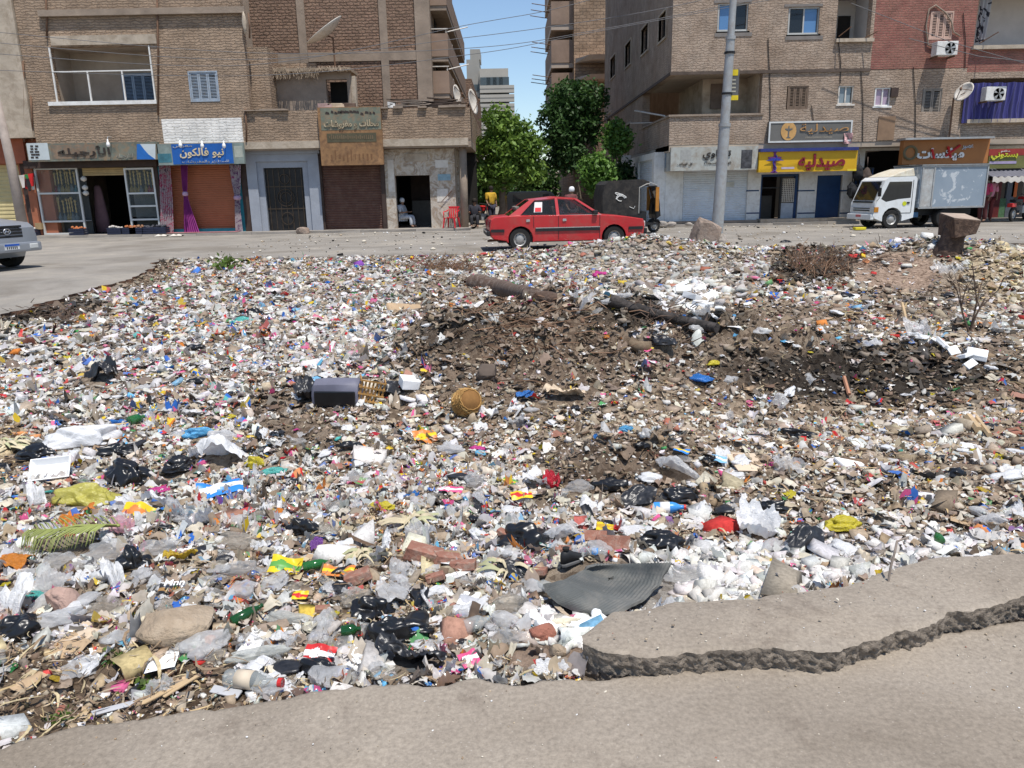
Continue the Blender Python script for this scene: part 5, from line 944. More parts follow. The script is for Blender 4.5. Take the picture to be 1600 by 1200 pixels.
# ================================================================== far buildings
YF = 130.0
tw = thing('apartment_tower', 'pale high apartment tower far beyond the bright tree', 'building', (F(765, 300, YF)[0], YF, 0))
M_TW = mat('tower_render', (.37, .35, .31), .9, .1, .3); M_TW2 = mat('tower_shade_render', (.29, .28, .255), .9, .1, .3)  # second one is a darker copy, shade put into the render colour
x0, x1, _, z1 = RC(752, 107, 796, 330, YF); MB().box(x0, x1, YF, YF + 14, 0, z1).build('wall', M_TW, tw)
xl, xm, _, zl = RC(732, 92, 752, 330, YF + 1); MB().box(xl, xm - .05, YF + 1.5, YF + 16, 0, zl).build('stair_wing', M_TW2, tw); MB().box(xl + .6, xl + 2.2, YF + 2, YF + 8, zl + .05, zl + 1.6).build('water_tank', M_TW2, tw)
fh = 12.6 / FPX * YF; zz = z1 - 2.2
wm = MB().box(-.8, .8, 0, .12, 0, 1.2).mesh('pane'); wm.materials.append(mat('tower_glass', (.07, .09, .10), .2, .2)); wm2 = MB().box(-.7, .7, 0, .12, 0, .95).mesh('window'); wm2.materials.append(mat('tower_glass', (.07, .09, .1)))
for k in range(11):
 if zz < 3: break
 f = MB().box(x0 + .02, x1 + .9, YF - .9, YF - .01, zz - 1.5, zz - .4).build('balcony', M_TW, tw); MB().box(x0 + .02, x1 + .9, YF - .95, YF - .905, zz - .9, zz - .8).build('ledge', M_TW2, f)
 for j in range(4): link('window', wm, None, tw, (x0 + .9 + j * (x1 - x0 - 1.2) / 3.4 - tw.location.x, -.13, zz - .3))
 for j in range(2): link('window', wm2, None, tw, (xl + .9 + j * 1.35 - tw.location.x, 1.36, zz - .9));
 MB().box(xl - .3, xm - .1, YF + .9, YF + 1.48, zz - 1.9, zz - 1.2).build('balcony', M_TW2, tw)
 zz -= fh
YB = 60.0
b2 = thing('balcony_building', 'brown brick building with stacked cantilever balconies beyond the dark tree', 'building', (F(915, 300, YB)[0], YB, 0))
x0, x1 = F(897, 60, YB)[0], F(955, 60, YB)[0]; m_ = MB(); wall(m_, x0, x1 + 3, 0, 26, [], .4, front(YB)); wall(m_, YB + .4, YB + 18, 0, 26, [], .4, side(x0)); m_.build('wall', brickmat('far_tan_brick', (.40, .28, .19), (.33, .23, .155), (.26, .19, .14), .5, .22, .03, .1, .03), b2, fix=False)
xbal = F(862, 60, YB)[0]
for zt_ in (F(880, 44, YB)[1], F(880, 104, YB)[1], F(880, 155, YB)[1], F(880, -20, YB)[1]):
 s_ = MB().box(xbal, x0 - .003, YB + .6, YB + 10, zt_, zt_ + .35).build('balcony', mat('pale_balcony', (.42, .34, .27), .9, .1, 1), b2); m_ = MB(); m_.box(xbal, x0 - .004, YB + .55, YB + .75, zt_ + .352, zt_ + 1.9); m_.box(xbal, xbal + .2, YB + .75, YB + 10, zt_ + .352, zt_ + 1.9); m_.build('parapet', mat('brown_render', (.27, .19, .14)), s_)
 for k in range(3): MB().tube([(xbal + .1, YB + .8 + 2 * k, zt_ + 1.6), (xbal - 1.4, YB + .6 + 2 * k, zt_ + 1.8)], .028, 4).build('bracket', M_RUST, s_)
for zt_ in (F(920, 128, YB)[1], F(940, 98, YB)[1]):
 s_ = MB().hexa([(x0 + 1.2, YB - 1.6, zt_), (x1 + 1, YB - 1.6, zt_), (x1 + 1, YB - .003, zt_), (x0 + .1, YB - .003, zt_)], [(x0 + 1.0, YB - 1.8, zt_ + .3), (x1 + 1, YB - 1.8, zt_ + .3), (x1 + 1, YB - .003, zt_ + .3), (x0 + .1, YB - .003, zt_ + .3)]).build('balcony', mat('pale_balcony', (.42, .34, .27)), b2)
for j, zt_ in enumerate((F(890, 30, YB)[1], F(890, 88, YB)[1], F(890, 140, YB)[1])): MB().box(x0 - .03, x0 - .005, YB + 2, YB + 3.2, zt_ - 1, zt_ + 1.6).build('side_door', M_DARK, b2)
MB().box(x0 + .4, x1 + 3, YB + .4, YB + 18, 25.7, 26).build('roof', M_CONC, b2)
b3 = thing('low_street_house', 'low brown house at the end of the side street', 'building', (F(850, 300, 95)[0], 95, 0)); x0, x1, z0, z1 = RC(800, 268, 960, 330, 95); MB().box(x0, x1, 95, 105, 0, z1).build('wall', M_CONC, b3);
for k in range(5): MB().box(x0 + 1 + 2.4 * k, x0 + 2.2 + 2.4 * k, 94.85, 94.99, .4, 2.4).build('opening', M_DARK, b3)
b4 = thing('street_wall_house', 'brown two storey house behind the low bushy tree', 'building', (F(920, 300, 50)[0], 52, 0)); x0 = F(905, 300, 54)[0]; MB().box(x0, x0 + 4, 54, 59, 0, 6.3).build('wall', M_BROWN2, b4); MB().box(x0 - 1.2, x0 - .01, 54.5, 59, 3.3, 3.6).build('canopy', M_CONCL, b4); MB().box(x0 - .04, x0 - .005, 55, 57, .2, 2.6).build('door', M_DARK, b4)
b5 = thing('side_street_house', 'brown house down the side street behind the left building', 'building', (F(735, 300, 55)[0], 60, 0)); x1 = F(742, 300, 56)[0]; MB().box(x1 - 8, x1, 56, 75, 0, 9).build('wall', M_BROWN2, b5)
# ================================================================== cables, poles
M_CAB = mat('grey_cable', (.14, .14, .145), .7)
for k, pts in enumerate((((-60, 80), (380, 102), (735, 38), (875, 12), (1060, -40)), ((-60, 62), (380, 93), (735, 58), (1000, 20), (1180, -20)), ((-60, 45), (380, 82), (735, 75), (960, 42), (1330, -30)), ((-60, 108), (400, 118), (735, 85), (940, 48), (1420, -40)))):
 Y = 28.6 + k * .25; q = np.array([[*F(a, b, Y)] for a, b in pts]); tt = np.linspace(0, 1, 60); s = np.linspace(0, 1, len(q))
 def cr(col):
  out = []
  for t in tt:
   f = t * (len(q) - 1); i = min(int(f), len(q) - 2); u = f - i; p0, p1, p2, p3 = col[max(i - 1, 0)], col[i], col[i + 1], col[min(i + 2, len(q) - 1)]
   out.append(.5 * ((2 * p1) + (-p0 + p2) * u + (2 * p0 - 5 * p1 + 4 * p2 - p3) * u * u + (-p0 + 3 * p1 - 3 * p2 + p3) * u ** 3))
  return out
 tag(MB().tube([(a, Y, b) for a, b in zip(cr(q[:, 0]), cr(q[:, 1]))], .010, 4).build('overhead_cable', M_CAB, smooth=True), ['overhead cable crossing the sky, topmost of the four', 'overhead cable crossing the sky, second from top', 'overhead cable crossing the sky, third from top', 'overhead cable crossing the sky, lowest of the four'][k], 'cable', 'overhead cables')
for k, pts in enumerate((((1330, 5), (1640, 110)), ((1420, 60), (1640, 100)))):
 Y = 30.6; tag(MB().tube([(F(a, b, Y)[0], Y, F(a, b, Y)[1]) for a, b in (pts[0], ((pts[0][0] + pts[1][0]) / 2, (pts[0][1] + pts[1][1]) / 2 + 8), pts[1])], .012, 4).build('wall_wire', M_CAB), ['thin wire strung across the red brick above the peach window', 'thin wire strung beneath the red brick air conditioner'][k], 'wire')
xb, yb = G(1118, 372); yb = 23.2; xb = F(1121, 340, yb)[0]; xt, ztp = F(1150, -60, yb)
t = thing('lamp_post', 'tall grey steel lamp post with a yellow hanging plate', 'lamp post', (xb, yb, 0)); P0 = Vector((xb, yb, -.2)); P1 = Vector((xt, yb, ztp)); f_ = lambda s: P0.lerp(P1, s)
m_ = MB()
for a, b, r0, r1 in ((0, .45, .175, .155), (.45, .75, .135, .12), (.75, 1.0, .10, .09)): m_.tube([f_(a), f_(b)], [r0, r1], 16)
for s, r in ((.45, .17), (.75, .135)): m_.tube([f_(s - .006), f_(s + .006)], r + .004, 16)
m_.build('pole', M_STEEL, t, smooth=40);
for s in (.56, .70): q = f_(s); MB().tube([q - Vector((0, 0, .03)), q + Vector((0, 0, .03))], .15, 14).build('clamp', M_BLK, t)
x0, x1, z0, z1 = RC(1139, 108, 1153, 157, yb); pl = MB().box(x0 + .02, x1 + .02, yb - .02, yb + .02, z0, z1).build('plate', mat('plate_grey', (.10, .10, .10), .6), t)
for a, b in ((108.5, 118), (149, 156.5)): R(pl, 'yellow_band', mat('plate_yellow', (.62, .48, .02), .5), (1139.6, a, 1153.4, b), yb - .028, .007)
m_ = MB()
for k in range(4): x, z = F(1146, 125 + 6 * k, yb); m_.box(x - .06, x + .06, yb - .026, yb - .021, z - .02, z + .02)
m_.build('print', mat('plate_print', (.4, .38, .3), .6), pl)
tag(MB().tube([(F(-14, 120, 31)[0], 31, F(-14, 120, 31)[1]), (F(16, 250, 31)[0], 31, F(16, 250, 31)[1]), (F(36, 352, 31)[0], 31, -.1)], [.14, .17, .2], 10).build('utility_pole', mat('pale_wooden_pole', (.36, .30, .26), .9, .2, 3), smooth=True), 'leaning pale wooden utility pole beside the yellow shutter', 'utility pole')
# ================================================================== stones and post by the street
def rock(c, sx, sy, sz, seed, mt, name, label, cat='stone', sub=3, amp=.35, rot=0, group=None):
 bm = bmesh.new(); bmesh.ops.create_icosphere(bm, subdivisions=sub, radius=1); a = np.array([v.co[:] for v in bm.verts])
 g_ = np.random.default_rng(seed); q = 1 + amp * (fbm(a * 1.3 + seed * 7.1, seed, 4) - .45) * 2
 for k_ in range(7): n_ = g_.normal(size=3); n_ /= np.linalg.norm(n_); e_ = a @ n_ * q; q = np.where(e_ > .72, q * .72 / np.maximum(e_, .72), q)
 a2 = a * q[:, None]; a2 = np.sign(a2) * np.abs(a2) ** .8
 for v, p in zip(bm.verts, a2): v.co = (p[0] * sx, p[1] * sy, max(p[2], -.75) * sz)
 me = bpy.data.meshes.new(name); bm.to_mesh(me); bm.free(); o = link(name, me, mt, None, c, (0, 0, rot)); return tag(o, label, cat, group)
M_ROCK = mat('pinkish_rock', (.30, .235, .19), .92, .3, 2.5, .03, 9, dirt=(.22, .15, .11), damt=.6); M_ROCK2 = mat('grey_rubble', (.34, .30, .26), .95, .3, 5, .02, 20)
gx, gy = G(1106, 387, .05); rk = rock((gx, gy + .4, .3), .4, .3, .56, 8, M_ROCK, 'boulder', 'large upright pinkish boulder at the foot of the lamp post', 'boulder', 4, .6)
rock((gx + .42, gy + .35, .12), .16, .16, .25, 6, M_ROCK2, 'stone', 'rough grey stone leaning on the upright boulder')
rock((F(473, 362, 32.1)[0], 32.1, .12), .26, .2, .2, 4, M_ROCK, 'stone', 'rounded stone on the street before the grey portal')
x, z = F(830, 300, 30)
for k, (px, py, s_) in enumerate(((1032, 352, .3), (1048, 354, .22), (1075, 354, .15))): rock((F(px, py, 31.6)[0], 31.5, .12), s_, s_ * .7, s_ * .5, 20 + k, M_ROCK2, 'rubble_stone', ['flat rubble stone left of the white shutters', 'second flat rubble stone before the white shutters', 'small rubble stone before the white shutters'][k])
p = PT(1492, 400); M_TRUNK = mat('rusty_brown_post', (.075, .048, .036), .9, .45, 5, .02, 20, dirt=(.2, .13, .09), damt=.6)
ys = p[1] + .2; xs0 = F(1485, 390, ys)[0]; zt_ = F(1497, 336, ys)[1]; zm = F(1497, 364, ys)[1]; t = thing('rusty_box_post', 'rusty square box on a thick charred post at the street edge', 'post', (xs0, ys, p[2]))
m_ = MB(); rr = random.Random(12)
m_.loft([[(xs0 + dx + r * (1 + .12 * math.sin(5 * a + h)) * math.cos(a), ys + r * .8 * math.sin(a), h) for a in [j * .5236 for j in range(12)]] for r, h, dx in ((.36, p[2] - .25, -.06), (.26, p[2] + .12, -.02), (.21, p[2] + .3, .02), (.23, zm + .02, .07), (.24, zm + .2, .1))]); m_.build('charred_post', M_TRUNK, t, smooth=True)
x0, x1, _, _ = RC(1476, 340, 1516, 366, ys); m_ = MB(); m_.hexa([(x0 + .06, ys - .28, zm - .08), (x1 - .08, ys - .36, zm), (x1, ys + .3, zm + .02), (x0 + .05, ys + .3, zm - .05)], [(x0, ys - .28, zt_ - .05), (x1, ys - .34, zt_ - .1), (x1 + .04, ys + .3, zt_), (x0 + .06, ys + .34, zt_ + .02)]); bx_ = m_.build('box', M_TRUNK, t, bevel=.012)
m_ = MB(); m_.hexa([(x0 + .01, ys - .27, zt_ - .045), (x1 - .01, ys - .33, zt_ - .095), (x1 + .03, ys + .29, zt_ + .005), (x0 + .07, ys + .33, zt_ + .025)], [(x0 + .01, ys - .27, zt_ - .035), (x1 - .01, ys - .33, zt_ - .085), (x1 + .03, ys + .29, zt_ + .015), (x0 + .07, ys + .33, zt_ + .035)]); m_.build('lid', mat('pale_dusty_top', (.36, .28, .22), .9, .25, 4), t)
# ================================================================== red plastic chair
cx, cz = F(706, 357, 32.6); t = thing('plastic_chair', 'red plastic armchair beside the peeling corner shop', 'chair', (cx, 32.55, .112), RAD(160)); M_RED = mat('red_plastic', (.55, .02, .03), .4, .08, 3)
MB().grid(8, 8, lambda u, v: ((u - .5) * .46, (v - .5) * .44, .42 - .03 * math.sin(u * 3.14) * math.sin(v * 3.14))).build('seat', M_RED, t, False, True); m_ = MB(); m_.box(-.23, .23, -.22, .22, .385, .40); m_.build('seat_rim', M_RED, t, False)
m_ = MB()
for k in range(5): x = -.19 + k * .085; m_.hexa([(x, -.23, .43), (x + .05, -.23, .43), (x + .05, -.21, .43), (x, -.21, .43)], [(x, -.31, .80), (x + .05, -.31, .80), (x + .05, -.29, .80), (x, -.29, .80)])
m_.box(-.24, .24, -.325, -.29, .78, .86); m_.build('backrest', M_RED, t, False, bevel=.008)
for sx in (-1, 1):
 for sy in (-1, 1): MB().hexa([(sx * .27 - .02, sy * .25 - .02, 0), (sx * .27 + .02, sy * .25 - .02, 0), (sx * .27 + .02, sy * .25 + .02, 0), (sx * .27 - .02, sy * .25 + .02, 0)], [(sx * .22 - .03, sy * .2 - .03, .42), (sx * .22 + .03, sy * .2 - .03, .42), (sx * .22 + .03, sy * .2 + .03, .42), (sx * .22 - .03, sy * .2 + .03, .42)]).build('leg', M_RED, t, False)
 MB().tube([(sx * .25, -.29, .72), (sx * .28, -.1, .66), (sx * .28, .15, .65), (sx * .25, .2, .42)], .022, 6).build('armrest', M_RED, t, False, True)
# ================================================================== people
def person(label, loc, rz, J, clothes, hair=(.02, .015, .012), skin=(.23, .13, .085)):
 t = thing('person', label, 'person', loc, rz)
 def skinned(nm, chains, mt, rad, root):
  vs = []; idx = {}; es = []
  for c in chains:
   for a in c:
    if a not in idx: idx[a] = len(vs); vs.append(J[a])
   es += [(idx[a], idx[b]) for a, b in zip(c, c[1:])]
  me = bpy.data.meshes.new(nm); me.from_pydata(vs, es, []); o = link(nm, me, mt, t); sk = o.modifiers.new('skin', 'SKIN'); sk.use_smooth_shade = True; o.modifiers.new('sub', 'SUBSURF').levels = 1; o.modifiers['sub'].render_levels = 1
  if not me.skin_vertices:
   bm = bmesh.new(); bm.from_mesh(me); bm.verts.layers.skin.verify(); bm.to_mesh(me); bm.free()
  for a, i in idx.items(): r = rad[a]; me.skin_vertices[0].data[i].radius = (r, r); me.skin_vertices[0].data[i].use_root = (a == root)
  return o
 B = {'pel': .13, 'sp': .12, 'ch': .14, 'nk': .055, 'hd0': .07, 'hd': .095, 'hd2': .085, 'sl': .06, 'el': .042, 'wl': .03, 'hl': .035, 'sr': .06, 'er': .042, 'wr': .03, 'hr': .035, 'kl': .06, 'al': .045, 'tl': .04, 'kr': .06, 'ar': .045, 'tr': .04, 'gl': .085, 'gr': .085}
 C = [['pel', 'sp', 'ch', 'nk', 'hd0', 'hd', 'hd2'], ['ch', 'sl', 'el', 'wl', 'hl'], ['ch', 'sr', 'er', 'wr', 'hr'], ['pel', 'gl', 'kl', 'al', 'tl'], ['pel', 'gr', 'kr', 'ar', 'tr']]
 b = skinned('body', C, mat('skin_tone', skin, .6, .1), B, 'pel')
 for nm, col, kind in clothes:
  mt_ = mat(nm + '_cloth_%02d%02d%02d' % tuple(int(c * 99) for c in col), col, .85, .12, 6)
  if kind == 'shirt': skinned(nm, [['pel', 'sp', 'ch', 'nk'], ['ch', 'sl', 'el'], ['ch', 'sr', 'er']], mt_, {**{k: v + .03 for k, v in B.items()}, 'nk': .075}, 'sp')
  else: skinned(nm, [['pel', 'gl', 'kl', 'al'], ['pel', 'gr', 'kr', 'ar']], mt_, {k: v + .025 for k, v in B.items()}, 'pel')
 hv = Vector(J['hd2']); mb_ = MB(); prof = [(.02, .115), (.07, .1), (.1, .055), (.108, .0), (.1, -.05), (.09, -.07)]; mb_.lathe(prof, 12, (hv.x - .01, hv.y, hv.z - .01)); mb_.build('hair', mat('hair_%02d' % int(hair[0] * 99), hair, .8), t, False, True)
 return t
STAND = dict(pel=(0, 0, .95), sp=(0, 0, 1.13), ch=(.0, 0, 1.33), nk=(0, 0, 1.48), hd0=(.015, 0, 1.54), hd=(.03, 0, 1.6), hd2=(.02, 0, 1.66), sl=(0, .19, 1.4), el=(-.03, .25, 1.12), wl=(.06, .24, .9), hl=(.09, .23, .82), sr=(0, -.19, 1.4), er=(.02, -.26, 1.12), wr=(.16, -.24, .95), hr=(.22, -.22, .9), gl=(0, .1, .86), kl=(.02, .1, .48), al=(-.02, .11, .08), tl=(.12, .12, .05), gr=(0, -.1, .86), kr=(.05, -.1, .48), ar=(.0, -.11, .08), tr=(.14, -.12, .05))
SIT = dict(STAND); SIT.update(dict(pel=(0, 0, .45), sp=(-.03, 0, .62), ch=(-.03, 0, .82), nk=(0, 0, .97), hd0=(.02, 0, 1.03), hd=(.04, 0, 1.09), hd2=(.03, 0, 1.15), sl=(-.02, .19, .89), el=(.05, .26, .64), wl=(.28, .22, .66), hl=(.36, .2, .68), sr=(-.02, -.19, .89), er=(.05, -.26, .64), wr=(.28, -.22, .66), hr=(.36, -.2, .68), gl=(.05, .1, .44), kl=(.45, .13, .47), al=(.48, .13, .1), tl=(.6, .14, .05), gr=(.05, -.1, .44), kr=(.45, -.13, .47), ar=(.48, -.13, .1), tr=(.6, -.14, .05)))
person('person in a pink shirt standing behind the truck tail', (F(1543, 330, 30.6)[0], 30.9, .02), RAD(200), STAND, [('shirt', (.55, .06, .14), 'shirt'), ('trousers', (.10, .03, .03), 'legs')])
person('person in pale pink standing right of the truck tail', (F(1553, 330, 30.8)[0], 31.2, .02), RAD(250), STAND, [('shirt', (.6, .25, .34), 'shirt'), ('trousers', (.14, .03, .03), 'legs')])
person('person in white robe sitting in the dark corner doorway', (F(630, 360, 33.6)[0], 33.6, .1), RAD(-20), SIT, [('robe', (.42, .44, .47), 'shirt'), ('robe_skirt', (.42, .44, .47), 'legs')], hair=(.5, .5, .5))
person('person in a yellow shirt behind the bright tree trunk', (F(768, 335, 35.5)[0], 35.5, .02), RAD(-60), STAND, [('shirt', (.5, .3, .03), 'shirt'), ('trousers', (.04, .04, .06), 'legs')])
person('person in dark clothes sitting by the left corner column', (F(742, 350, 34.2)[0], 34.4, .02), RAD(-90), SIT, [('shirt', (.03, .03, .04), 'shirt'), ('trousers', (.03, .03, .035), 'legs')])
person('person with a white cap standing behind the red car roof', (F(893, 335, 29.5)[0], 29.5, -.09), RAD(-60), STAND, [('shirt', (.14, .05, .05), 'shirt'), ('trousers', (.05, .05, .06), 'legs')], hair=(.75, .74, .72))
# ================================================================== vehicles (x forward, y left)
M_TYRE = mat('tyre_rubber', (.022, .021, .02), .85, .25, 6); M_RIM = mat('wheel_grey', (.38, .37, .35), .45, .15, 6, metal=.4); M_CHROME = mat('dull_chrome', (.55, .55, .55), .25, .1, 5, metal=.8)
M_BLKPL = mat('black_trim', (.02, .02, .021), .55, .2, 5); M_CARGL = glassmat('car_glass', (.03, .035, .035), .30, .03); M_CARGD = glassmat('car_glass_dark', (.012, .014, .015), .85, .03)
def wheel(t, x, y, r, w, out, rim=.58, hub=True):
 wl_ = thing('wheel', None, None); wl_.parent = t; wl_.location = (x, y, r); s = out
 tb = MB().lathe([(r * rim, -w / 2), (r * .93, -w / 2), (r, -w * .32), (r, w * .32), (r * .93, w / 2), (r * rim, w / 2), (r * rim * .96, 0), (r * rim, -w / 2)], 28, (0, 0, 0), 'y', False); tb.build('tyre', M_TYRE, wl_, False, 35)
 q = s * w / 2; pr = [(r * rim + .002, q * .35), (r * rim, q * .9), (r * rim * .88, q * .75), (r * rim * .8, q * .45), (r * .36, q * .55), (r * .3, q * .8), (r * .14, q * .95), (.004, q * .95)]
 MB().lathe(pr, 24, (0, 0, 0), 'y', False).build('rim', M_RIM, wl_, False, 35); m_ = MB()
 for k in range(8): a = k * .785; m_.lathe([(.022, q * .48), (.022, q * .56), (.002, q * .57)], 6, (r * .47 * math.sin(a), 0, r * .47 * math.cos(a)), 'y')
 m_.build('vent', M_BLKPL, wl_, False); return wl_
def arch(xw, r, n=10, zc=None): return [(xw + r * math.cos(a), (zc or .31) + r * math.sin(a)) for a in [math.pi * (1 + .08) - k * math.pi * 1.16 / n for k in range(n + 1)]]
def quad(mb, pts, th):                # thin plate from four (or more) points, thickened along its normal
 p = [Vector(a) for a in pts]; n = (p[1] - p[0]).cross(p[2] - p[0]).normalized() * th; k = len(p)
 mb.add([tuple(a) for a in p] + [tuple(a + n) for a in p], [tuple(range(k))[::-1], tuple(range(k, 2 * k))] + [(i, (i + 1) % k, (i + 1) % k + k, i + k) for i in range(k)]); return mb
# ---- red saloon
M_CARRED = mat('red_car_paint', (.46, .016, .02), .38, .12, 1.2, spec=.5, coat=.4, dirt=(.36, .07, .055), damt=.6)
rw = G(826, 391); fw_ = G(976, 388); ang = math.atan2(21.25 - 20.9, fw_[0] - rw[0])
t = thing('red_saloon_car', 'red four door saloon car driving past behind the rubbish', 'car', (F(880, 350, 21.8)[0], 21.75, 0), RAD(5)); CAR = t; t.scale = (.925, .95, .97)
poly = [(-2.17, .33), (-1.80, .27)] + arch(-1.40, .37)[0:] + [(-.98, .24), (.98, .24)] + arch(1.37, .37) + [(1.80, .27), (2.18, .32), (2.26, .42), (2.27, .68), (2.22, .80), (1.7, .88), (.98, .94), (-1.5, .96), (-2.14, .93), (-2.24, .86), (-2.29, .60), (-2.26, .42)]
poly[2:13] = [p for p in poly[2:13]]
m_ = MB(); HW = .84
def inset(p, f): cx_, cz_ = 0, .6; return (p[0] * (1 - .012 * f), cz_ + (p[1] - cz_) * (1 - .05 * f))
rings = [[(inset(p, f)[0], y, inset(p, f)[1]) for p in poly] for y, f in ((-.86, 2.2), (-.86, 1.2), (-.835, .4), (-.76, 0), (.76, 0), (.835, .4), (.86, 1.2), (.86, 2.2))][1:-1]
n_ = len(poly); m_.loft(rings, True); m_.build('body', M_CARRED, t, False, 28)
m_ = MB(); m_.box(-2.0, 2.0, -.62, .62, .22, .6); m_.box(-1.1, 1.0, -.8, .8, .235, .5); m_.build('underbody', M_BLKPL, t, False)
bz, rz_, bw_, rwid = .945, 1.40, .775, .60
A = [(.95, bz), (.20, rz_)]; Cb = [(-1.66, bz), (-1.02, rz_ - .02)]
# roof
m_ = MB(); m_.loft([[(x, y, z - .035 * (abs(y) / rwid) ** 2) for x, y, z in [(.28, -rwid, rz_ - .02), (.30, -.3, rz_), (.30, .3, rz_), (.28, rwid, rz_ - .02), (.26, rwid, rz_ - .05), (.26, -rwid, rz_ - .05)]], [(x, y, z - .03 * (abs(y) / rwid) ** 2) for x, y, z in [(-.35, -rwid - .01, rz_ + .035), (-.35, -.3, rz_ + .055), (-.35, .3, rz_ + .055), (-.35, rwid + .01, rz_ + .035), (-.35, rwid, rz_ - .0), (-.35, -rwid, rz_ - .0)]], [(x, y, z - .035 * (abs(y) / rwid) ** 2) for x, y, z in [(-1.08, -rwid, rz_ - .03), (-1.10, -.3, rz_ - .01), (-1.10, .3, rz_ - .01), (-1.08, rwid, rz_ - .03), (-1.06, rwid, rz_ - .06), (-1.06, -rwid, rz_ - .06)]]]); m_.build('roof', M_CARRED, t, False, 40)
for s in (-1, 1):
 def P_(x, z): f = (z - bz) / (rz_ - bz); return (x, s * (bw_ + (rwid - bw_) * f), z)
 for nm, q in (('front_pillar', [P_(1.02, bz - .03), P_(.92, bz - .03), P_(.19, rz_ - .03), P_(.28, rz_ - .03)]), ('door_pillar', [P_(-.24, bz - .02), P_(-.33, bz - .02), P_(-.36, rz_ - .0), P_(-.28, rz_ - .0)]), ('rear_pillar', [P_(-1.42, bz - .03), P_(-1.75, bz - .03), P_(-1.08, rz_ - .04), P_(-.92, rz_ - .03)])):
  mm = MB(); quad(mm, q if s > 0 else q[::-1], .03); mm.build(nm, M_CARRED, t, False)
 for nm, q, g_ in (('door_glass', [P_(.90, bz), P_(-.24, bz), P_(-.28, rz_ - .03), P_(.18, rz_ - .04)], M_CARGL), ('door_glass', [P_(-.33, bz), P_(-1.42, bz), P_(-.93, rz_ - .04), P_(-.36, rz_ - .03)], M_CARGL)):
  mm = MB(); quad(mm, q if s > 0 else q[::-1], .006); mm.v = [(a, b - s * .008, c) for a, b, c in mm.v]; mm.build(nm, g_, t, False)
 m_ = MB(); m_.box(-1.68, .98, s * .80 - .012, s * .80 + .012, bz - .02, bz + .005); m_.build('waist_trim', M_CHROME, t, False)
 m_ = MB(); y0, y1 = sorted((s * .855, s * .888)); m_.box(-.95, .93, y0, y1, .52, .60); m_.box(-2.24, -1.85, y0, y1, .52, .60); m_.box(1.78, 2.2, y0, y1, .52, .60); rs_ = m_.build('side_strip', M_BLKPL, t, False); y0, y1 = sorted((s * .86, s * .893)); m_ = MB(); m_.box(-.95, .93, y0, y1, .603, .625); m_.build('strip_trim', M_CHROME, rs_, False)
 y0, y1 = sorted((s * .852, s * .866))
 for x in (.93, -.28, -1.0): MB().box(x - .008, x + .008, y0, y1, .30 if x > -.9 else .62, .93).build('door_gap', M_BLKPL, t, False)
 for x in (-.16, -1.22): y0, y1 = sorted((s * .855, s * .885)); MB().box(x, x + .11, y0, y1, .78, .85).build('door_handle', M_CHROME, t, False, bevel=.01)
 for x in (-1.40, 1.37): wheel(t, x, s * .74, .315, .19, s)
 MB().box(.72, .86, min(s * .80, s * .95), max(s * .80, s * .95), .95, 1.06).build('mirror', M_BLKPL, t, False, bevel=.02)
 MB().box(-2.30, -2.235, min(s * .42, s * .83), max(s * .42, s * .83), .66, .82).build('tail_lamp', mat('tail_lamp', (.12, .01, .015), .3), t, False, bevel=.01)
 MB().box(2.235, 2.285, min(s * .48, s * .8), max(s * .48, s * .8), .60, .74).build('headlight', mat('lamp_glass', (.6, .6, .58), .2), t, False, bevel=.01)
mm = MB(); quad(mm, [(.97, -.70, bz), (.97, .70, bz), (.26, .56, rz_ - .03), (.26, -.56, rz_ - .03)], .006); mm.build('windscreen', M_CARGL, t, False)
mm = MB(); quad(mm, [(-1.70, .70, bz), (-1.70, -.70, bz), (-1.09, -.56, rz_ - .05), (-1.09, .56, rz_ - .05)], .006); mm.build('rear_glass', M_CARGD, t, False)
MB().box(-2.36, -2.25, -.86, .86, .42, .56).build('rear_bumper', M_BLKPL, t, False, bevel=.03); MB().box(2.22, 2.34, -.86, .86, .40, .55).build('front_bumper', M_BLKPL, t, False, bevel=.03); MB().box(-2.372, -2.36, -.84, .84, .53, .56).build('bumper_trim', M_CHROME, t, False)
MB().tube([(-2.32, -.45, .27), (-1.9, -.45, .29)], .03, 8).build('exhaust', M_RUST, t, False); MB().box(2.27, 2.285, -.45, .45, .58, .74).build('grille', M_BLKPL, t, False)
for x, nm in ((.05, 'front_seat'), (-1.0, 'rear_seat')):
 for y in ((-.38, .38) if x > 0 else (0,)): m_ = MB(); w_ = .25 if x > 0 else .62; m_.box(x - .25, x + .25, y - w_, y + w_, .5, .70); m_.hexa([(x - .35, y - w_, .66), (x - .2, y - w_, .66), (x - .2, y + w_, .66), (x - .35, y + w_, .66)], [(x - .5, y - w_ * .9, 1.18), (x - .38, y - w_ * .9, 1.2), (x - .38, y + w_ * .9, 1.2), (x - .5, y + w_ * .9, 1.18)]); m_.build(nm, mat('seat_cloth', (.16, .14, .12), .9), t, False, bevel=.03)
m_ = MB(); m_.box(.62, .95, -.7, .7, .86, .955); m_.tube([(.55 + .02 * math.cos(a), .38 + .18 * math.cos(a), .95 + .18 * math.sin(a)) for a in [k * .524 for k in range(13)]], .015, 5); m_.build('dashboard', M_BLKPL, t, False)
mm = MB(); y_ = -(bw_ + (rwid - bw_) * .5) - .003; quad(mm, [(-.98, y_ - .055, 1.03), (-.74, y_ - .055, 1.03), (-.72, y_ + .045, 1.30), (-.94, y_ + .045, 1.30)], .004); st = mm.build('window_sticker', mat('sticker_white', (.7, .66, .64), .6), t, False)
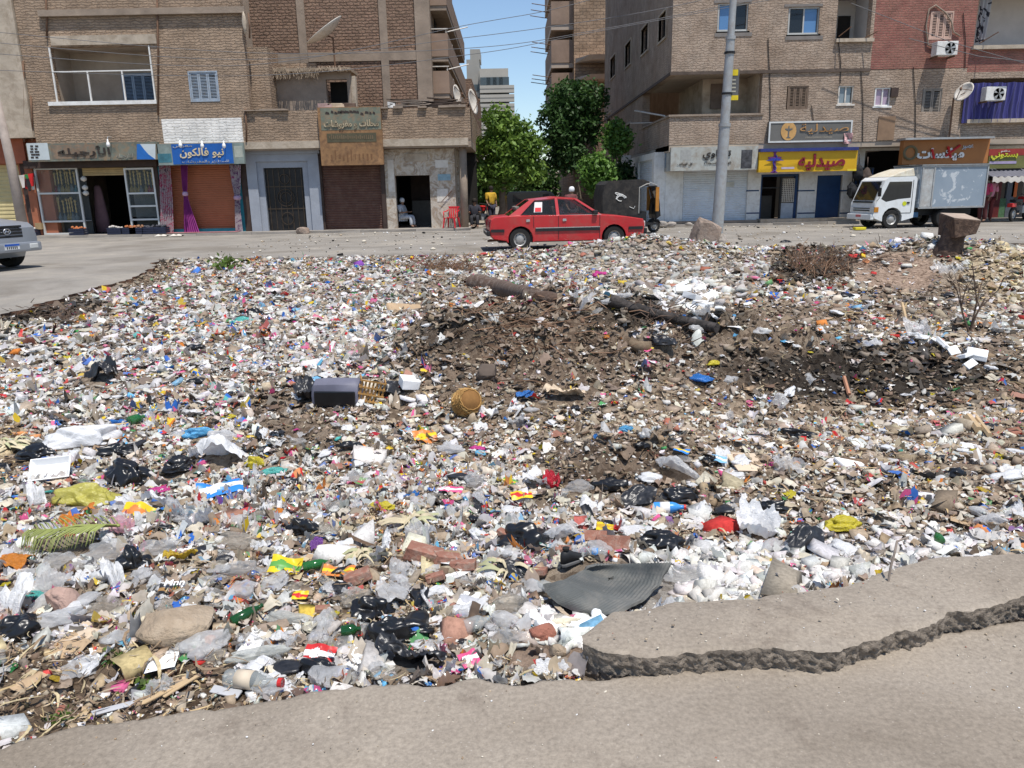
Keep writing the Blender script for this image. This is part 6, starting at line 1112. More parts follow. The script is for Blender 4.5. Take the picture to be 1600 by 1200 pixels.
mm = MB(); quad(mm, [(-.95, y_ - .060, 1.05), (-.77, y_ - .060, 1.05), (-.755, y_ + .018, 1.21), (-.925, y_ + .018, 1.21)], .004); mm.build('sticker_print', mat('sticker_red', (.55, .02, .03), .6), st, False)
mtS = floral('striped_shirt_cloth', (.68, .66, .66), (.45, .05, .07), (.3, .04, .06), 7)
wx = Matrix.Translation(t.location) @ Euler((0, 0, t.rotation_euler.z)).to_matrix().to_4x4() @ Vector((-.02, .36, .25))
DRV = dict(SIT); dr_ = person('driver in a red and white striped shirt inside the red car', wx, t.rotation_euler.z, DRV, [('shirt', (.68, .66, .66), 'shirt'), ('trousers', (.05, .05, .06), 'legs')]); dr_.scale = (.88, .9, .88)
for ch in dr_.children:
 if ch.name.startswith('shirt'): ch.data.materials.clear(); ch.data.materials.append(mtS)
# ---- box truck
M_TRW = mat('truck_white', (.68, .70, .70), .4, .06, 1.5, spec=.4, dirt=(.5, .47, .42), damt=.3)
mt, nt, b_, out = newmat('scuffed_blue_grey_panel'); tc = nt.nodes.new('ShaderNodeTexCoord'); n_a = noise_node(nt, tc.outputs['Object'], 2.4, 7, .62, .7); n_b = noise_node(nt, tc.outputs['Object'], 1.0, 4, .6)
nt.links.new(mixc(nt, ramp(nt, n_a.outputs[0], [(.56, (0, 0, 0)), (.59, (1, 1, 1))]).outputs[0], ramp(nt, n_b.outputs[0], [(.3, (.21, .26, .31)), (.7, (.26, .31, .36))]).outputs[0], (.47, .50, .52)), b_.inputs['Base Color']); b_.inputs['Roughness'].default_value = .55; M_BOXP = mt
px0, py0 = G(1404, 357); t = thing('box_truck', 'white cab truck with scuffed blue grey box parked by the shops', 'truck', (px0 - .2, py0 + .8, 0), RAD(180 + 7)); TR = t; t.scale = (.88, .88, .88)
# local: x forward (to the left in the picture), near side is local +y
pc = [(-.75, .42), (.95, .42), (1.0, .55), (1.0, 1.0), (.93, 1.12), (.62, 1.90), (.45, 2.02), (-.7, 2.04), (-.78, 1.95)]
pc = pc[:1] + arch(.18, .44, 8, .40) + pc[1:]
m_ = MB(); m_.loft([[(x * (.985 if abs(y) > .8 else 1), y, z) for x, z in pc] for y in (-.86, -.82, .82, .86)], True); m_.build('cab', M_TRW, t, False, 30)
mm = MB(); quad(mm, [(.945, -.74, 1.13), (.945, .74, 1.13), (.64, .70, 1.86), (.64, -.70, 1.86)], .012); mm.build('windscreen', M_CARGD, t, False)
for s in (-1, 1):
 mm = MB(); q = [(.72, s * .862, 1.18), (.50, s * .862, 1.06), (-.02, s * .862, 1.16), (-.55, s * .862, 1.2), (-.55, s * .862, 1.84), (.42, s * .862, 1.84)]; quad(mm, q if s < 0 else q[::-1], .006); mm.build('door_glass', M_CARGD, t, False)
 m_ = MB(); y0, y1 = sorted((s * .855, s * .868)); m_.box(-.62, -.60, y0, y1, .62, 1.9); m_.box(-.6, .5, y0, y1, .60, .62); m_.build('door_gap', M_BLKPL, t, False)
 MB().box(-.52, -.40, min(s * .86, s * .885), max(s * .86, s * .885), .98, 1.04).build('door_handle', M_BLKPL, t, False)
 MB().box(.90, 1.01, min(s * .52, s * .84), max(s * .52, s * .84), .66, .86).build('headlight', mat('lamp_glass', (.6, .6, .58)), t, False, bevel=.015); MB().box(.80, .985, min(s * .845, s * .875), max(s * .845, s * .875), .66, .86).build('turn_lamp', mat('amber_lamp', (.5, .2, .02), .3), t, False)
 m_ = MB(); m_.tube([(.75, s * .84, 1.75), (.95, s * 1.05, 1.7), (.95, s * 1.08, 1.2), (.9, s * .86, 1.1)], .012, 5); m_.box(.92, .96, min(s * .98, s * 1.16), max(s * .98, s * 1.16), 1.28, 1.62); m_.build('mirror', M_BLKPL, t, False)
 wheel(t, .18, s * .74, .37, .2, s); wheel(t, -2.1, s * .72, .37, .34, s)
 MB().box(-1.0, -.55, min(s * .55, s * .8), max(s * .55, s * .8), .42, .62).build('fuel_tank', mat('blue_tank', (.05, .13, .24), .5), t, False, bevel=.02)
MB().box(.98, 1.12, -.88, .88, .36, .58).build('front_bumper', M_TRW, t, False, bevel=.03); MB().box(1.122, 1.13, -.18, .18, .46, .56).build('licence_plate', mat('plate_red_white', (.5, .12, .12), .5), t, False); m_ = MB(); m_.box(1.0, 1.02, -.6, .6, .70, .74); m_.box(1.0, 1.02, -.6, .6, .79, .82); m_.build('grille', M_BLKPL, t, False); MB().box(.97, 1.005, -.7, .7, 1.03, 1.09).build('wiper_panel', M_BLKPL, t, False)
m_ = MB(); m_.loft([[(x, -.78, z) for x, z in ((.40, 2.03), (-.05, 2.2), (-.62, 2.36), (-.70, 2.05))], [(x, .78, z) for x, z in ((.40, 2.03), (-.05, 2.2), (-.62, 2.36), (-.70, 2.05))]]); m_.build('wind_deflector', mat('yellowed_white', (.62, .58, .48), .45, .12, 2, dirt=(.5, .38, .2), damt=.5), t, False, bevel=.03)
MB().box(-3.75, -.86, -.92, .92, .80, 2.42).build('cargo_box', M_BOXP, t, False)
for s in (-1, 1):
 m_ = MB(); y0, y1 = sorted((s * .921, s * .95))
 for x in (-3.74, -1.42, -.92): m_.box(x - .03, x + .03, y0, y1, .80, 2.40)
 m_.box(-3.76, -.86, y0, y1, 2.37, 2.45); m_.box(-3.76, -.86, y0, y1, .76, .83); m_.build('box_frame', M_STEEL, t, False)
MB().box(-1.38, -.95, .9215, .928, .84, 2.36).build('box_panel', mat('worn_pale_panel', (.40, .41, .40), .6, .3, 3, dirt=(.3, .24, .2), damt=.5), t, False)
MB().box(-3.85, -.85, -.98, .98, 2.452, 2.48).build('box_roof', M_STEEL, t, False); MB().box(-3.6, .8, -.4, .4, .48, .72).build('chassis', M_BLKPL, t, False)
m_ = MB(); m_.lathe([(.09, 0), (.09, .008), (.002, .008)], 14, (-.3, .864, .98), 'y'); m_.build('door_badge', mat('lime_badge', (.55, .58, .02), .5), t, False)
wx = Matrix.Translation(t.location) @ Euler((0, 0, t.rotation_euler.z)).to_matrix().to_4x4() @ Vector((-.25, .4, .75)); d2 = person('truck driver in dark clothes behind the truck side window', wx, t.rotation_euler.z, SIT, [('shirt', (.05, .05, .06), 'shirt'), ('trousers', (.04, .04, .05), 'legs')]); d2.scale = (.8, .85, .85)
x, y = G(1342, 360); tag(MB().box(x - .18, x + .2, y - .12, y + .12, .015, .11).build('yellow_block', mat('yellow_block', (.6, .5, .03), .6), bevel=.02), 'small yellow block on the street under the truck front', 'block')
# ---- black auto rickshaw
gx, gy = G(985, 367); t = thing('auto_rickshaw', 'black canvas auto rickshaw standing behind the red car bonnet', 'rickshaw', (gx, 28.0, 0), RAD(8)); t.scale = (1, 1, 1.1); M_CANV = mat('black_canvas', (.022, .02, .019), .75, .3, 2, .006, 14, dirt=(.07, .06, .05), damt=.5)
prof = [(-1.05, .55), (-1.08, 1.2), (-1.0, 1.55), (-.85, 1.66), (.35, 1.70), (.62, 1.62), (.60, 1.50), (.25, 1.48), (.22, .62)]
m_ = MB(); m_.loft([[(x * f, y, z) for x, z in prof] for y, f in ((-.62, .97), (-.58, 1), (.58, 1), (.62, .97))]); m_.build('hood', M_CANV, t, False, 30)
m_ = MB(); m_.loft([[(x, y, z) for x, z in ((-1.1, .28), (-1.08, .6), (.25, .62), (.45, .3), (.2, .22))] for y in (-.62, .62)]); m_.build('tub', mat('black_paint', (.015, .014, .014)), t, False, bevel=.02)
m_ = MB(); m_.loft([[(x, y, z) for x, z in ((.95, .45), (1.12, .55), (1.05, 1.1), (.98, 1.1), (.92, .6))] for y in (-.4, .4)]); m_.build('front_cowl', mat('black_paint', (.015, .014, .014)), t, False, bevel=.02)
m_ = MB()
for s in (-1, 1): m_.tube([(1.02, s * .42, 1.08), (.92, s * .5, 1.5), (.55, s * .58, 1.62)], .022, 6)
m_.tube([(.92, -.5, 1.5), (.92, .5, 1.5)], .02, 6); m_.build('windscreen_frame', M_STEEL, t, False); mm = MB(); quad(mm, [(1.02, -.4, 1.1), (1.02, .4, 1.1), (.93, .48, 1.48), (.93, -.48, 1.48)], .005); mm.build('windscreen', M_CARGD, t, False)
for s in (-1, 1): MB().box(.88, 1.0, min(s * .46, s * .52), max(s * .46, s * .52), .7, 1.45).build('side_screen', mat('amber_screen', (.4, .17, .03), .5), t, False)
m_ = MB(); m_.box(.25, .95, -.55, .55, .28, .34); m_.box(.3, .62, -.3, .3, .34, .7); m_.build('driver_seat', M_BLKPL, t, False)
wheel(t, 1.0, 0, .22, .1, -1); wheel(t, -.62, -.5, .22, .11, -1); wheel(t, -.62, .5, .22, .11, 1); MB().tube([(1.0, 0, .25), (.9, 0, .95)], .04, 6).build('fork', M_BLKPL, t, False); MB().loft([[(1.0 + .26 * math.cos(a), y, .22 + .26 * math.sin(a)) for a in (.3, .9, 1.57, 2.2, 2.9)] + [(1.0 + .24 * math.cos(a), y, .22 + .24 * math.sin(a)) for a in (2.9, 2.2, 1.57, .9, .3)] for y in (-.08, .08)]).build('mudguard', M_BLKPL, t, False)
gm = MB(); rr = random.Random(21)
for k in range(3): gm.tube([(-.42 + .13 * math.cos(a + k) * (1 + .3 * k % 1), -.632, 1.12 + .05 * k + .08 * math.sin(a * (1 + k % 2))) for a in [j * .5 for j in range(11)]], .012, 4)
gm.tube([(-.1, -.632, .86), (.05, -.632, .8), (.1, -.632, .88)], .01, 4); gm.build('white_marks', mat('white_chalk', (.6, .6, .58), .8), t, False)
m_ = MB(); m_.tube([(.24, -.625, .65), (.24, -.64, 1.44), (.5, -.64, 1.55), (.62, -.6, 1.56)], .018, 5); m_.build('canvas_piping', mat('pale_piping', (.4, .38, .34), .7), t, False)
# ---- silver off-roader at the left edge
gx, gy = G(18, 424); t = thing('silver_suv', 'silver off-road car nosing in at the left edge', 'car', (gx - 2.2, 18.5, 0), RAD(-14)); M_SILV = mat('silver_paint', (.36, .39, .43), .3, .06, 1.5, metal=.5, coat=.4)
ps = [(-2.2, .5), (-1.75, .4)] + arch(-1.25, .45, 8, .37) + [(-.75, .38), (.80, .38)] + arch(1.27, .45, 8, .37) + [(1.78, .42), (2.08, .42), (2.16, .55), (2.15, .72), (2.10, .95), (1.95, 1.06), (1.1, 1.16), (.62, 1.20), (-2.1, 1.2), (-2.25, 1.0)]
m_ = MB(); m_.loft([[(x * (.93 if abs(y) > .88 else (.975 if abs(y) > .8 else 1)), y, z if abs(y) < .88 else .7 + (z - .7) * .96) for x, z in ps] for y in (-.93, -.86, -.6, .6, .86, .93)]); m_.build('body', M_SILV, t, False, 30)
m_ = MB(); m_.loft([[(.70, s * 0 + y * .98, 1.19) for y in (-.8, .8)] + [(.0, y, 1.72) for y in (.66, -.66)], [(-2.05, y, 1.19) for y in (-.8, .8)] + [(-1.9, y, 1.70) for y in (.66, -.66)]]); m_.build('cabin', M_CARGD, t, False, bevel=.03); MB().box(-1.95, .05, -.68, .68, 1.70, 1.77).build('roof', M_SILV, t, False, bevel=.03)
MB().box(2.06, 2.22, -.86, .86, .40, .62).build('front_bumper', M_SILV, t, False, bevel=.05)
g = MB()
for k in range(4): g.box(2.075, 2.15, -.42, .42, .74 + k * .075, .785 + k * .075)
g.build('grille_slat', M_BLKPL, t, False); m_ = MB(); m_.tube([(2.16, .09 * math.cos(a), .88 + .06 * math.sin(a)) for a in [k * .5236 for k in range(13)]], .012, 5); m_.tube([(2.16, -.06, .85), (2.16, -.02, .91)], .012, 5); m_.tube([(2.16, .06, .91), (2.16, .02, .85)], .012, 5); m_.tube([(2.16, -.05, .88), (2.16, .05, .88)], .012, 5); m_.build('badge', M_CHROME, t, False)
for s in (-1, 1):
 MB().hexa([(1.78, s * .70 - .2, .74), (2.06, s * .66 - .18, .74), (2.06, s * .66 + .18, .74), (1.70, s * .72 + .2, .74)], [(1.74, s * .70 - .2, .99), (2.0, s * .66 - .18, .97), (2.0, s * .66 + .18, .97), (1.66, s * .72 + .2, .99)]).build('headlight', mat('clear_lamp', (.55, .56, .54), .12, .1, 12), t, False, bevel=.03)
 MB().box(2.12, 2.235, s * .62 - .12, s * .62 + .12, .46, .58).build('fog_lamp', mat('clear_lamp', (.55, .56, .54)), t, False, bevel=.02)
 for x in (-1.25, 1.27): wheel(t, x, s * .80, .38, .24, s, .6)
pl = MB().box(2.222, 2.235, -.20, .20, .47, .60).build('licence_plate', mat('plate_white', (.65, .66, .66), .5), t, False); MB().box(2.236, 2.24, -.20, .20, .555, .60).build('plate_band', mat('plate_blue', (.02, .10, .45), .5), pl, False); m_ = MB()
for k in range(6): m_.box(2.236, 2.24, -.15 + k * .052, -.125 + k * .052, .487, .54)
m_.build('plate_print', M_BLK, pl, False)
# ---- dark vehicles behind
x = F(832, 335, 33)[0]; t = thing('black_minibus', 'black minibus parked behind the red car', 'minibus', (x, 33.6, 0), RAD(4)); t.scale = (.72, .8, 1.04); m_ = MB(); m_.loft([[(a, y, z) for a, z in [(-1.5, .35), (1.6, .35), (1.75, .8), (1.45, 1.1), (1.1, 1.40), (.8, 1.46), (-1.4, 1.46), (-1.55, 1.3)]] for y in (-.8, -.74, .74, .8)]); m_.build('body', mat('black_car_paint', (.012, .012, .013), .3, .2, 2, coat=.3), t, False, bevel=.03)
for s in (-1, 1): MB().box(-1.2, .9, min(s * .801, s * .812), max(s * .801, s * .812), 1.0, 1.35).build('side_glass', M_CARGD, t, False)
for x_ in (-1.0, 1.15):
 for s in (-1, 1): wheel(t, x_, s * .7, .3, .18, s)
x = F(752, 335, 34.5)[0]; t = thing('red_motorbike', 'red motorbike parked beside the left corner column', 'motorbike', (x, 34.9, 0), RAD(-60)); M_MR = mat('motorbike_red', (.5, .02, .02), .35)
for a in (-.6, .6): wheel(t, a, 0, .28, .09, -1)
m_ = MB(); m_.loft([[(a, y, z) for a, z in ((-.1, .75), (.35, .72), (.38, .9), (.0, .95))] for y in (-.13, .13)]); m_.build('tank', M_MR, t, False, bevel=.03); MB().box(-.75, -.1, -.12, .12, .74, .84).build('seat', M_BLKPL, t, False, bevel=.03); m_ = MB(); m_.tube([(.6, 0, .28), (.42, 0, 1.0)], .03, 6); m_.tube([(.4, -.32, 1.05), (.42, 0, 1.0), (.4, .32, 1.05)], .018, 6); m_.tube([(-.6, 0, .28), (0, 0, .4), (.4, 0, .8)], .03, 6); m_.build('frame', M_BLKPL, t, False); MB().box(-.1, .25, -.14, .14, .3, .6).build('engine', M_STEEL, t, False, bevel=.03); MB().box(-.95, -.6, -.1, .1, .55, .7).build('tail', M_MR, t, False, bevel=.02)
x = F(1590, 335, 31)[0]; t2 = copy_tree(t); t2.location = (x + .2, 31.2, .02); t2.rotation_euler.z = RAD(35); t2['label'] = 'red motorbike parked under the grey awning at the right edge'
# ================================================================== the rubbish
def crumple(seed, n, amp, aspect=1.0, folds=5, rnd=.8):
 rng = np.random.default_rng(seed); u = np.linspace(-.5, .5, n + 1); X, Y = np.meshgrid(u, u); Y = Y * aspect
 Z = np.zeros_like(X)
 for k in range(folds): a = rng.uniform(0, 6.283); Z += rng.uniform(-1, 1) * np.abs(X * math.cos(a) + Y * math.sin(a) - rng.uniform(-.35, .35))
 Z *= amp * 1.3; j = .22 / n
 X0, Y0 = X / .5, Y / (.5 * aspect); rr_ = np.hypot(X0, Y0); mx = np.maximum(np.abs(X0), np.abs(Y0)); k_ = np.where(rr_ > 0, mx / np.maximum(rr_, 1e-6), 1); k_ = 1 - (1 - k_) * rnd      # round the corners off
 th = np.arctan2(Y0, X0); k_ = k_ * (1 + .9 * (fbm(np.stack([np.cos(th) * 1.5, np.sin(th) * 1.5, th * 0 + seed * 1.7], -1), seed + 5, 3) - .45) * rr_)
 X = X * k_; Y = Y * k_
 rg = 1 - np.abs(2 * fbm(np.stack([X * 5, Y * 5, X * 0 + seed], -1), seed, 3) - .88) * 2
 Z += (rg - .5) * amp * .55 - amp * .35 * rr_ ** 2 * rng.uniform(-1, 1)
 X = X * (1 - .25 * amp) + rng.uniform(-j, j, X.shape); Y = Y + rng.uniform(-j, j, X.shape)
 V = np.stack([X, Y, Z - Z.mean()], -1).reshape(-1, 3); i = (np.arange(n)[:, None] * (n + 1) + np.arange(n)[None]).ravel()
 return V, np.stack([i, i + 1, i + n + 2, i + n + 1], -1)
_ICO = {}
def ico(sub):
 if sub not in _ICO:
  bm = bmesh.new(); bmesh.ops.create_icosphere(bm, subdivisions=sub, radius=1); bm.verts.ensure_lookup_table()
  _ICO[sub] = (np.array([v.co[:] for v in bm.verts]), np.array([[v.index for v in f.verts] for f in bm.faces])); bm.free()
 return _ICO[sub]
def puff(seed, sub=3, amp=.35, flat=.55, tail=.6, pleat=1.0):
 rng = np.random.default_rng(seed); a, Fc = ico(sub); o = rng.uniform(-20, 20, 3); w = a + .35 * (np.stack([fbm(a * 1.5 + o + 9 * k, seed + k, 2) for k in range(3)], 1) - .38)
 r = 1 + amp * 2.4 * (fbm(a * 1.25 + o, seed + 4, 2) - .38)
 for k in range(26):                # sharp folds: planes cut through the warped sphere
  n = rng.normal(size=3); n /= np.linalg.norm(n); c = rng.uniform(-.75, .75); r = r + rng.choice([-1, 1]) * amp * pleat * .24 * np.maximum(0, 1 - np.abs(w @ n - c) / rng.uniform(.12, .5))
 d = rng.normal(size=3); d[2] = abs(d[2]) * .4; d /= np.linalg.norm(d); el = w @ d; r = r + tail * .55 * np.clip((el - .72) / .28, 0, 1) - tail * .12 * np.clip(1 - np.abs(el - .62) / .2, 0, 1)
 V = a * np.maximum(r, .25)[:, None]; V[:, 2] = np.where(V[:, 2] < 0, V[:, 2] * .35, V[:, 2]) * flat
 V[:, 0] *= rng.uniform(.9, 1.2); V[:, 1] *= rng.uniform(.6, 1.0); V /= np.abs(V[:, :2]).max()
 return V * .5, Fc
def rot_mats(rng, n, tilt):
 yaw = rng.uniform(0, 6.2832, n); ax = rng.uniform(0, 6.2832, n); t = np.abs(rng.normal(0, 1, n)) * tilt
 c, s = np.cos(t), np.sin(t); kx, ky = np.cos(ax), np.sin(ax); Rm = np.zeros((n, 3, 3))
 Rm[:, 0, 0] = c + kx * kx * (1 - c); Rm[:, 0, 1] = kx * ky * (1 - c); Rm[:, 0, 2] = ky * s
 Rm[:, 1, 0] = kx * ky * (1 - c); Rm[:, 1, 1] = c + ky * ky * (1 - c); Rm[:, 1, 2] = -kx * s
 Rm[:, 2, 0] = -ky * s; Rm[:, 2, 1] = kx * s; Rm[:, 2, 2] = c
 Yw = np.zeros((n, 3, 3)); Yw[:, 0, 0] = np.cos(yaw); Yw[:, 0, 1] = -np.sin(yaw); Yw[:, 1, 0] = np.sin(yaw); Yw[:, 1, 1] = np.cos(yaw); Yw[:, 2, 2] = 1
 return Rm @ Yw
def assemble(protos, idx, Rm, S3, P, colfn):
 Vs, Fs, Cs = [], [], []; off = 0
 for k, (pv, pf) in enumerate(protos):
  w = np.nonzero(idx == k)[0]
  if len(w) == 0: continue
  v = pv[None] * S3[w][:, None, :]; v = np.einsum('nij,nkj->nki', Rm[w], v) + P[w][:, None]
  Vs.append(v.reshape(-1, 3)); f = pf[None] + (np.arange(len(w)) * len(pv))[:, None, None] + off; Fs.append(f.reshape(-1, pf.shape[1])); off += len(w) * len(pv)
  Cs.append(colfn(w, len(pf)))
 return np.concatenate(Vs), np.concatenate(Fs), np.concatenate(Cs)
A_ = np.array
PAL = dict(white=A_([.70, .69, .67]), cream=A_([.60, .54, .44]), grey=A_([.42, .41, .39]), pale=A_([.55, .55, .53]), beige=A_([.40, .32, .23]), tan=A_([.30, .215, .14]), brown=A_([.16, .105, .07]), clod=A_([.24, .19, .145]), grit=A_([.30, .26, .215]), black=A_([.013, .013, .014]), char=A_([.035, .03, .026]),
   yellow=A_([.68, .48, .03]), red=A_([.52, .03, .03]), pink=A_([.62, .10, .25]), blue=A_([.03, .14, .48]), sky=A_([.12, .40, .62]), green=A_([.06, .28, .09]), orange=A_([.62, .20, .03]), teal=A_([.08, .36, .33]), purple=A_([.2, .06, .3]), brick=A_([.36, .13, .085]), straw=A_([.50, .37, .20]), husk=A_([.55, .45, .27]))
PK = list(PAL); PA = np.stack([PAL[k] for k in PK])
def mixpick(rng, n, tables, weights):  # tables: list of dicts name->w ; weights (n, len(tables))
 M = np.array([[t.get(k, 0) for k in PK] for t in tables]); M = M / M.sum(1)[:, None]; W = np.maximum(weights, 0); W = W / W.sum(1)[:, None]; Pm = W @ M; c = Pm.cumsum(1); r = rng.random(n)[:, None]
 return np.minimum((r > c).sum(1), len(PK) - 1)
T_BASE = dict(white=34, pale=12, grey=5, cream=14, beige=12, tan=6, brown=3, clod=3, black=3.4, yellow=1.9, red=2.3, pink=2.2, blue=2.5, sky=2.0, green=1.2, orange=1.8, teal=.6, purple=.5, brick=1.5)
T_CHIP = dict(white=14, pale=5, cream=16, beige=26, tan=17, brown=8, clod=7, grey=3, black=1.5, red=1, blue=.8, brick=1.5, yellow=.6, green=.5)
T_EARTH = dict(clod=50, brown=26, tan=12, grit=7, beige=5, white=7, pale=3, char=8, red=.5)
T_ASH = dict(char=50, black=20, brown=24, clod=12, white=2, red=.5)
T_STONE = dict(grit=42, grey=22, beige=16, clod=14, pale=8, white=6, brick=2)
T_PALE = dict(husk=40, cream=30, beige=20, straw=12, white=5)
T_PLAS = dict(white=78, pale=12, cream=8, grit=3)
T_STRAW = dict(straw=24, beige=12, tan=18, brown=24, clod=14, husk=7, white=4)
def scatter():
 rng = np.random.default_rng(5); out = []
 for (d0, d1, dens) in ((2.0, 3.4, 3000), (3.4, 5, 1900), (5, 7.5, 1100), (7.5, 11, 650), (11, 15, 420), (15, 22.5, 290)):
  ar = .5 * 2 * .80 * (d1 * d1 - d0 * d0); n = int(ar * dens); d = np.sqrt(rng.uniform(d0 * d0, d1 * d1, n)); th = rng.uniform(-.80, .80, n); out.append(np.stack([d * np.sin(th), d * np.cos(th)], 1))
 P = np.concatenate(out); x, y = P.T
 crack = (x > XTIP + .5) & (y > y_road(x)) & (y < np.interp(x, SLABF[:, 0], SLABF[:, 1]) - .01) & (n2(x, y, 2.2, 88) > .06)
 ok = crack | (y - y_near(x) > .015 + .04 * n2(x, y, 9, 77)) & (y_far(x) + .25 - y > 0) & (x - x_left(y) > .0); P = P[ok]; x, y = P.T
 P3 = np.stack([x, y, HF(x, y)], 1); px, py, k = topix(P3)
 hid = np.zeros(len(px), bool)
 for cx, cy, rx, ry in HIDE: hid |= ((px - cx) / rx) ** 2 + ((py - cy) / ry) ** 2 < 1
 P3, px, py = P3[~hid], px[~hid], py[~hid]; z = {q: zone(q, px, py) for q in ZN}
 keep = rng.random(len(P3)) > np.clip(.86 * z['bare'], 0, .95); P3 = P3[keep]; z = {q: v[keep] for q, v in z.items()}; n = len(P3); dist = np.hypot(P3[:, 0], P3[:, 1])
 far = ss(dist, 3, 14); r = rng.random(n); clump = np.clip(1 + 1.9 * n2(P3[:, 0], P3[:, 1], 1.1, 66), .6, 1.7)
 pch = np.clip(.20 + .22 * z['earth'] + .2 * z['ash'] + .60 * z['stone'] + .75 * z['plaster'] + .10 * z['chips'], 0, .92); pst = np.clip(.05 + .36 * z['straw'] + .22 * z['earth'] + .15 * z['ash'] + .10 * z['chips'], 0, .7) * (1 - pch)
 kind = np.where(r < pch, 1, np.where(r < pch + pst, 2, 0))
 W = np.stack([np.full(n, .25) + .0 * far, z['chips'] * 1.0, z['earth'] * 2.2, z['ash'] * 4.2, z['stone'] * 1.6, z['plaster'] * 3.0, z['straw'] * 1.2, z['pale'] * 3], 1)
 W[:, 0] = np.clip(1 - W[:, 1:].max(1) * .75, .1, 1)
 ci = mixpick(rng, n, [T_BASE, T_CHIP, T_EARTH, T_ASH, T_STONE, T_PLAS, T_STRAW, T_PALE], W)
 col = PA[ci] * rng.uniform(.72, 1.12, (n, 1)) * rng.uniform(.95, 1.05, (n, 3)); dust = rng.uniform(0, .34, (n, 1)); col = np.clip(col * (1 - dust) + A_([.42, .36, .29]) * dust, .01, .82)
 # ---- sheets
 for part, dmin, dmax, ng, nm in (('near', 0, 4.4, 5, 24), ('mid', 4.4, 8, 4, 24), ('far', 8, 13, 3, 20), ('last', 13, 99, 2, 16)):
  m0 = (kind == 0) & (dist >= dmin) & (dist < dmax); chip = (z['chips'] + z['earth'] + z['straw']) > .5
  for fl in (0, 1):
   sel = np.nonzero(m0 & ((rng.random(n) < np.where(chip, .22, np.where(dist < 5, .64, .5))) == bool(fl)))[0]; k = len(sel)
   protos = [crumple(100 + i + ng * 50 + fl * 30, ng, [.28, .42, .6][i % 3] * (1.2 if fl else .8), [1, .6, .3, .8, .42][i % 5], 6 if ng > 3 else 4, .75 if fl and ng > 3 else .3) for i in range(nm)]
   idx = rng.integers(0, nm, k); s = np.clip(np.exp(rng.normal(math.log(.034), .62, k)) * (1 + 1.25 * far[sel]) * clump[sel] * np.where(z['straw'][sel] > .4, .42, np.where(chip[sel], .66, .92)), .012, .085 + .10 * far[sel])
   S3 = s[:, None] * np.stack([np.ones(k), np.ones(k), rng.uniform(.6, 1.5, k)], 1); Q = P3[sel].copy(); Q[:, 2] += s * .14 + rng.uniform(0, .02, k)
   two = (rng.random(k) < .25); ci2 = PA[rng.choice([0, 0, 11, 12, 14, 17, 13, 2], k)] * rng.uniform(.8, 1.05, (k, 1)); bright = np.isin(ci[sel], [11, 12, 13, 14, 15, 16, 17, 18, 19]) | (two & (rng.random(k) < .25))
   def colfn(w, nf, col_=col[sel], c2=ci2, two_=bright):
    c = np.repeat(col_[w][:, None], nf, 1); pat = (np.arange(nf)[None] * 7 + rng.integers(0, 9, (len(w), 1))) % 9 < rng.integers(2, 5, (len(w), 1)); mk = pat & two_[w][:, None]
    return np.where(mk[..., None], c2[w][:, None], c).reshape(-1, 3)
   V, Fq, C = assemble(protos, idx, rot_mats(rng, k, .17), S3, Q, colfn)
   yield ('plastic_litter' if fl else 'paper_litter'), V, Fq, C, fl + (2 if fl and ng > 3 else 0)
 # ---- chunks
 cv = A_([(x, y, z) for z in (-1, 1) for y in (-1, 1) for x in (-1, 1)], float); cf = A_([(0, 2, 3, 1), (4, 5, 7, 6), (0, 1, 5, 4), (1, 3, 7, 5), (3, 2, 6, 7), (2, 0, 4, 6)]); protos = []
 for i in range(40):
  g = np.random.default_rng(900 + i); v = (cv + g.uniform(-.62, .62, cv.shape)) * A_([1, g.uniform(.4, 1), g.uniform(.18, .7)]) * .42; protos.append((v, cf))
 sel = np.nonzero(kind == 1)[0]; k = len(sel); s = np.clip(np.exp(rng.normal(math.log(.026), .55, k)) * (1 + 1.1 * far[sel]) * (1 - .4 * z['earth'][sel] - .35 * z['ash'][sel] + .25 * z['stone'][sel] + .2 * z['plaster'][sel]), .012, .22); Q = P3[sel].copy(); Q[:, 2] += s * .08
 V, Fq, C = assemble(protos, rng.integers(0, 40, k), rot_mats(rng, k, .5), np.repeat(s[:, None], 3, 1), Q, lambda w, nf: np.repeat(col[sel][w][:, None], nf, 1).reshape(-1, 3)); yield 'rubble_bits', V, Fq, C, 0
 # ---- straw, twigs
 protos = []
 for i in range(16):
  g = np.random.default_rng(700 + i); t = np.linspace(-.5, .5, 5); bend = g.uniform(-.25, .25); yy = bend * (t * t * 4 - .5) ; zz = g.uniform(-.1, .15) * np.cos(t * 4); w = np.array([.6, 1, 1, .8, .25])
  v = np.concatenate([np.stack([t, yy - .5 * w * .06, zz], 1), np.stack([t, yy + .5 * w * .06, zz + .02], 1)]); protos.append((v, np.array([[j, j + 1, j + 6, j + 5] for j in range(4)])))
 sel = np.nonzero(kind == 2)[0]; k = len(sel); s = np.exp(rng.normal(math.log(.046), .5, k)) * (1 + 1.5 * far[sel]); Q = P3[sel].copy(); Q[:, 2] += .012 + rng.uniform(0, .03, k)
 dk = np.maximum(z['earth'], z['ash'])[sel][:, None]
 c_ = PA[rng.choice([PK.index(q) for q in ('straw', 'husk', 'tan', 'beige', 'brown', 'tan')], k)] * rng.uniform(.55, 1.05, (k, 1)) * (1 - .55 * dk); wd_ = rng.uniform(.6, 1.9, k)
 V, Fq, C = assemble(protos, rng.integers(0, 16, k), rot_mats(rng, k, .22), np.stack([s, s * wd_, s], 1), Q, lambda w, nf: np.repeat(c_[w][:, None], nf, 1).reshape(-1, 3)); yield 'straw_litter', V, Fq, C, 0
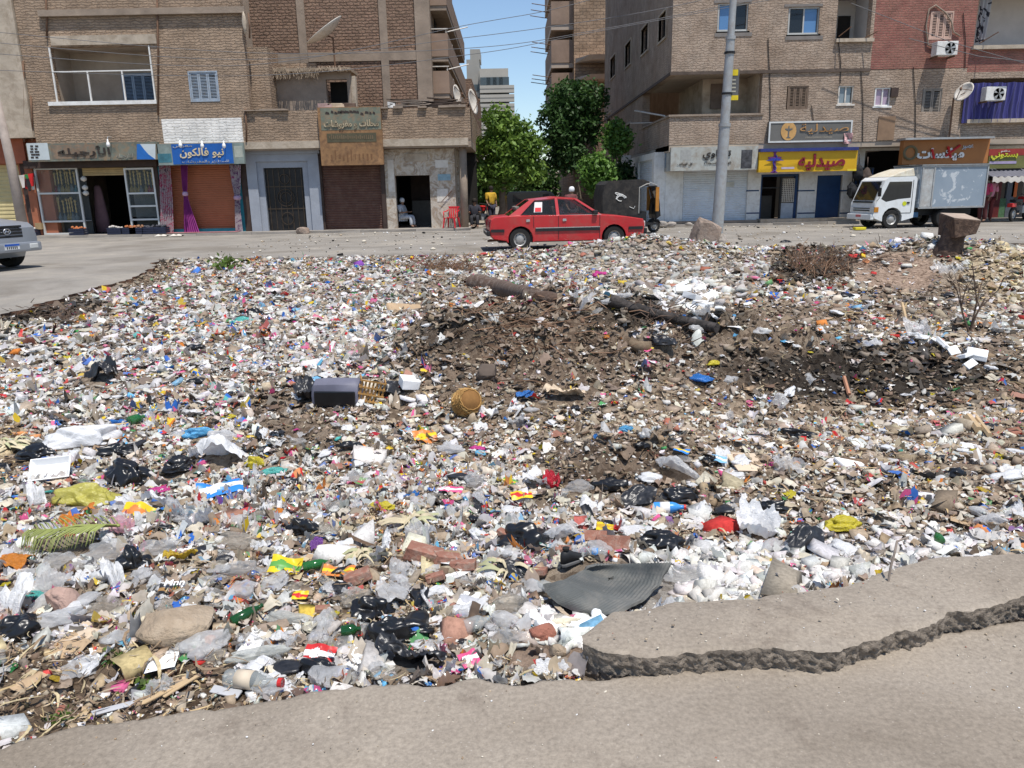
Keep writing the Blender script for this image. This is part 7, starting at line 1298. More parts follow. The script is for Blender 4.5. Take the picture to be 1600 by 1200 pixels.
M_PAPER = tintmat('litter_paper', .75, .25, .12); M_FILM = tintmat('litter_film', .2, .55, .28); M_GRIT = tintmat('litter_rubble', .95, .1, 0, 1, .25, 60)
# grit on the roads and the slab
def grit():
 rng = np.random.default_rng(17); n = 5200; x = rng.uniform(-2.6, 3.4, n); y = rng.uniform(.9, 3.3, n); yr = y_road(x); z = np.zeros(n); onslab = (x > XTIP + .02) & (y > np.interp(x, SLABF[:, 0], SLABF[:, 1]) + .02) & (y < np.interp(x, SLABB[:, 0], SLABB[:, 1]) + .05)
 onroad = y < yr - .03; ok = (onslab | onroad) & (rng.random(n) < np.where(onslab, .75, np.exp(-(yr - y) / .35) * .6 + .12)); x, y, onslab = x[ok], y[ok], onslab[ok]
 s = np.exp(rng.normal(math.log(.0055), .45, len(x))); z = np.where(onslab, SLABH + .004, .0) + s * .1; c = PA[rng.choice([0, 1, 4, 5, 7, 8, 20], len(x), p=[.16, .2, .2, .12, .12, .15, .05])]
 x2 = rng.uniform(-9, 16, 900); y2 = rng.uniform(21.3, 31.6, 900); s2 = np.exp(rng.normal(math.log(.05), .5, 900)); c2 = PA[rng.choice([0, 1, 4, 8, 9], 900)]
 x = np.concatenate([x, x2]); y = np.concatenate([y, y2]); z = np.concatenate([z, .012 + s2 * .1]); s = np.concatenate([s, s2]); c = np.concatenate([c, c2]); k = len(x)
 av, af = ico(1); pr = [(av * .5 * A_([1, .8, .5]), af), (av * .5 * A_([1, .6, .35]), af)]
 V, Fq, C = assemble(pr, rng.integers(0, 2, k), rot_mats(rng, k, .2), np.repeat(s[:, None], 3, 1), np.stack([x, y, z], 1), lambda w, nf: np.repeat(c[w][:, None], nf, 1).reshape(-1, 3)); tag(link('road_grit', npmesh('road_grit', V, Fq, 3, M_GRIT, C), None), 'grit and tiny stones scattered over the asphalt', kind='stuff')
grit()
# ================================================================== single pieces of rubbish
def depth_at(p): return float((np.asarray(p) - CAM) @ FWD)
def objmat(o, mt):
 o.material_slots[0].link = 'OBJECT'; o.material_slots[0].material = mt
def tri_mesh(name, V, Fc, smooth=True):
 me = npmesh(name, V, Fc, Fc.shape[1], None, None, smooth); me.materials.append(None); return me
PUFF_HI = [tri_mesh('bag', *puff(300 + i, 5, .40, .68, .5, .85)) for i in range(7)]
PUFF_MD = [tri_mesh('bag', *puff(400 + i, 4, .45, .6, .45, 1.0)) for i in range(10)]
PUFF_LO = [tri_mesh('bag', *puff(500 + i, 3, .5, .55, .35, 1.0)) for i in range(10)]
SHEET_HI = [tri_mesh('sheet', *crumple(600 + i, 26, [.22, .33, .42][i % 3], [.8, .6, 1][i % 3], 16)) for i in range(6)]
SHEET_MD = [tri_mesh('sheet', *crumple(650 + i, 10, [.22, .35, .5][i % 3], [.8, .5, 1, .65][i % 4], 6)) for i in range(10)]
def flat_rect(seed, n, amp, aspect):
 V, Fc = crumple(seed, n, amp, aspect, 3); rng = np.random.default_rng(seed); u = np.linspace(-.5, .5, n + 1); X, Y = np.meshgrid(u, u * aspect); V = V.copy(); V[:, 0] = X.ravel(); V[:, 1] = Y.ravel(); V[:, 2] = (fbm(np.stack([X * 2.5, Y * 2.5, X * 0 + seed], -1), seed, 2).ravel() - .4) * amp; return V, Fc
CARD_MD = [tri_mesh('card', *flat_rect(680 + i, 6, [.1, .3, .5][i % 3], [.7, .5, .9][i % 3])) for i in range(6)]
F_BLACK = film('black_bag_plastic', (.010, .010, .011), 1, .3, .0, .0015, 6, .3); F_BLACK2 = film('dusty_black_plastic', (.02, .02, .022), 1, .36, .0, .0015, 6, .5)
F_WHITE = film('white_bag_plastic', (.78, .78, .78), 1, .3, .25, .007, 14, .06); F_CLEAR = film('clear_bag_plastic', (.86, .86, .85), .32, .09, .55, .008, 16, .05); F_MILK = film('milky_bag_plastic', (.80, .80, .80), .66, .18, .5, .008, 14, .08); F_DIRTY = film('dirty_clear_plastic', (.72, .66, .57), .38, .14, .5, .010, 14, .2)
def fcol(nm, c, a=1.0): return film(nm + '_bag_plastic', c, a, .25, .3, .008, 14, .15)
F_YEL = fcol('yellow', (.62, .52, .04)); F_YELC = fcol('sheer_yellow', (.60, .55, .12), .8); F_BLU = fcol('blue', (.03, .17, .50)); F_SKY = fcol('sky_blue', (.12, .42, .70)); F_TEAL = fcol('teal', (.10, .45, .40)); F_PINK = fcol('pink', (.62, .06, .28)); F_RED = fcol('red', (.55, .02, .04)); F_ORA = fcol('orange', (.62, .22, .03)); F_GRN = fcol('green', (.05, .26, .08)); F_PUR = fcol('purple', (.24, .09, .36)); F_GOLD = fcol('gold', (.55, .38, .04))
M_CARD = mat('cardboard', (.40, .285, .175), .9, .18, 3); M_CARD2 = mat('pale_board', (.55, .44, .32), .9, .15, 3); M_FOAM = mat('white_foam', (.78, .78, .77), .75, .06, 4); M_RAG = mat('grey_rag', (.34, .33, .31), .95, .3, 5); M_RAGW = film('pale_printed_bag', (.72, .73, .68), .6, .22, .45, .008, 12, .2); M_BRK = mat('broken_red_brick', (.29, .135, .095), .95, .3, 6, .008, 40, dirt=(.38, .3, .24), damt=.7)
LAND = {'wicker basket': (728, 640), 'hooded case': (530, 612), 'earth mound': (820, 560), 'ribbed rubber mat': (950, 915), 'concrete lump': (275, 990), 'green palm frond': (110, 855), 'fallen trunk': (800, 455), 'charred pit': (1350, 590), 'rusty box post': (1495, 395), 'upright boulder': (1105, 395), 'broken slab': (1300, 900), 'sheer yellow bag': (120, 785), 'left road break': (130, 470), 'square pale board': (1165, 728), 'bare dead shrub': (1510, 490), 'dry brush heap': (1270, 430), 'upright black bag': (207, 890), 'shiny black sack': (600, 1005), 'blue bottle': (1045, 803), 'round yellow bag': (395, 728), 'turquoise bag': (375, 503), 'white foam slabs': (1085, 465), 'pale straw heap': (1570, 430), 'twisted husks': (640, 825), 'far street edge': (500, 410)}
LK = list(LAND); LXY = np.array([LAND[k] for k in LK], float)
def near_land(px, py):
 d = np.hypot(LXY[:, 0] - px, (LXY[:, 1] - py) * 1.6); i, j = np.argsort(d)[:2]; dx, dy = px - LXY[i, 0], (py - LXY[i, 1]) * 1.6
 return ('left of' if dx < 0 else 'right of') if abs(dx) > abs(dy) else ('behind' if dy < 0 else 'before'), LK[i], LK[j]
def put(name, me, mt, px, py, w, label, cat, hz=1.0, asp=1.0, yaw=None, sink=.1, group=None, tilt=(0, 0), pos=None, lift=0):
 p = PT(px, py) if pos is None else np.asarray(pos); s = w / FPX * depth_at(p); yaw = random.uniform(0, 6.28) if yaw is None else yaw
 p = p + np.array([0, .15 * s, 0]) if pos is None else p; z = float(HF(p[0], p[1])) + .012 if pos is None else p[2]
 o = link(name, me, None, None, (p[0], p[1], z + lift + .02 * s), (tilt[0], tilt[1], yaw), (s, s * asp, s * hz)); objmat(o, mt); return tag(o, label, cat, group)
rb = random.Random(77)
U = [  # name, mesh kind, material, px, py, width, height, aspect, label, category
 ('plastic_bag', 'H', F_BLACK, 207, 893, 52, 1.7, .9, 'upright knotted black bag left of the gold foil wrapper', 'bag'),
 ('plastic_bag', 'H', F_BLACK, 22, 1000, 78, 1.1, .8, 'big shiny black bag cut by the left edge of the picture', 'bag'),
 ('plastic_bag', 'H', F_BLACK, 602, 1012, 84, 1.5, .9, 'large shiny black sack near the asphalt edge', 'bag'),
 ('plastic_sheet', 'S', F_BLACK2, 645, 1052, 118, .7, .6, 'flat black plastic sheet folded over the asphalt edge', 'plastic sheet'),
 ('plastic_bag', 'H', F_BLACK, 500, 1066, 74, .9, .8, 'crumpled black bag with the red carton behind it', 'bag'),
 ('plastic_bag', 'H', F_BLACK, 578, 968, 72, 1.2, .8, 'torn black bag with a white lid on it, above the shiny sack', 'bag'),
 ('plastic_bag', 'H', F_BLACK, 818, 858, 92, .95, .8, 'wide black bag left of the hollow red bricks', 'bag'),
 ('plastic_sheet', 'S', F_BLACK2, 800, 908, 58, .8, .6, 'black plastic strip left of the rubber mat', 'plastic sheet'),
 ('plastic_bag', 'H', F_BLACK, 1037, 862, 78, .9, .7, 'black bag behind the right end of the rubber mat', 'bag'),
 ('plastic_bag', 'H', F_BLACK, 1210, 805, 48, 1.1, .9, 'round black bag above the white plaster strip', 'bag'),
 ('plastic_sheet', 'S', F_BLACK2, 1262, 862, 62, .8, .7, 'dusty black rag-like bag on the white plaster strip', 'plastic sheet'),
 ('plastic_bag', 'H', F_BLACK, 1060, 790, 66, 1.0, .8, 'black bag behind the blue and white bottle', 'bag'),
 ('plastic_sheet', 'S', F_BLACK2, 1000, 793, 58, .5, .6, 'flat dull black sheet left of the blue and white bottle', 'plastic sheet'),
 ('plastic_bag', 'H', F_BLACK, 470, 838, 60, 1.2, .9, 'glossy black bag right of the brown plastic sleeve', 'bag'),
 ('plastic_bag', 'H', F_BLACK, 196, 756, 82, 1.2, .8, 'glossy black bag with a looped neck beside the pink wrapper', 'bag'),
 ('plastic_bag', 'H', F_BLACK, 276, 744, 50, 1.2, .9, 'round black bag right of the looped black bag', 'bag'),
 ('plastic_bag', 'H', F_BLACK, 50, 720, 68, .9, .7, 'long black bag below the big white bag', 'bag'),
 ('plastic_bag', 'H', F_BLACK, 180, 714, 56, .9, .6, 'bent black bag at the right end of the big white bag', 'bag'),
 ('plastic_sheet', 'S', F_BLACK2, 150, 598, 78, .8, .6, 'ragged black sheet lying far left among white litter', 'plastic sheet'),
 ('plastic_bag', 'M', F_BLACK, 310, 602, 38, .8, .7, 'black bag with an orange wrapper under it', 'bag'),
 ('plastic_bag', 'M', F_BLACK, 306, 550, 28, 1.0, .9, 'small round black bag above the bag with the orange wrapper', 'bag'),
 ('plastic_bag', 'M', F_BLACK, 398, 493, 28, 1.2, .9, 'small black bag beside the turquoise bag', 'bag'),
 ('plastic_bag', 'H', F_BLACK2, 1035, 552, 48, .9, .8, 'dusty black bag below the dark trunk end', 'bag'),
 ('plastic_bag', 'M', F_BLACK, 1003, 708, 28, 1.4, .8, 'small upright black bag right of the lower earth mound', 'bag'),
 ('plastic_bag', 'M', F_BLACK, 1110, 730, 28, .9, .9, 'small black bag left of the square pale board', 'bag'),
 ('plastic_bag', 'M', F_BLACK, 1495, 747, 38, 1.1, .9, 'small square black bag on the bare earth at far right', 'bag'),
 ('plastic_bag', 'M', F_BLACK2, 1185, 690, 44, .7, .7, 'black bag with white marks above the square pale board', 'bag'),
 ('plastic_bag', 'M', F_BLACK, 1250, 686, 54, .8, .6, 'ragged black bag right of the bag with white marks', 'bag'),
 ('plastic_bag', 'M', F_BLACK, 1591, 862, 34, 1.0, .9, 'black bag at the right edge above the asphalt slab', 'bag'),
 ('plastic_bag', 'M', F_BLACK, 1226, 382, 22, .9, .9, 'small black bag on the far street edge right of the boulder', 'bag'),
 ('plastic_bag', 'M', F_BLACK, 1320, 467, 36, .7, .7, 'black bag under the dry brush heap', 'bag'),
 ('plastic_bag', 'M', F_BLACK, 545, 707, 40, .9, .9, 'small black bag with a clear bag beside it, below the suitcase', 'bag'),
 ('plastic_sheet', 'S', F_BLACK2, 488, 625, 60, .7, .7, 'black plastic spread left of the grey hooded case', 'plastic sheet'),
 ('plastic_sheet', 'S', F_BLACK2, 612, 622, 64, .7, .5, 'black cloth strip right of the wicker crate', 'plastic sheet'),
 ('plastic_bag', 'M', F_BLACK, 740, 818, 22, 1.2, .9, 'tiny round black bag right of the twisted husks', 'bag'),
 ('plastic_bag', 'M', F_BLACK, 955, 770, 56, .8, .6, 'crushed black bag on the lower earth mound', 'bag'),
 ('plastic_bag', 'M', F_BLACK, 250, 837, 36, .9, .9, 'black bag behind the pink and clear bags', 'bag'),
 ('plastic_bag', 'M', F_BLACK, 945, 828, 26, 1.1, .9, 'small black bag behind the yellow packet by hollow bricks', 'bag'),
 ('plastic_bag', 'H', F_WHITE, 112, 702, 120, .75, .5, 'big puffed white bag lying long at the left', 'bag'),
 ('plastic_bag', 'H', F_MILK, 345, 694, 62, 1.0, .7, 'white wrinkled bag beside the light blue bag', 'bag'),
 ('plastic_sheet', 'S', F_WHITE, 350, 730, 84, 1.0, .8, 'crinkled white sheet below the wrinkled white bag', 'plastic sheet'),
 ('plastic_sheet', 'S', F_WHITE, 245, 800, 66, .8, .6, 'white folded sheet left of the blue and white wrapper', 'plastic sheet'),
 ('plastic_sheet', 'S', F_MILK, 655, 850, 54, 1.3, .8, 'stiff white plastic cone above the broken bricks', 'plastic sheet'),
 ('plastic_sheet', 'S', F_MILK, 1060, 752, 66, .8, .5, 'long milky plastic sheet beside the lower earth mound', 'plastic sheet'),
 ('plastic_sheet', 'S', F_MILK, 1550, 833, 54, .6, .6, 'white flat bag near the right edge above the slab', 'plastic sheet'),
 ('plastic_sheet', 'S', F_CLEAR, 1488, 436, 56, 1.4, .8, 'upright sheer plastic sheet right of the rusty box post', 'plastic sheet'),
 ('rag', 'S', M_CARD2, 885, 630, 66, .6, .6, 'beige cloth lying right of the blue star-shaped scrap', 'rag'),
 ('rag', 'H', M_RAGW, 440, 982, 86, .6, .45, 'whitish bag with green print right of the dark green bottle', 'rag'),
 ('rag', 'H', M_RAGW, 395, 1042, 104, .5, .42, 'pale green printed bag spread near the asphalt edge', 'rag'),
 ('plastic_sheet', 'S', F_WHITE, 1190, 842, 74, .8, .6, 'white torn bag at the head of the white plaster strip', 'plastic sheet'),
 ('plastic_sheet', 'S', F_MILK, 880, 852, 62, .8, .7, 'pale grey bag between the wide black bag and hollow bricks', 'plastic sheet'),
 ('plastic_bag', 'H', F_CLEAR, 92, 893, 66, 1.0, .8, 'clear puffed bag below the palm frond', 'bag'),
 ('plastic_bag', 'H', F_CLEAR, 165, 880, 82, .8, .6, 'clear bag stretched left of the upright black bag', 'bag'),
 ('plastic_bag', 'H', F_CLEAR, 250, 870, 74, .8, .7, 'clear bag between upright black bag and gold foil', 'bag'),
 ('plastic_bag', 'H', F_CLEAR, 375, 902, 66, 1.0, .6, 'clear plastic sleeve right of the gold foil wrapper', 'bag'),
 ('plastic_bag', 'H', F_DIRTY, 165, 962, 70, .8, .6, 'dirty clear bag left of the concrete lump', 'bag'),
 ('plastic_bag', 'H', F_MILK, 82, 985, 80, .7, .6, 'thin white bag left of the dirty clear bag', 'bag'),
 ('plastic_bag', 'H', F_DIRTY, 370, 858, 84, .7, .5, 'brown plastic sleeve left of the glossy black bag', 'bag'),
 ('plastic_bag', 'H', F_CLEAR, 745, 762, 48, .9, .8, 'clear bag left of the red and yellow wrappers', 'bag'),
 ('plastic_bag', 'H', F_CLEAR, 905, 770, 46, .9, .8, 'smoky clear bag below the lower earth mound', 'bag'),
 ('plastic_bag', 'H', F_CLEAR, 1075, 912, 72, .8, .7, 'clear bag with pink print at the right end of the rubber mat', 'bag'),
 ('plastic_bag', 'H', F_DIRTY, 795, 962, 74, .7, .7, 'dusty clear bag left of the white stones and mat', 'bag'),
 ('plastic_bag', 'H', F_CLEAR, 795, 1010, 60, .8, .8, 'clear bag with foil beside the white stones', 'bag'),
 ('plastic_bag', 'M', F_CLEAR, 560, 760, 60, .8, .7, 'clear bag with green and red print in the middle', 'bag'),
 ('plastic_bag', 'M', F_MILK, 700, 710, 50, .7, .6, 'milky bag right of the orange crisp packet', 'bag'),
 ('plastic_bag', 'H', F_YELC, 128, 790, 88, 1.0, .8, 'large sheer yellow bag at the left', 'bag'),
 ('plastic_bag', 'H', F_YEL, 397, 734, 38, 1.5, .9, 'bright yellow round bag beside the crinkled white sheet', 'bag'),
 ('plastic_bag', 'H', F_YEL, 597, 800, 44, .8, .8, 'bright yellow bag left of the twisted husks', 'bag'),
 ('plastic_bag', 'H', F_YEL, 1318, 835, 60, .9, .7, 'bright yellow knotted bag above the asphalt slab', 'bag'),
 ('plastic_bag', 'M', F_YEL, 356, 657, 26, .9, .8, 'small yellow bag right of the light blue bag', 'bag'),
 ('plastic_bag', 'M', F_YEL, 98, 566, 22, .9, .8, 'small yellow bag above the ragged black sheet', 'bag'),
 ('plastic_bag', 'M', F_YEL, 1114, 579, 24, .9, .8, 'small yellow bag above the blue chequered bag', 'bag'),
 ('plastic_bag', 'M', F_ORA, 80, 738, 36, .8, .8, 'orange yellow bag below the big puffed white bag', 'bag'),
 ('plastic_bag', 'H', F_SKY, 305, 688, 50, .9, .7, 'light blue bag left of the wrinkled white bag', 'bag'),
 ('plastic_bag', 'M', F_BLU, 187, 670, 40, .8, .7, 'deep blue bag above the big puffed white bag', 'bag'),
 ('plastic_bag', 'M', F_TEAL, 375, 507, 40, .8, .7, 'turquoise bag far left of the fallen trunk', 'bag'),
 ('plastic_bag', 'M', F_BLU, 1095, 602, 46, .8, .7, 'blue chequered bag right of the earth mound', 'bag'),
 ('plastic_bag', 'M', F_SKY, 983, 677, 30, .7, .7, 'light blue bag on black plastic above the lower earth mound', 'bag'),
 ('plastic_sheet', 'S', F_BLU, 822, 627, 30, .8, .7, 'blue star-shaped scrap right of the wicker basket', 'plastic sheet'),
 ('plastic_bag', 'M', F_TEAL, 430, 745, 46, .7, .7, 'white and turquoise bag right of the bright yellow round bag', 'bag'),
 ('plastic_bag', 'M', F_TEAL, 48, 942, 42, .7, .6, 'dark teal bag left of the pinkish broken block', 'bag'),
 ('plastic_bag', 'M', F_PINK, 247, 774, 38, .8, .8, 'magenta wrapper beside the looped black bag', 'bag'),
 ('plastic_bag', 'M', F_PINK, 936, 433, 26, .9, .8, 'pink bag on the far rubble heap', 'bag'),
 ('plastic_bag', 'M', F_PINK, 745, 708, 30, .7, .7, 'magenta wrapper right of the milky bag', 'bag'),
 ('plastic_sheet', 'S', F_RED, 862, 768, 30, .9, .7, 'red wrapper left of the smoky clear bag', 'plastic sheet'),
 ('plastic_sheet', 'S', F_ORA, 110, 826, 40, .9, .7, 'orange and gold wrapper above the palm frond', 'plastic sheet'),
 ('plastic_sheet', 'S', F_GOLD, 283, 886, 48, .8, .6, 'crinkled gold foil wrapper', 'plastic sheet'),
 ('plastic_sheet', 'S', F_ORA, 20, 893, 48, .6, .8, 'orange bag at the left edge below the palm frond', 'plastic sheet'),
 ('plastic_sheet', 'S', fcol('pale_pink', (.66, .36, .42), .8), 190, 840, 40, .7, .7, 'pink striped bag right of the palm frond', 'plastic sheet'),
 ('plastic_sheet', 'S', F_GRN, 800, 455, 22, .8, .7, 'green scrap beside the fallen brown trunk', 'plastic sheet'),
 ('plastic_sheet', 'S', F_PUR, 495, 865, 20, .9, .8, 'purple wrapper above the green bottle', 'plastic sheet'),
]
for nm, kd, mt_, px, py, w, hz, asp, lab, cat in U:
 me = {'H': PUFF_HI, 'M': PUFF_MD, 'S': SHEET_HI}[kd]; me = me[rb.randrange(len(me))]; put(nm, me, mt_, px, py, w * 1.08, lab, cat, hz, asp, rb.uniform(-.5, .5) + (3.14 if rb.random() < .5 else 0), lift=.035 if kd == 'S' else 0)
# printed packets: a bent sheet with a band and patch of a second colour
def packet(px, py, w, c1, c2, label, asp=.7, seed=0, text=None):
 p = PT(px, py); s = w / FPX * depth_at(p); z = float(HF(p[0], p[1])); t = thing('packet', label, 'packet', (p[0], p[1], z + .03 + .06 * s), rb.uniform(-.6, .6)); t.rotation_euler[0] = RAD(rb.uniform(8, 28)); V, Fc = flat_rect(seed + 1200, 14, .55, asp); V = V * s
 cen = V[Fc].mean(1) / s; band = (np.abs(cen[:, 1]) < asp * .16); patch = np.hypot(cen[:, 0] + .15, cen[:, 1]) < asp * .28; use = band | patch
 link('wrapper', npmesh('wrapper', V, Fc[~use], 4, c1, None, True), None, t)
 pr = link('print', npmesh('print', V + [0, 0, .0004], Fc[use], 4, c2, None, True), None, t)
 if text:
  cu = bpy.data.curves.new('lettering', 'FONT'); cu.body = text; cu.size = s * .34; cu.offset = s * .006; cu.align_x = 'CENTER'; ob = bpy.data.objects.new('lettering', cu); COL.objects.link(ob); me = bpy.data.meshes.new_from_object(ob.evaluated_get(bpy.context.evaluated_depsgraph_get())); bpy.data.objects.remove(ob); me.materials.clear(); me.materials.append(M_FOAM); link('lettering', me, None, t, (0, -.05 * s, .085 * s))
M_W_ = mat('print_white', (.72, .71, .69), .5, .1); pc_ = lambda n, c: mat('print_' + n, c, .4, .12, 5)
for i, (px, py, w, c1, c2, lab, asp) in enumerate([
 (217, 810, 46, ('yellow', (.66, .48, .02)), ('orange', (.6, .2, .05)), 'yellow and orange packet left of the black bag behind clear bags', .6), (447, 897, 44, ('yellow', (.66, .48, .02)), ('green', (.1, .3, .06)), 'yellow packet with a red and green print left of the green bottle', .7),
 (345, 775, 62, ('blue', (.03, .2, .6)), ('white', (.7, .7, .7)), 'blue and white printed wrapper in the left middle', .6), (470, 943, 22, ('yellow', (.66, .48, .02)), ('red', (.5, .03, .03)), 'small yellow and red packet above the printed bags', .7),
 (945, 836, 24, ('yellow', (.66, .48, .02)), ('gold', (.5, .3, .03)), 'small yellow folded packet by the hollow bricks', .8), (705, 773, 34, ('pink', (.6, .08, .2)), ('white', (.7, .7, .7)), 'pink and white carton left of the clear bag', .4),
 (500, 1036, 44, ('red', (.5, .015, .04)), ('white', (.7, .7, .7)), 'red spotted carton behind the crumpled black bag', .7), (815, 785, 30, ('yellow', (.66, .48, .02)), ('red', (.5, .03, .03)), 'yellow wrapper with red print below the clear bag', .6),
 (734, 1042, 28, ('pink', (.55, .05, .22)), ('white', (.7, .7, .7)), 'pink and white card by the asphalt edge', .9), (733, 948, 28, ('white', (.7, .7, .7)), ('grey', (.4, .4, .42)), 'white printed card standing left of the dusty clear bag', 1.0),
 (530, 905, 46, ('orange', (.62, .22, .04)), ('yellow', (.66, .48, .02)), 'orange crisp packet right of the green bottle', .4), (275, 929, 48, ('black', (.02, .02, .022)), ('brown', (.3, .17, .06)), 'black packet with white lettering above the concrete lump', .5),
 (1045, 806, 0, None, None, '', 0), (370, 1400, 0, None, None, '', 0), (665, 690, 32, ('orange', (.62, .25, .04)), ('yellow', (.66, .48, .02)), 'orange and yellow packet left of the milky bag', .8), (1118, 725, 30, ('sky', (.2, .4, .6)), ('white', (.7, .7, .7)), 'blue and white chequered packet left of the square pale board', .5),
 (1065, 718, 22, ('blue', (.03, .15, .5)), ('yellow', (.66, .48, .02)), 'tiny blue, red and yellow packet left of the chequered packet', .5), (570, 760, 26, ('green', (.06, .32, .12)), ('red', (.5, .03, .03)), 'green and red wrapper in the middle of the field', .6), (800, 760, 30, ('green', (.1, .4, .05)), ('yellow', (.66, .48, .02)), 'green wrapper right of the clear bag', .4)]):
 if w: packet(px, py, w * 1.1, pc_(*c1), pc_(*c2), lab, asp, i, 'Mnn' if 'lettering' in lab else None)
# ------------------------------------------------------------------ bottles, tins, boxes
def bottle(px, py, L, r, mt_, label, yaw, pitch=.05, name='bottle', lab2=None):
 p = PT(px, py); s = L / FPX * depth_at(p); t = thing(name, label, 'bottle', (p[0], p[1], float(HF(p[0], p[1])) + r * s + .015), yaw); t.rotation_euler[1] = RAD(90 - pitch * 57)
 pr = [(.002, -.5), (r * .9, -.5), (r, -.46), (r, .08), (r * .85, .18), (r * .42, .32), (r * .36, .46), (r * .42, .47), (r * .42, .5), (.002, .5)]; MB().lathe([(a * s, b * s) for a, b in pr], 16).build('glass', mt_, t, False, True)
 if lab2: MB().lathe([(r * s * 1.01, -.3 * s), (r * s * 1.012, -.3 * s), (r * s * 1.012, 0), (r * s * 1.01, 0)], 16, cap=False).build('paper_label', lab2, t, False, True); MB().lathe([(.002, .5 * s), (r * .5 * s, .5 * s), (r * .5 * s, .43 * s), (r * .46 * s, .43 * s)], 12, cap=False).build('cap', mat('cap_red', (.5, .03, .03), .4), t, False)
GRNG = glassmat('green_glass', (.015, .12, .025), .82, .06); CLRG = glassmat('clear_plastic_bottle', (.5, .53, .52), .35, .08)
bottle(497, 893, 44, .17, GRNG, 'green glass bottle lying right of the yellow packet', RAD(20)); bottle(388, 972, 52, .17, glassmat('dark_green_glass', (.008, .06, .014), .88, .08), 'dark green glass bottle left of the printed bag', RAD(40), .2); bottle(1046, 806, 50, .17, mat('blue_bottle', (.05, .25, .6), .3, .1), 'blue and white bottle lying before the black bag', RAD(-8), .05, lab2=M_W_); bottle(935, 876, 34, .2, CLRG, 'clear blue water bottle at the back of the rubber mat', RAD(-10), lab2=mat('label_blue', (.1, .25, .5), .5)); bottle(550, 1002, 30, .3, glassmat('dark_green_glass', (.008, .06, .014)), 'dark green bottle end left of the shiny black sack', RAD(10)); bottle(400, 1085, 96, .15, CLRG, 'clear glass bottle with paper label by the asphalt edge', RAD(-12), .03, lab2=mat('label_cream', (.5, .42, .32), .7)); bottle(745, 995, 44, .26, CLRG, 'crushed clear water bottle beside the white stones', RAD(30)); bottle(1465, 852, 24, .3, GRNG, 'green glass jar above the slab at right', RAD(75)); bottle(215, 665, 26, .3, GRNG, 'green glass bottle right of the deep blue bag', RAD(60)); bottle(850, 930, 30, .3, CLRG, 'clear cup-like bottle at the left tip of the rubber mat', RAD(140))
def boxy(name, mt_, px, py, w, d, h, label, cat, rx=0, ry=0, rz=0, bevel=.006, sc=1):
 p = PT(px, py); s = depth_at(p) / FPX; m_ = MB(); m_.box(-w / 2 * s, w / 2 * s, -d / 2 * s, d / 2 * s, -h / 2 * s, h / 2 * s); m_.v = [tuple(c * rb.uniform(.86, 1.08) for c in v) for v in m_.v]; o = m_.build(name, mt_, None, False, bevel=bevel); o.location = (p[0], p[1], float(HF(p[0], p[1])) + h * s * .35 + .02); o.rotation_euler = (RAD(rx), RAD(ry), RAD(rz)); return tag(o, label, cat)
boxy('cardboard_piece', M_CARD, 632, 487, 54, 40, 3, 'bent brown cardboard piece left of the earth mound', 'cardboard', 18, 8, 20, .002); boxy('board', M_CARD2, 1166, 730, 48, 52, 3, 'square pale board lying right of the chequered packet', 'board', 14, 4, 8, .002); boxy('foam_box', M_FOAM, 640, 607, 28, 26, 16, 'small white foam box right of the black cloth strip', 'box', 10, 12, 25); boxy('foam_slab', M_FOAM, 1326, 732, 36, 28, 8, 'white rounded slab right of the square pale board', 'foam', 8, 4, 10, .01)
def hollow_brick(px, py, w, label, rz, rx=0, whole=True):
 p = PT(px, py); s = w / FPX * depth_at(p); t = thing('hollow_brick', label, 'brick', (p[0], p[1], float(HF(p[0], p[1])) + .2 * s), RAD(rz)); t.rotation_euler[0] = RAD(rx); m_ = MB(); holes = [(-.38 + .26 * i, -.38 + .26 * i + .16, -.17 + .2 * j, -.17 + .2 * j + .12) for i in range(3) for j in range(2)]
 wall(m_, -.5 * s, .5 * s, -.22 * s, .22 * s, [tuple(q * s for q in h) for h in holes], .5 * s, lambda u, v, w_: (u, w_ - .25 * s, v)); m_.build('brick', M_BRK, t, False)
hollow_brick(930, 848, 36, 'hollow red brick with holes showing, behind the rubber mat', -10, 35); hollow_brick(958, 862, 52, 'long hollow red brick nearer the rubber mat', -8, 62); hollow_brick(525, 735, 20, 'small broken hollow brick in the middle of the field', 20, 40)
for k, (px, py, w, lab) in enumerate(((665, 880, 60, 'long red brick on the brick pile above the printed card'), (700, 885, 44, 'dark red brick chunk right of the long brick'), (725, 895, 40, 'angular red brick chunk near the twisted husk'), (790, 848, 30, 'red brick end left of the wide black bag'), (840, 905, 30, 'red brick bit left of the rubber mat'), (880, 868, 26, 'red brick bit behind the black shoe'), (505, 962, 26, 'cube of red brick right of the small yellow packet'), (560, 915, 44, 'brown brick slab right of the orange crisp packet'), (455, 1300, 0, ''), (680, 912, 30, 'red tile shard below the brick pile'))):
 if w: boxy('brick_chunk', M_BRK, px, py, w, w * .5, w * .36, lab, 'brick', rb.uniform(-15, 15), rb.uniform(-20, 20), rb.uniform(-40, 40), .004)
def lump(px, py, w, mt_, label, name='stone', hz=.55, seed=1, cat='stone', amp=.35, asp=.7): p = PT(px, py); s = w / FPX * depth_at(p) / 2; return rock((p[0], p[1] + .2 * s, float(HF(p[0], p[1])) + s * hz * .5), s, s * asp, s * hz, seed, mt_, name, label, cat, 4, amp, rb.uniform(-.4, .4))
M_LUMP = mat('sandy_concrete', (.33, .255, .18), .95, .2, 5, .02, 25, dirt=(.45, .37, .28), damt=.4); M_PINK = mat('pinkish_block', (.40, .27, .22), .95, .2, 5, .01, 30)
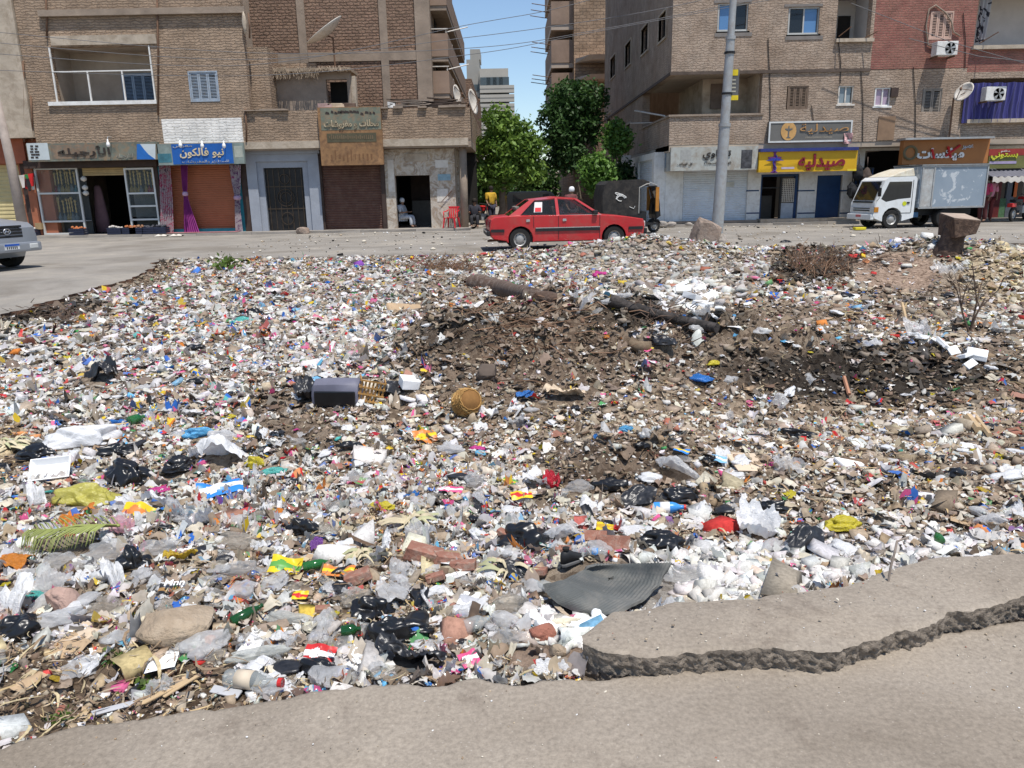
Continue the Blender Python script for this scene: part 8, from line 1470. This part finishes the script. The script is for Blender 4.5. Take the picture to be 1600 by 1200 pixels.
lump(275, 998, 118, M_LUMP, 'big sandy concrete lump near the asphalt edge', 'concrete_lump', .5, 11, 'concrete'); lump(98, 950, 58, M_PINK, 'pinkish broken block right of the dark teal bag', 'broken_block', .75, 12, 'block', .5); lump(850, 1003, 46, mat('reddish_stone', (.32, .13, .09), .95, .3, 6, .02, 25), 'round reddish stone among the white stones', 'stone', .75, 13); lump(760, 592, 34, mat('dark_earth_stone', (.13, .10, .08), .95), 'dark earthy stone at the foot of the earth mound', 'stone', .9, 14); lump(872, 1030, 32, M_LUMP, 'rounded brown stone below the reddish stone', 'stone', .8, 15); lump(690, 848, 30, M_LUMP, 'brown flat stone behind the brick pile', 'stone', .7, 16); lump(1390, 1008, 44, mat('tan_tile', (.40, .32, .24), .9, .15, 8, .006, 40), 'tan stone chip propped in the crack of the slab', 'stone', .75, 18, 'stone', .6, .35)
for k in range(34):
 px, py = [(885, 990), (915, 975), (870, 975), (905, 1000), (860, 985), (930, 985)][k % 6]; px += rb.uniform(-28, 28); py += rb.uniform(-16, 16); w = rb.uniform(12, 34); lump(px, py, w, M_FOAM, ('large ' if w > 26 else 'small ' if w < 18 else 'middling ') + 'white plaster stone ' + ('left of' if px < 852 else 'right of') + (' and behind' if py < 985 else ' and before') + ' the round reddish stone', 'plaster_stone', rb.uniform(.5, .9), 30 + k, 'stone', .6, .8)['group'] = 'white stones beside the broken slab'
# ------------------------------------------------------------------ rubber mat
def rubber_mat():
 E1 = [(848, 913), (856, 930), (872, 944), (900, 957), (932, 965)]; E2 = [(932, 965), (962, 957), (1002, 937), (1027, 915), (1037, 898), (1050, 880)]; E3 = [(930, 884), (990, 880), (1050, 879)]; E4 = [(848, 913), (880, 906), (906, 893), (930, 884)]
 def along(E, t): f = t * (len(E) - 1); i = min(int(f), len(E) - 2); u = f - i; return A_(E[i]) * (1 - u) + A_(E[i + 1]) * u
 C00, C10, C01, C11 = A_(E1[0]), A_(E1[-1]), A_(E4[-1]), A_(E2[-1]); zb_ = float(HF(*G(950, 925, .0))) + .05
 def fn(u, v):                       # u along E1 / E3, v along E4 / E2
  q = (1 - v) * along(E1, u) + v * along(E3, u) + (1 - u) * along(E4, v) + u * along(E2, v) - ((1 - u) * (1 - v) * C00 + u * (1 - v) * C10 + (1 - u) * v * C01 + u * v * C11)
  z = zb_ + .03 * math.sin(u * 5 + v * 3) + .025 * math.sin(v * 7) + .05 * v * u; x, y = G(q[0], q[1], z); return (x, y, z + .0013 * math.sin(u * 150 + v * 30) * (1 if int(v * 100) % 34 > 2 else 0))
 m_ = MB(); m_.grid(150, 90, fn); w_ = 151
 m_.f = [f for f in m_.f if not (abs((f[0] % w_) / 150 - .46) < .035 * (1 - abs((f[0] // w_) / 90 - .62) / .05) and abs((f[0] // w_) / 90 - .62) < .05)]
 o = m_.build('rubber_mat', mat('grey_ribbed_rubber', (.105, .11, .105), .75, .25, 3, .002, 60, dirt=(.24, .22, .19), damt=.4)); md = o.modifiers.new('thick', 'SOLIDIFY'); md.thickness = .012; md.offset = -1; tag(o, 'torn grey ribbed rubber mat lying over the slab edge', 'mat')
rubber_mat()
# ------------------------------------------------------------------ trunks, shoe, basket, case, crate
def trunk(pts, r0, r1, mt_, label, seed):
 P_ = [Vector(PT(a, b)) for a, b in pts]; s_ = [depth_at(p) / FPX for p in P_]; P_ = [p + Vector((0, 0, r * k * (.5 if r0 > 10 else 1.5))) for p, k, r in zip(P_, s_, np.linspace(r0, r1, len(P_)))]
 m_ = MB(); n = 16; L = []
 for i in range(n + 1): f = i / n * (len(P_) - 1); k = min(int(f), len(P_) - 2); L.append(P_[k].lerp(P_[k + 1], f - k))
 rr = random.Random(seed); m_.tube(L, [(r0 + (r1 - r0) * i / n) * np.interp(i / n, np.linspace(0, 1, len(s_)), s_) * rr.uniform(.88, 1.1) for i in range(n + 1)], 14); return tag(m_.build('tree_trunk', mt_, smooth=50), label, 'trunk')
trunk([(740, 450), (785, 458), (825, 466), (868, 474)], 15, 11, mat('brown_bark', (.10, .065, .048), .92, .4, 4, .03, 14, dirt=(.24, .2, .17), damt=.6), 'fallen brown trunk with pale patches on the far field', 1); trunk([(952, 482), (1010, 500), (1070, 513), (1120, 523)], 9, 7, mat('charred_bark', (.03, .026, .024), .9, .5, 5, .02, 16, dirt=(.13, .11, .1), damt=.5), 'charred dark trunk right of the brown trunk', 2)
def shoe(px, py, w):
 p = PT(px, py); s = w / FPX * depth_at(p); t = thing('shoe', 'black shoe lying behind the rubber mat', 'shoe', (p[0], p[1], float(HF(p[0], p[1])) + .02), RAD(35)); m_ = MB(); R_ = []
 for x, w_, h in ((-.5, .1, .3), (-.42, .3, .5), (-.2, .33, .55), (.1, .34, .36), (.35, .33, .24), (.47, .2, .18), (.5, .05, .12)): R_.append([(x * s, w_ * .5 * s * math.cos(a), .06 * s + h * .5 * s * (1 + math.sin(a))) for a in [k * .524 for k in range(12)]])
 m_.loft(R_); m_.build('upper', M_BLKPL, t, False, True); m_ = MB(); m_.loft([[(x * s, y * w_ * s, z * s) for y, z in ((-.5, 0), (.5, 0), (.5, .08), (-.5, .08))] for x, w_ in ((-.52, .2), (-.4, .36), (.1, .38), (.4, .36), (.53, .15))]); m_.build('sole', mat('grey_sole', (.12, .12, .12), .8), t, False); MB().lathe([(.001, .0), (.13 * s, 0), (.13 * s, .01), (.001, .01)], 12, (-.27 * s, 0, .6 * s)).build('opening', M_DARK, t, False)
shoe(893, 886, 42)
M_WICK = mat('golden_wicker', (.40, .22, .07), .8, .35, 9, .01, 50)
def basket():
 p = PT(728, 655); s = 46 / FPX * depth_at(p) / 2; t = thing('wicker_basket', 'round golden wicker basket lying in the middle of the field', 'basket', (p[0], p[1] + s, float(HF(p[0], p[1])) + s * .85), RAD(25)); t.rotation_euler[0] = RAD(62); pr = [(.62, -.95), (.86, -.6), (.98, -.15), (.98, .25), (.85, .7), (.72, .98)]
 MB().lathe([(a * s * .94, b * s) for a, b in pr], 26).build('wall', mat('dark_wicker', (.22, .11, .035), .9, .3, 9), t, False, True); hs = np.array(pr); m_ = MB()
 for k in range(26):
  h = -.95 + 1.93 * k / 25; r = np.interp(h, hs[:, 1], hs[:, 0]); m_ = MB(); m_.tube([((r + .03 * math.sin(j * 3 + k * 3.14)) * s * math.cos(j * .2618), (r + .03 * math.sin(j * 3 + k * 3.14)) * s * math.sin(j * .2618), h * s) for j in range(25)], .042 * s, 5, False); m_.build('strand', M_WICK, t, False, True)
 rr = random.Random(3); m_ = MB()
 for k in range(60): a = rr.uniform(0, 6.28); h = rr.uniform(-.8, 1.0); r = np.interp(h, hs[:, 1], hs[:, 0]) + .03; m_.tube([(r * s * math.cos(a), r * s * math.sin(a), h * s), ((r + .05) * s * math.cos(a + .3), (r + .05) * s * math.sin(a + .3), (h + rr.uniform(-.25, .3)) * s), ((r + .1) * s * math.cos(a + .5), (r + .1) * s * math.sin(a + .5), (h + rr.uniform(-.4, .4)) * s)], .018 * s, 3)
 m_.build('loose_straw', mat('pale_straw', (.52, .34, .13), .8, .3, 9), t, False)
basket()
def hood_case():
 p = PT(528, 634); s = 74 / FPX * depth_at(p); t = thing('hooded_case', 'grey hooded case with dark opening in the middle left', 'case', (p[0], p[1] + .1 * s, float(HF(p[0], p[1])) + .0), RAD(-6)); M_ = mat('slate_plastic', (.13, .13, .17), .55, .2, 4)
 arc = [(-.25, .0), (-.28, .25), (-.22, .45), (-.05, .55), (.2, .5), (.36, .3), (.38, 0)]; m_ = MB(); m_.loft([[(x * s, y * s * f, z * s * f) for y, z in arc] for x, f in ((-.5, .82), (-.44, .98), (.0, 1.02), (.42, 1.0), (.5, .9))]); m_.build('shell', M_, t, False, 40); m_ = MB(); m_.box(-.42 * s, .46 * s, -.31 * s, -.262 * s, .02 * s, .33 * s); m_.build('dark_front', F_BLACK, t, False, bevel=.01)
 q = PT(570, 632); s2 = 42 / FPX * depth_at(q); t = thing('wicker_crate', 'small slatted wicker crate right of the grey hooded case', 'crate', (q[0] + .1 * s2, q[1] + .2 * s2, float(HF(q[0], q[1]))), RAD(12)); t.rotation_euler[1] = RAD(14)
 for k in range(7): MB().hexa([((-.42 + k * .13) * s2, -.3 * s2, 0), ((-.35 + k * .13) * s2, -.3 * s2, 0), ((-.35 + k * .13) * s2, -.26 * s2, 0), ((-.42 + k * .13) * s2, -.26 * s2, 0)], [((-.42 + k * .14) * s2, -.36 * s2, .9 * s2), ((-.35 + k * .14) * s2, -.36 * s2, .9 * s2), ((-.35 + k * .14) * s2, -.32 * s2, .9 * s2), ((-.42 + k * .14) * s2, -.32 * s2, .9 * s2)]).build('slat', M_WICK, t, False)
 for k in range(4):
  m_ = MB(); z = (.08 + k * .26) * s2; m_.box(-.46 * s2, .5 * s2, -.34 * s2 - k * .018 * s2, -.31 * s2 - k * .018 * s2, z, z + .06 * s2); m_.build('slat', M_WICK, t, False); MB().box(.44 * s2, .48 * s2, -.3 * s2, .35 * s2, z, z + .07 * s2).build('slat', M_WICK, t, False); MB().box(-.46 * s2, -.42 * s2, -.3 * s2, .35 * s2, z, z + .07 * s2).build('slat', M_WICK, t, False)
hood_case()
# ------------------------------------------------------------------ frond, husks, brush, shrub, sticks
def frond():
 p = PT(150, 850); q = PT(75, 862); z = float(HF(p[0], p[1])) + .08; t = thing('palm_frond', 'green palm frond lying at the left', 'palm frond', (p[0], p[1], z)); a = Vector((p[0] + .12, p[1] + .03, z)); b = Vector((q[0] - .03, q[1] - .02, z)); m_ = MB(); m_.tube([a, a.lerp(b, .5) + Vector((0, 0, .02)), b], [.008, .006, .002], 6); m_.build('rib', mat('frond_rib', (.30, .33, .10), .6), t); rr = random.Random(5); n = 64; M1 = mat('frond_green', (.24, .27, .08), .6, .3, 6)
 for k in range(n):
  f = (k + .5) / n; c = a.lerp(b, f); s = 1 if k % 5 else -1; L = .20 * (.35 + .65 * math.sin(math.pi * min(1, .15 + f * .85))) * rr.uniform(.8, 1.1); d = (b - a).normalized(); sd = Vector((-d.y, d.x, 0)) * s; m_ = MB(); pts = [c, c + d * L * .3 + sd * L * .3 + Vector((0, 0, .03)), c + d * L * .55 + sd * L * .65 + Vector((0, 0, .02)), c + d * L * .6 + sd * L + Vector((0, 0, -.03))]; m_.tube(pts, [.0035, .004, .003, .001], 4); m_.build('leaflet', M1, t, smooth=True)
frond()
def husks(px, py, n, L, label, seed):
 p = PT(px, py); z = float(HF(p[0], p[1])) + .03; t = thing('corn_husks', label, 'husks', (p[0], p[1], z)); rr = random.Random(seed); M_H = mat('pale_husk', (.50, .43, .29), .8, .25, 8); M_H2 = mat('green_husk', (.38, .38, .22), .8, .25, 8)
 for k in range(n):
  a = rr.uniform(0, 6.28); l = L * rr.uniform(.5, 1.1); d = Vector((math.cos(a), math.sin(a) * .7, 0)); sd = Vector((-d.y, d.x, 0)) * L * rr.uniform(.04, .1); up_ = rr.uniform(.02, .3) * L; c = Vector((p[0] + rr.uniform(-.2, .2) * L, p[1] + rr.uniform(-.2, .2) * L, z)); R_ = []
  for i in range(7): f = i / 6; w = math.sin(math.pi * (.12 + .86 * f)) ; q = c + d * l * f + Vector((0, 0, up_ * math.sin(f * 3.0))) ; R_.append((q - sd * w, q + Vector((0, 0, .012)), q + sd * w))
  m_ = MB(); m_.add([tuple(v) for r in R_ for v in r], [(i * 3 + j, i * 3 + j + 1, i * 3 + j + 4, i * 3 + j + 3) for i in range(6) for j in range(2)]); m_.build('husk', M_H if k % 4 else M_H2, t, smooth=True, fix=False)
husks(645, 826, 30, .15, 'twisted pale corn husks right of the bright yellow bag', 1); husks(790, 905, 14, .14, 'greenish corn husks left of the rubber mat', 2); husks(565, 880, 30, .12, 'scattered pale corn husks above the printed bags', 3); husks(12, 705, 30, .2, 'rusty straw bundle at the left edge', 4)
def brush(px, py, w, h, n, label, seed, mt_, name='dry_brush', cat='brush', up_=.5):
 p = PT(px, py); s = depth_at(p) / FPX; t = thing(name, label, cat, (p[0], p[1], float(HF(p[0], p[1])))); rr = random.Random(seed); m_ = MB()
 for k in range(n):
  a = rr.uniform(0, 6.28); c = Vector((p[0] + rr.gauss(0, .25) * w * s, p[1] + rr.gauss(0, .2) * w * s, 0)); c.z = float(HF(c.x, c.y)) + rr.uniform(0, .3) * h * s; d = Vector((math.cos(a), math.sin(a), rr.uniform(-.1, up_ * 1.6))).normalized() * w * s * rr.uniform(.12, .4); m_.tube([c, c + d * .5 + Vector((0, 0, rr.uniform(-.02, .06))), c + d + Vector((rr.uniform(-.05, .05), 0, rr.uniform(-.05, .08)))], [.007, .006, .003], 3)
 o = m_.build('twigs', mt_, t); o['kind'] = 'stuff'; return t
M_TW = mat('dry_twigs', (.20, .12, .075), .9, .35, 5); M_TWD = mat('dark_twigs', (.11, .075, .055), .9, .35, 5)
brush(700, 425, 110, 30, 220, 'tangle of reddish dry twigs behind the fallen brown trunk', 1, M_TW); brush(1272, 428, 110, 60, 170, 'dry brush heap between boulder and rusty box post', 2, M_TW, up_=.9); brush(1360, 410, 120, 30, 40, 'loose bent twigs right of the dry brush heap', 3, M_TWD, up_=.3); brush(1040, 500, 120, 20, 90, 'thin charred twigs over the dark trunk', 4, M_TWD, up_=.2); brush(90, 500, 110, 14, 160, 'dark trampled twigs under the left road break', 5, M_TWD, up_=.1); brush(830, 520, 200, 20, 120, 'dry rootlets over the earth mound', 6, M_TW, up_=.15)
def branching(px, py, hpx, label, seed):
 p = PT(px, py); s = hpx / FPX * depth_at(p); t = thing('dead_shrub', label, 'shrub', (p[0], p[1], float(HF(p[0], p[1])))); rr = random.Random(seed)
 def go(c, d, L, r, lv, m_):
  e = c + d * L; m_.tube([c, c.lerp(e, .5) + Vector((rr.uniform(-.06, .06) * L, 0, 0)), e], [r, r * .8, r * .55], 5)
  if lv:
   for k in range(rr.choice((2, 2, 3))): go(c.lerp(e, rr.uniform(.5, 1)), (d + Vector((rr.uniform(-.9, .9), rr.uniform(-.5, .5), rr.uniform(-.25, .35)))).normalized(), L * rr.uniform(.5, .75), r * .55, lv - 1, m_)
 for k in range(3): m_ = MB(); go(Vector((p[0], p[1], float(HF(p[0], p[1])) - .03)), Vector((rr.uniform(-.7, .5), rr.uniform(-.2, .2), 1)).normalized(), s * .45, .014, 3, m_); m_.build('branch', M_TWD, t)
branching(1515, 520, 130, 'bare dead shrub standing in the rubbish at far right', 3); branching(1285, 415, 50, 'thin bare twig rising from the dry brush heap', 6)
def stick(pts, r, mt_, label, name='stick', cat='stick', lift=.04):
 P_ = []
 for a, b, h in pts: p = PT(a, b); P_.append(Vector((p[0], p[1], float(HF(p[0], p[1])) + h + lift)))
 m_ = MB(); n = len(P_); m_.tube(P_, r, 6); return tag(m_.build(name, mt_), label, cat)
M_WOOD = mat('pale_wood', (.46, .33, .19), .85, .2, 8)
stick([(1318, 598, .0), (1326, 624, 0)], .018, mat('reddish_wood', (.4, .2, .12), .8), 'reddish stick stuck in the charred pit'); stick([(1408, 490, .1), (1416, 508, 0)], .022, M_WOOD, 'short pale stick on the far right slope'); stick([(1512, 660, 0), (1528, 682, 0)], .03, M_WOOD, 'pale wooden slat at far right below the charred pit', 'slat', 'slat'); stick([(1520, 655, 0), (1545, 690, 0)], .02, M_WOOD, 'second pale wooden slat beside the first at far right', 'slat', 'slat')
boxy('wooden_strip', M_WOOD, 262, 1093, 74, 9, 3, 'split pale wooden strip at the asphalt edge', 'wood', 0, -6, 42, .002); boxy('wooden_strip', M_WOOD, 285, 1083, 60, 6, 3, 'thin split wooden strip behind the pale wooden strip', 'wood', 0, -8, 48, .002); boxy('metal_strip', mat('grey_strip', (.42, .42, .43), .5), 178, 1118, 60, 12, 3, 'pale grey strip lying at the bottom left', 'strip', 6, 0, 25, .002); boxy('metal_strip', mat('grey_strip', (.42, .42, .43)), 355, 1090, 54, 16, 3, 'grey card strip beside the clear labelled bottle', 'strip', 8, 0, -18, .002); boxy('plastic_tube', mat('pale_green_tube', (.48, .58, .50), .4), 356, 1085, 70, 4, 4, 'pale green stick leaning by the labelled bottle', 'tube', 0, -12, 40, .002)
p = A_([*G(1388, 905, SLABH), SLABH]); s = depth_at(p) / FPX; m_ = MB(); m_.tube([(p[0], p[1], p[2] - .03), (p[0] + 6 * s, p[1] + .02, p[2] + 18 * s), (p[0] + 14 * s, p[1] + .04, p[2] + 38 * s), (p[0] + 24 * s, p[1] + .08, p[2] + 48 * s), (p[0] + 46 * s, p[1] + .1, p[2] + 52 * s)], .0045, 6); tag(m_.build('bent_rod', mat('grey_brown_iron', (.22, .18, .15), .8)), 'bent iron rod sticking up at the slab edge', 'rod')
def slabs(pts, group, lab, hz=.25):
 for k, (px, py, w) in enumerate(sorted(pts)): o = boxy('foam_slab', M_FOAM, px, py, w, w * rb.uniform(.5, .9), w * hz, lab + ', %s from the left' % 'first second third fourth fifth sixth seventh eighth ninth tenth'.split()[k], 'foam', rb.uniform(-25, 40), rb.uniform(-30, 30), rb.uniform(0, 90), .008); o['group'] = group
slabs([(1068, 462, 40), (1085, 472, 36), (1100, 482, 30), (1075, 485, 26), (1110, 468, 22), (1056, 474, 22), (1092, 455, 20), (1125, 490, 18), (1062, 449, 22), (1118, 505, 16)], 'white foam slabs by the dark trunk', 'broken white foam slab above the charred trunk'); slabs([(1475, 545, 28), (1490, 556, 24), (1505, 562, 26), (1525, 560, 34), (1515, 575, 20), (1460, 538, 18)], 'white foam slabs right of the charred pit', 'broken white foam slab right of the charred pit')
def tray(px, py, w, label):
 p = PT(px, py); s = w / FPX * depth_at(p); t = thing('foam_tray', label, 'tray', (p[0], p[1], float(HF(p[0], p[1])) + .04), RAD(20)); t.rotation_euler[0] = RAD(30); m_ = MB(); m_.loft([[(x * s, y * s, z * s) for x, y, z in q] for q in ([(-.5, -.4, .2), (.5, -.4, .2), (.5, .4, .2), (-.5, .4, .2)], [(-.47, -.37, .2), (.47, -.37, .2), (.47, .37, .2), (-.47, .37, .2)], [(-.38, -.3, 0), (.38, -.3, 0), (.38, .3, 0), (-.38, .3, 0)])], False); m_.add([(x * s, y * s, .0) for x, y in ((-.38, -.3), (.38, -.3), (.38, .3), (-.38, .3))], [(0, 1, 2, 3)]); o = m_.build('tray', M_FOAM, t, False); md = o.modifiers.new('t', 'SOLIDIFY'); md.thickness = .02 * s
tray(82, 748, 56, 'white foam tray below the big puffed white bag')
def weed(px, py, w, label, seed):
 p = PT(px, py); rng = np.random.default_rng(seed); s = w / FPX * depth_at(p); n = 90; Q = rng.normal(size=(n, 3)) * A_([.28, .2, .12]) * s + A_([0, 0, .12 * s]); t = thing('weed', label, 'weed', (p[0], p[1], float(HF(p[0], p[1])))); V, Fq, C = leaves(Q, .10 * s, A_([.10, .16, .03])[None] * rng.uniform(.6, 1.5, (n, 1)), rng); o = link('leaves', npmesh('leaves', V, Fq, 4, M_LEAF, C), None, t); m_ = MB()
 for k in range(6): m_.tube([(0, 0, -.02), tuple(Q[k * 10])], .003, 4)
 m_.build('stem', mat('weed_stem', (.2, .2, .07), .8), t, False)
weed(232, 1078, 50, 'small green weed near the bottom left asphalt edge', 1); weed(185, 1035, 40, 'small green weed left of the concrete lump', 2); weed(95, 1130, 40, 'tiny weed at the bottom left corner', 3); weed(350, 420, 50, 'patch of green weed on the far left slope', 4)
# ------------------------------------------------------------------ many alike pieces, each an object of its own
KINDS = [('white_bag', PUFF_MD + PUFF_LO, [F_WHITE, F_MILK], 230, (.07, .2), 'crumpled white bag', 'bag', .7), ('clear_bag', PUFF_MD + PUFF_LO, [F_CLEAR, F_CLEAR, F_DIRTY, F_MILK], 200, (.07, .18), 'crumpled clear bag', 'bag', .65), ('black_scrap', PUFF_LO + SHEET_MD, [F_BLACK, F_BLACK2], 110, (.08, .22), 'black plastic scrap', 'plastic scrap', .6),
   ('yellow_wrapper', PUFF_LO + SHEET_MD, [F_YEL, F_GOLD], 45, (.05, .13), 'yellow wrapper', 'wrapper', .6), ('blue_wrapper', PUFF_LO + SHEET_MD, [F_BLU, F_SKY], 55, (.05, .13), 'blue wrapper', 'wrapper', .6), ('red_wrapper', PUFF_LO + SHEET_MD, [F_RED], 45, (.05, .12), 'red wrapper', 'wrapper', .6), ('pink_wrapper', PUFF_LO + SHEET_MD, [F_PINK], 35, (.05, .12), 'pink wrapper', 'wrapper', .6), ('green_wrapper', PUFF_LO + SHEET_MD, [F_GRN, F_TEAL], 35, (.05, .12), 'green wrapper', 'wrapper', .6), ('orange_wrapper', PUFF_LO + SHEET_MD, [F_ORA], 30, (.05, .12), 'orange wrapper', 'wrapper', .6),
   ('white_sheet', SHEET_MD + SHEET_HI, [F_WHITE, F_MILK], 260, (.09, .24), 'creased white sheet', 'plastic sheet', .8), ('card_scrap', CARD_MD, [M_CARD, M_CARD2], 70, (.06, .16), 'torn brown card scrap', 'cardboard', .8), ('grey_rag', SHEET_MD, [M_RAG, mat('brown_rag', (.26, .20, .15), .95, .3, 5)], 50, (.10, .22), 'crumpled grey rag', 'rag', .8), ('paper_sheet', CARD_MD, [M_W_, M_FOAM], 90, (.06, .16), 'white paper scrap', 'paper', .8)]
HIDE = [(u[3], u[4] - .1 * u[5], .36 * u[5], .17 * u[5]) for u in U if u[5] > 44] + [(945, 922, 112, 46), (275, 985, 56, 26), (110, 857, 62, 20)]
ALONE = np.array([(u[3], u[4]) for u in U], float); rk_ = np.random.default_rng(23)
for nm, meshes, mts, cnt, (s0, s1), lab, cat, hz in KINDS:
 made = 0; tries = 0
 while made < cnt and tries < cnt * 12:
  tries += 1; py = 400 + 690 * rk_.random() ** (.7 if nm == 'clear_bag' else 1.15); px = rk_.uniform(-30, 1100 if nm == 'clear_bag' else 1630)
  g0 = G(px, py, -.1)
  if not (y_near(A_(g0[0])) + .12 < g0[1] < y_far(A_(g0[0])) - .2 and g0[0] > x_left(A_(g0[1])) + .3): continue
  za = {q: float(zone(q, A_([px]), A_([py]))[0]) for q in ('earth', 'ash', 'bare', 'chips', 'straw', 'plaster')}
  if rk_.random() < max(za['earth'] * .9, za['ash'] * .85, za['bare'], za['chips'] * .55, za['straw'] * .9, za['plaster'] * .97): continue
  if any(((px - a) / b) ** 2 + ((py - c) / d) ** 2 < 1.1 for a, c, b, d in HIDE): continue
  if np.hypot(ALONE[:, 0] - px, (ALONE[:, 1] - py) * 1.5).min() < 22: continue
  p = PT(px, py); s = float(np.exp(rk_.uniform(math.log(s0), math.log(s1)))) * (1.2 if py < 560 else .55 if 'wrapper' in nm and py > 800 else 1.0); me = meshes[rk_.integers(len(meshes))]
  o = link(nm, me, None, None, (p[0], p[1], float(HF(p[0], p[1])) + .01 + .04 * s), (rk_.normal(0, .15), rk_.normal(0, .15), rk_.uniform(0, 6.28)), (s, s * rk_.uniform(.6, 1), s * hz * rk_.uniform(.7, 1.3))); objmat(o, mts[rk_.integers(len(mts))])
  rel, l1, l2 = near_land(px, py); q = '%s %s %s the %s toward the %s' % ('big' if s > .62 * s0 + .38 * s1 else 'little', lab, rel, l1, l2); tag(o, q, cat, q); made += 1
for nm, V, Fq, C, fl in scatter():
 me = npmesh(nm, V, Fq, Fq.shape[1], M_FILM if fl & 1 else (M_GRIT if nm in ('rubble_bits', 'straw_litter') else M_PAPER), C, fl > 1); tag(link(nm, me, None), {'plastic_litter': 'mass of small torn plastic scraps covering the waste ground', 'paper_litter': 'mass of small paper and card scraps covering the waste ground', 'rubble_bits': 'mass of stone, plaster and earth bits in the waste ground', 'straw_litter': 'dry straw and twigs strewn over the waste ground'}[nm], kind='stuff')
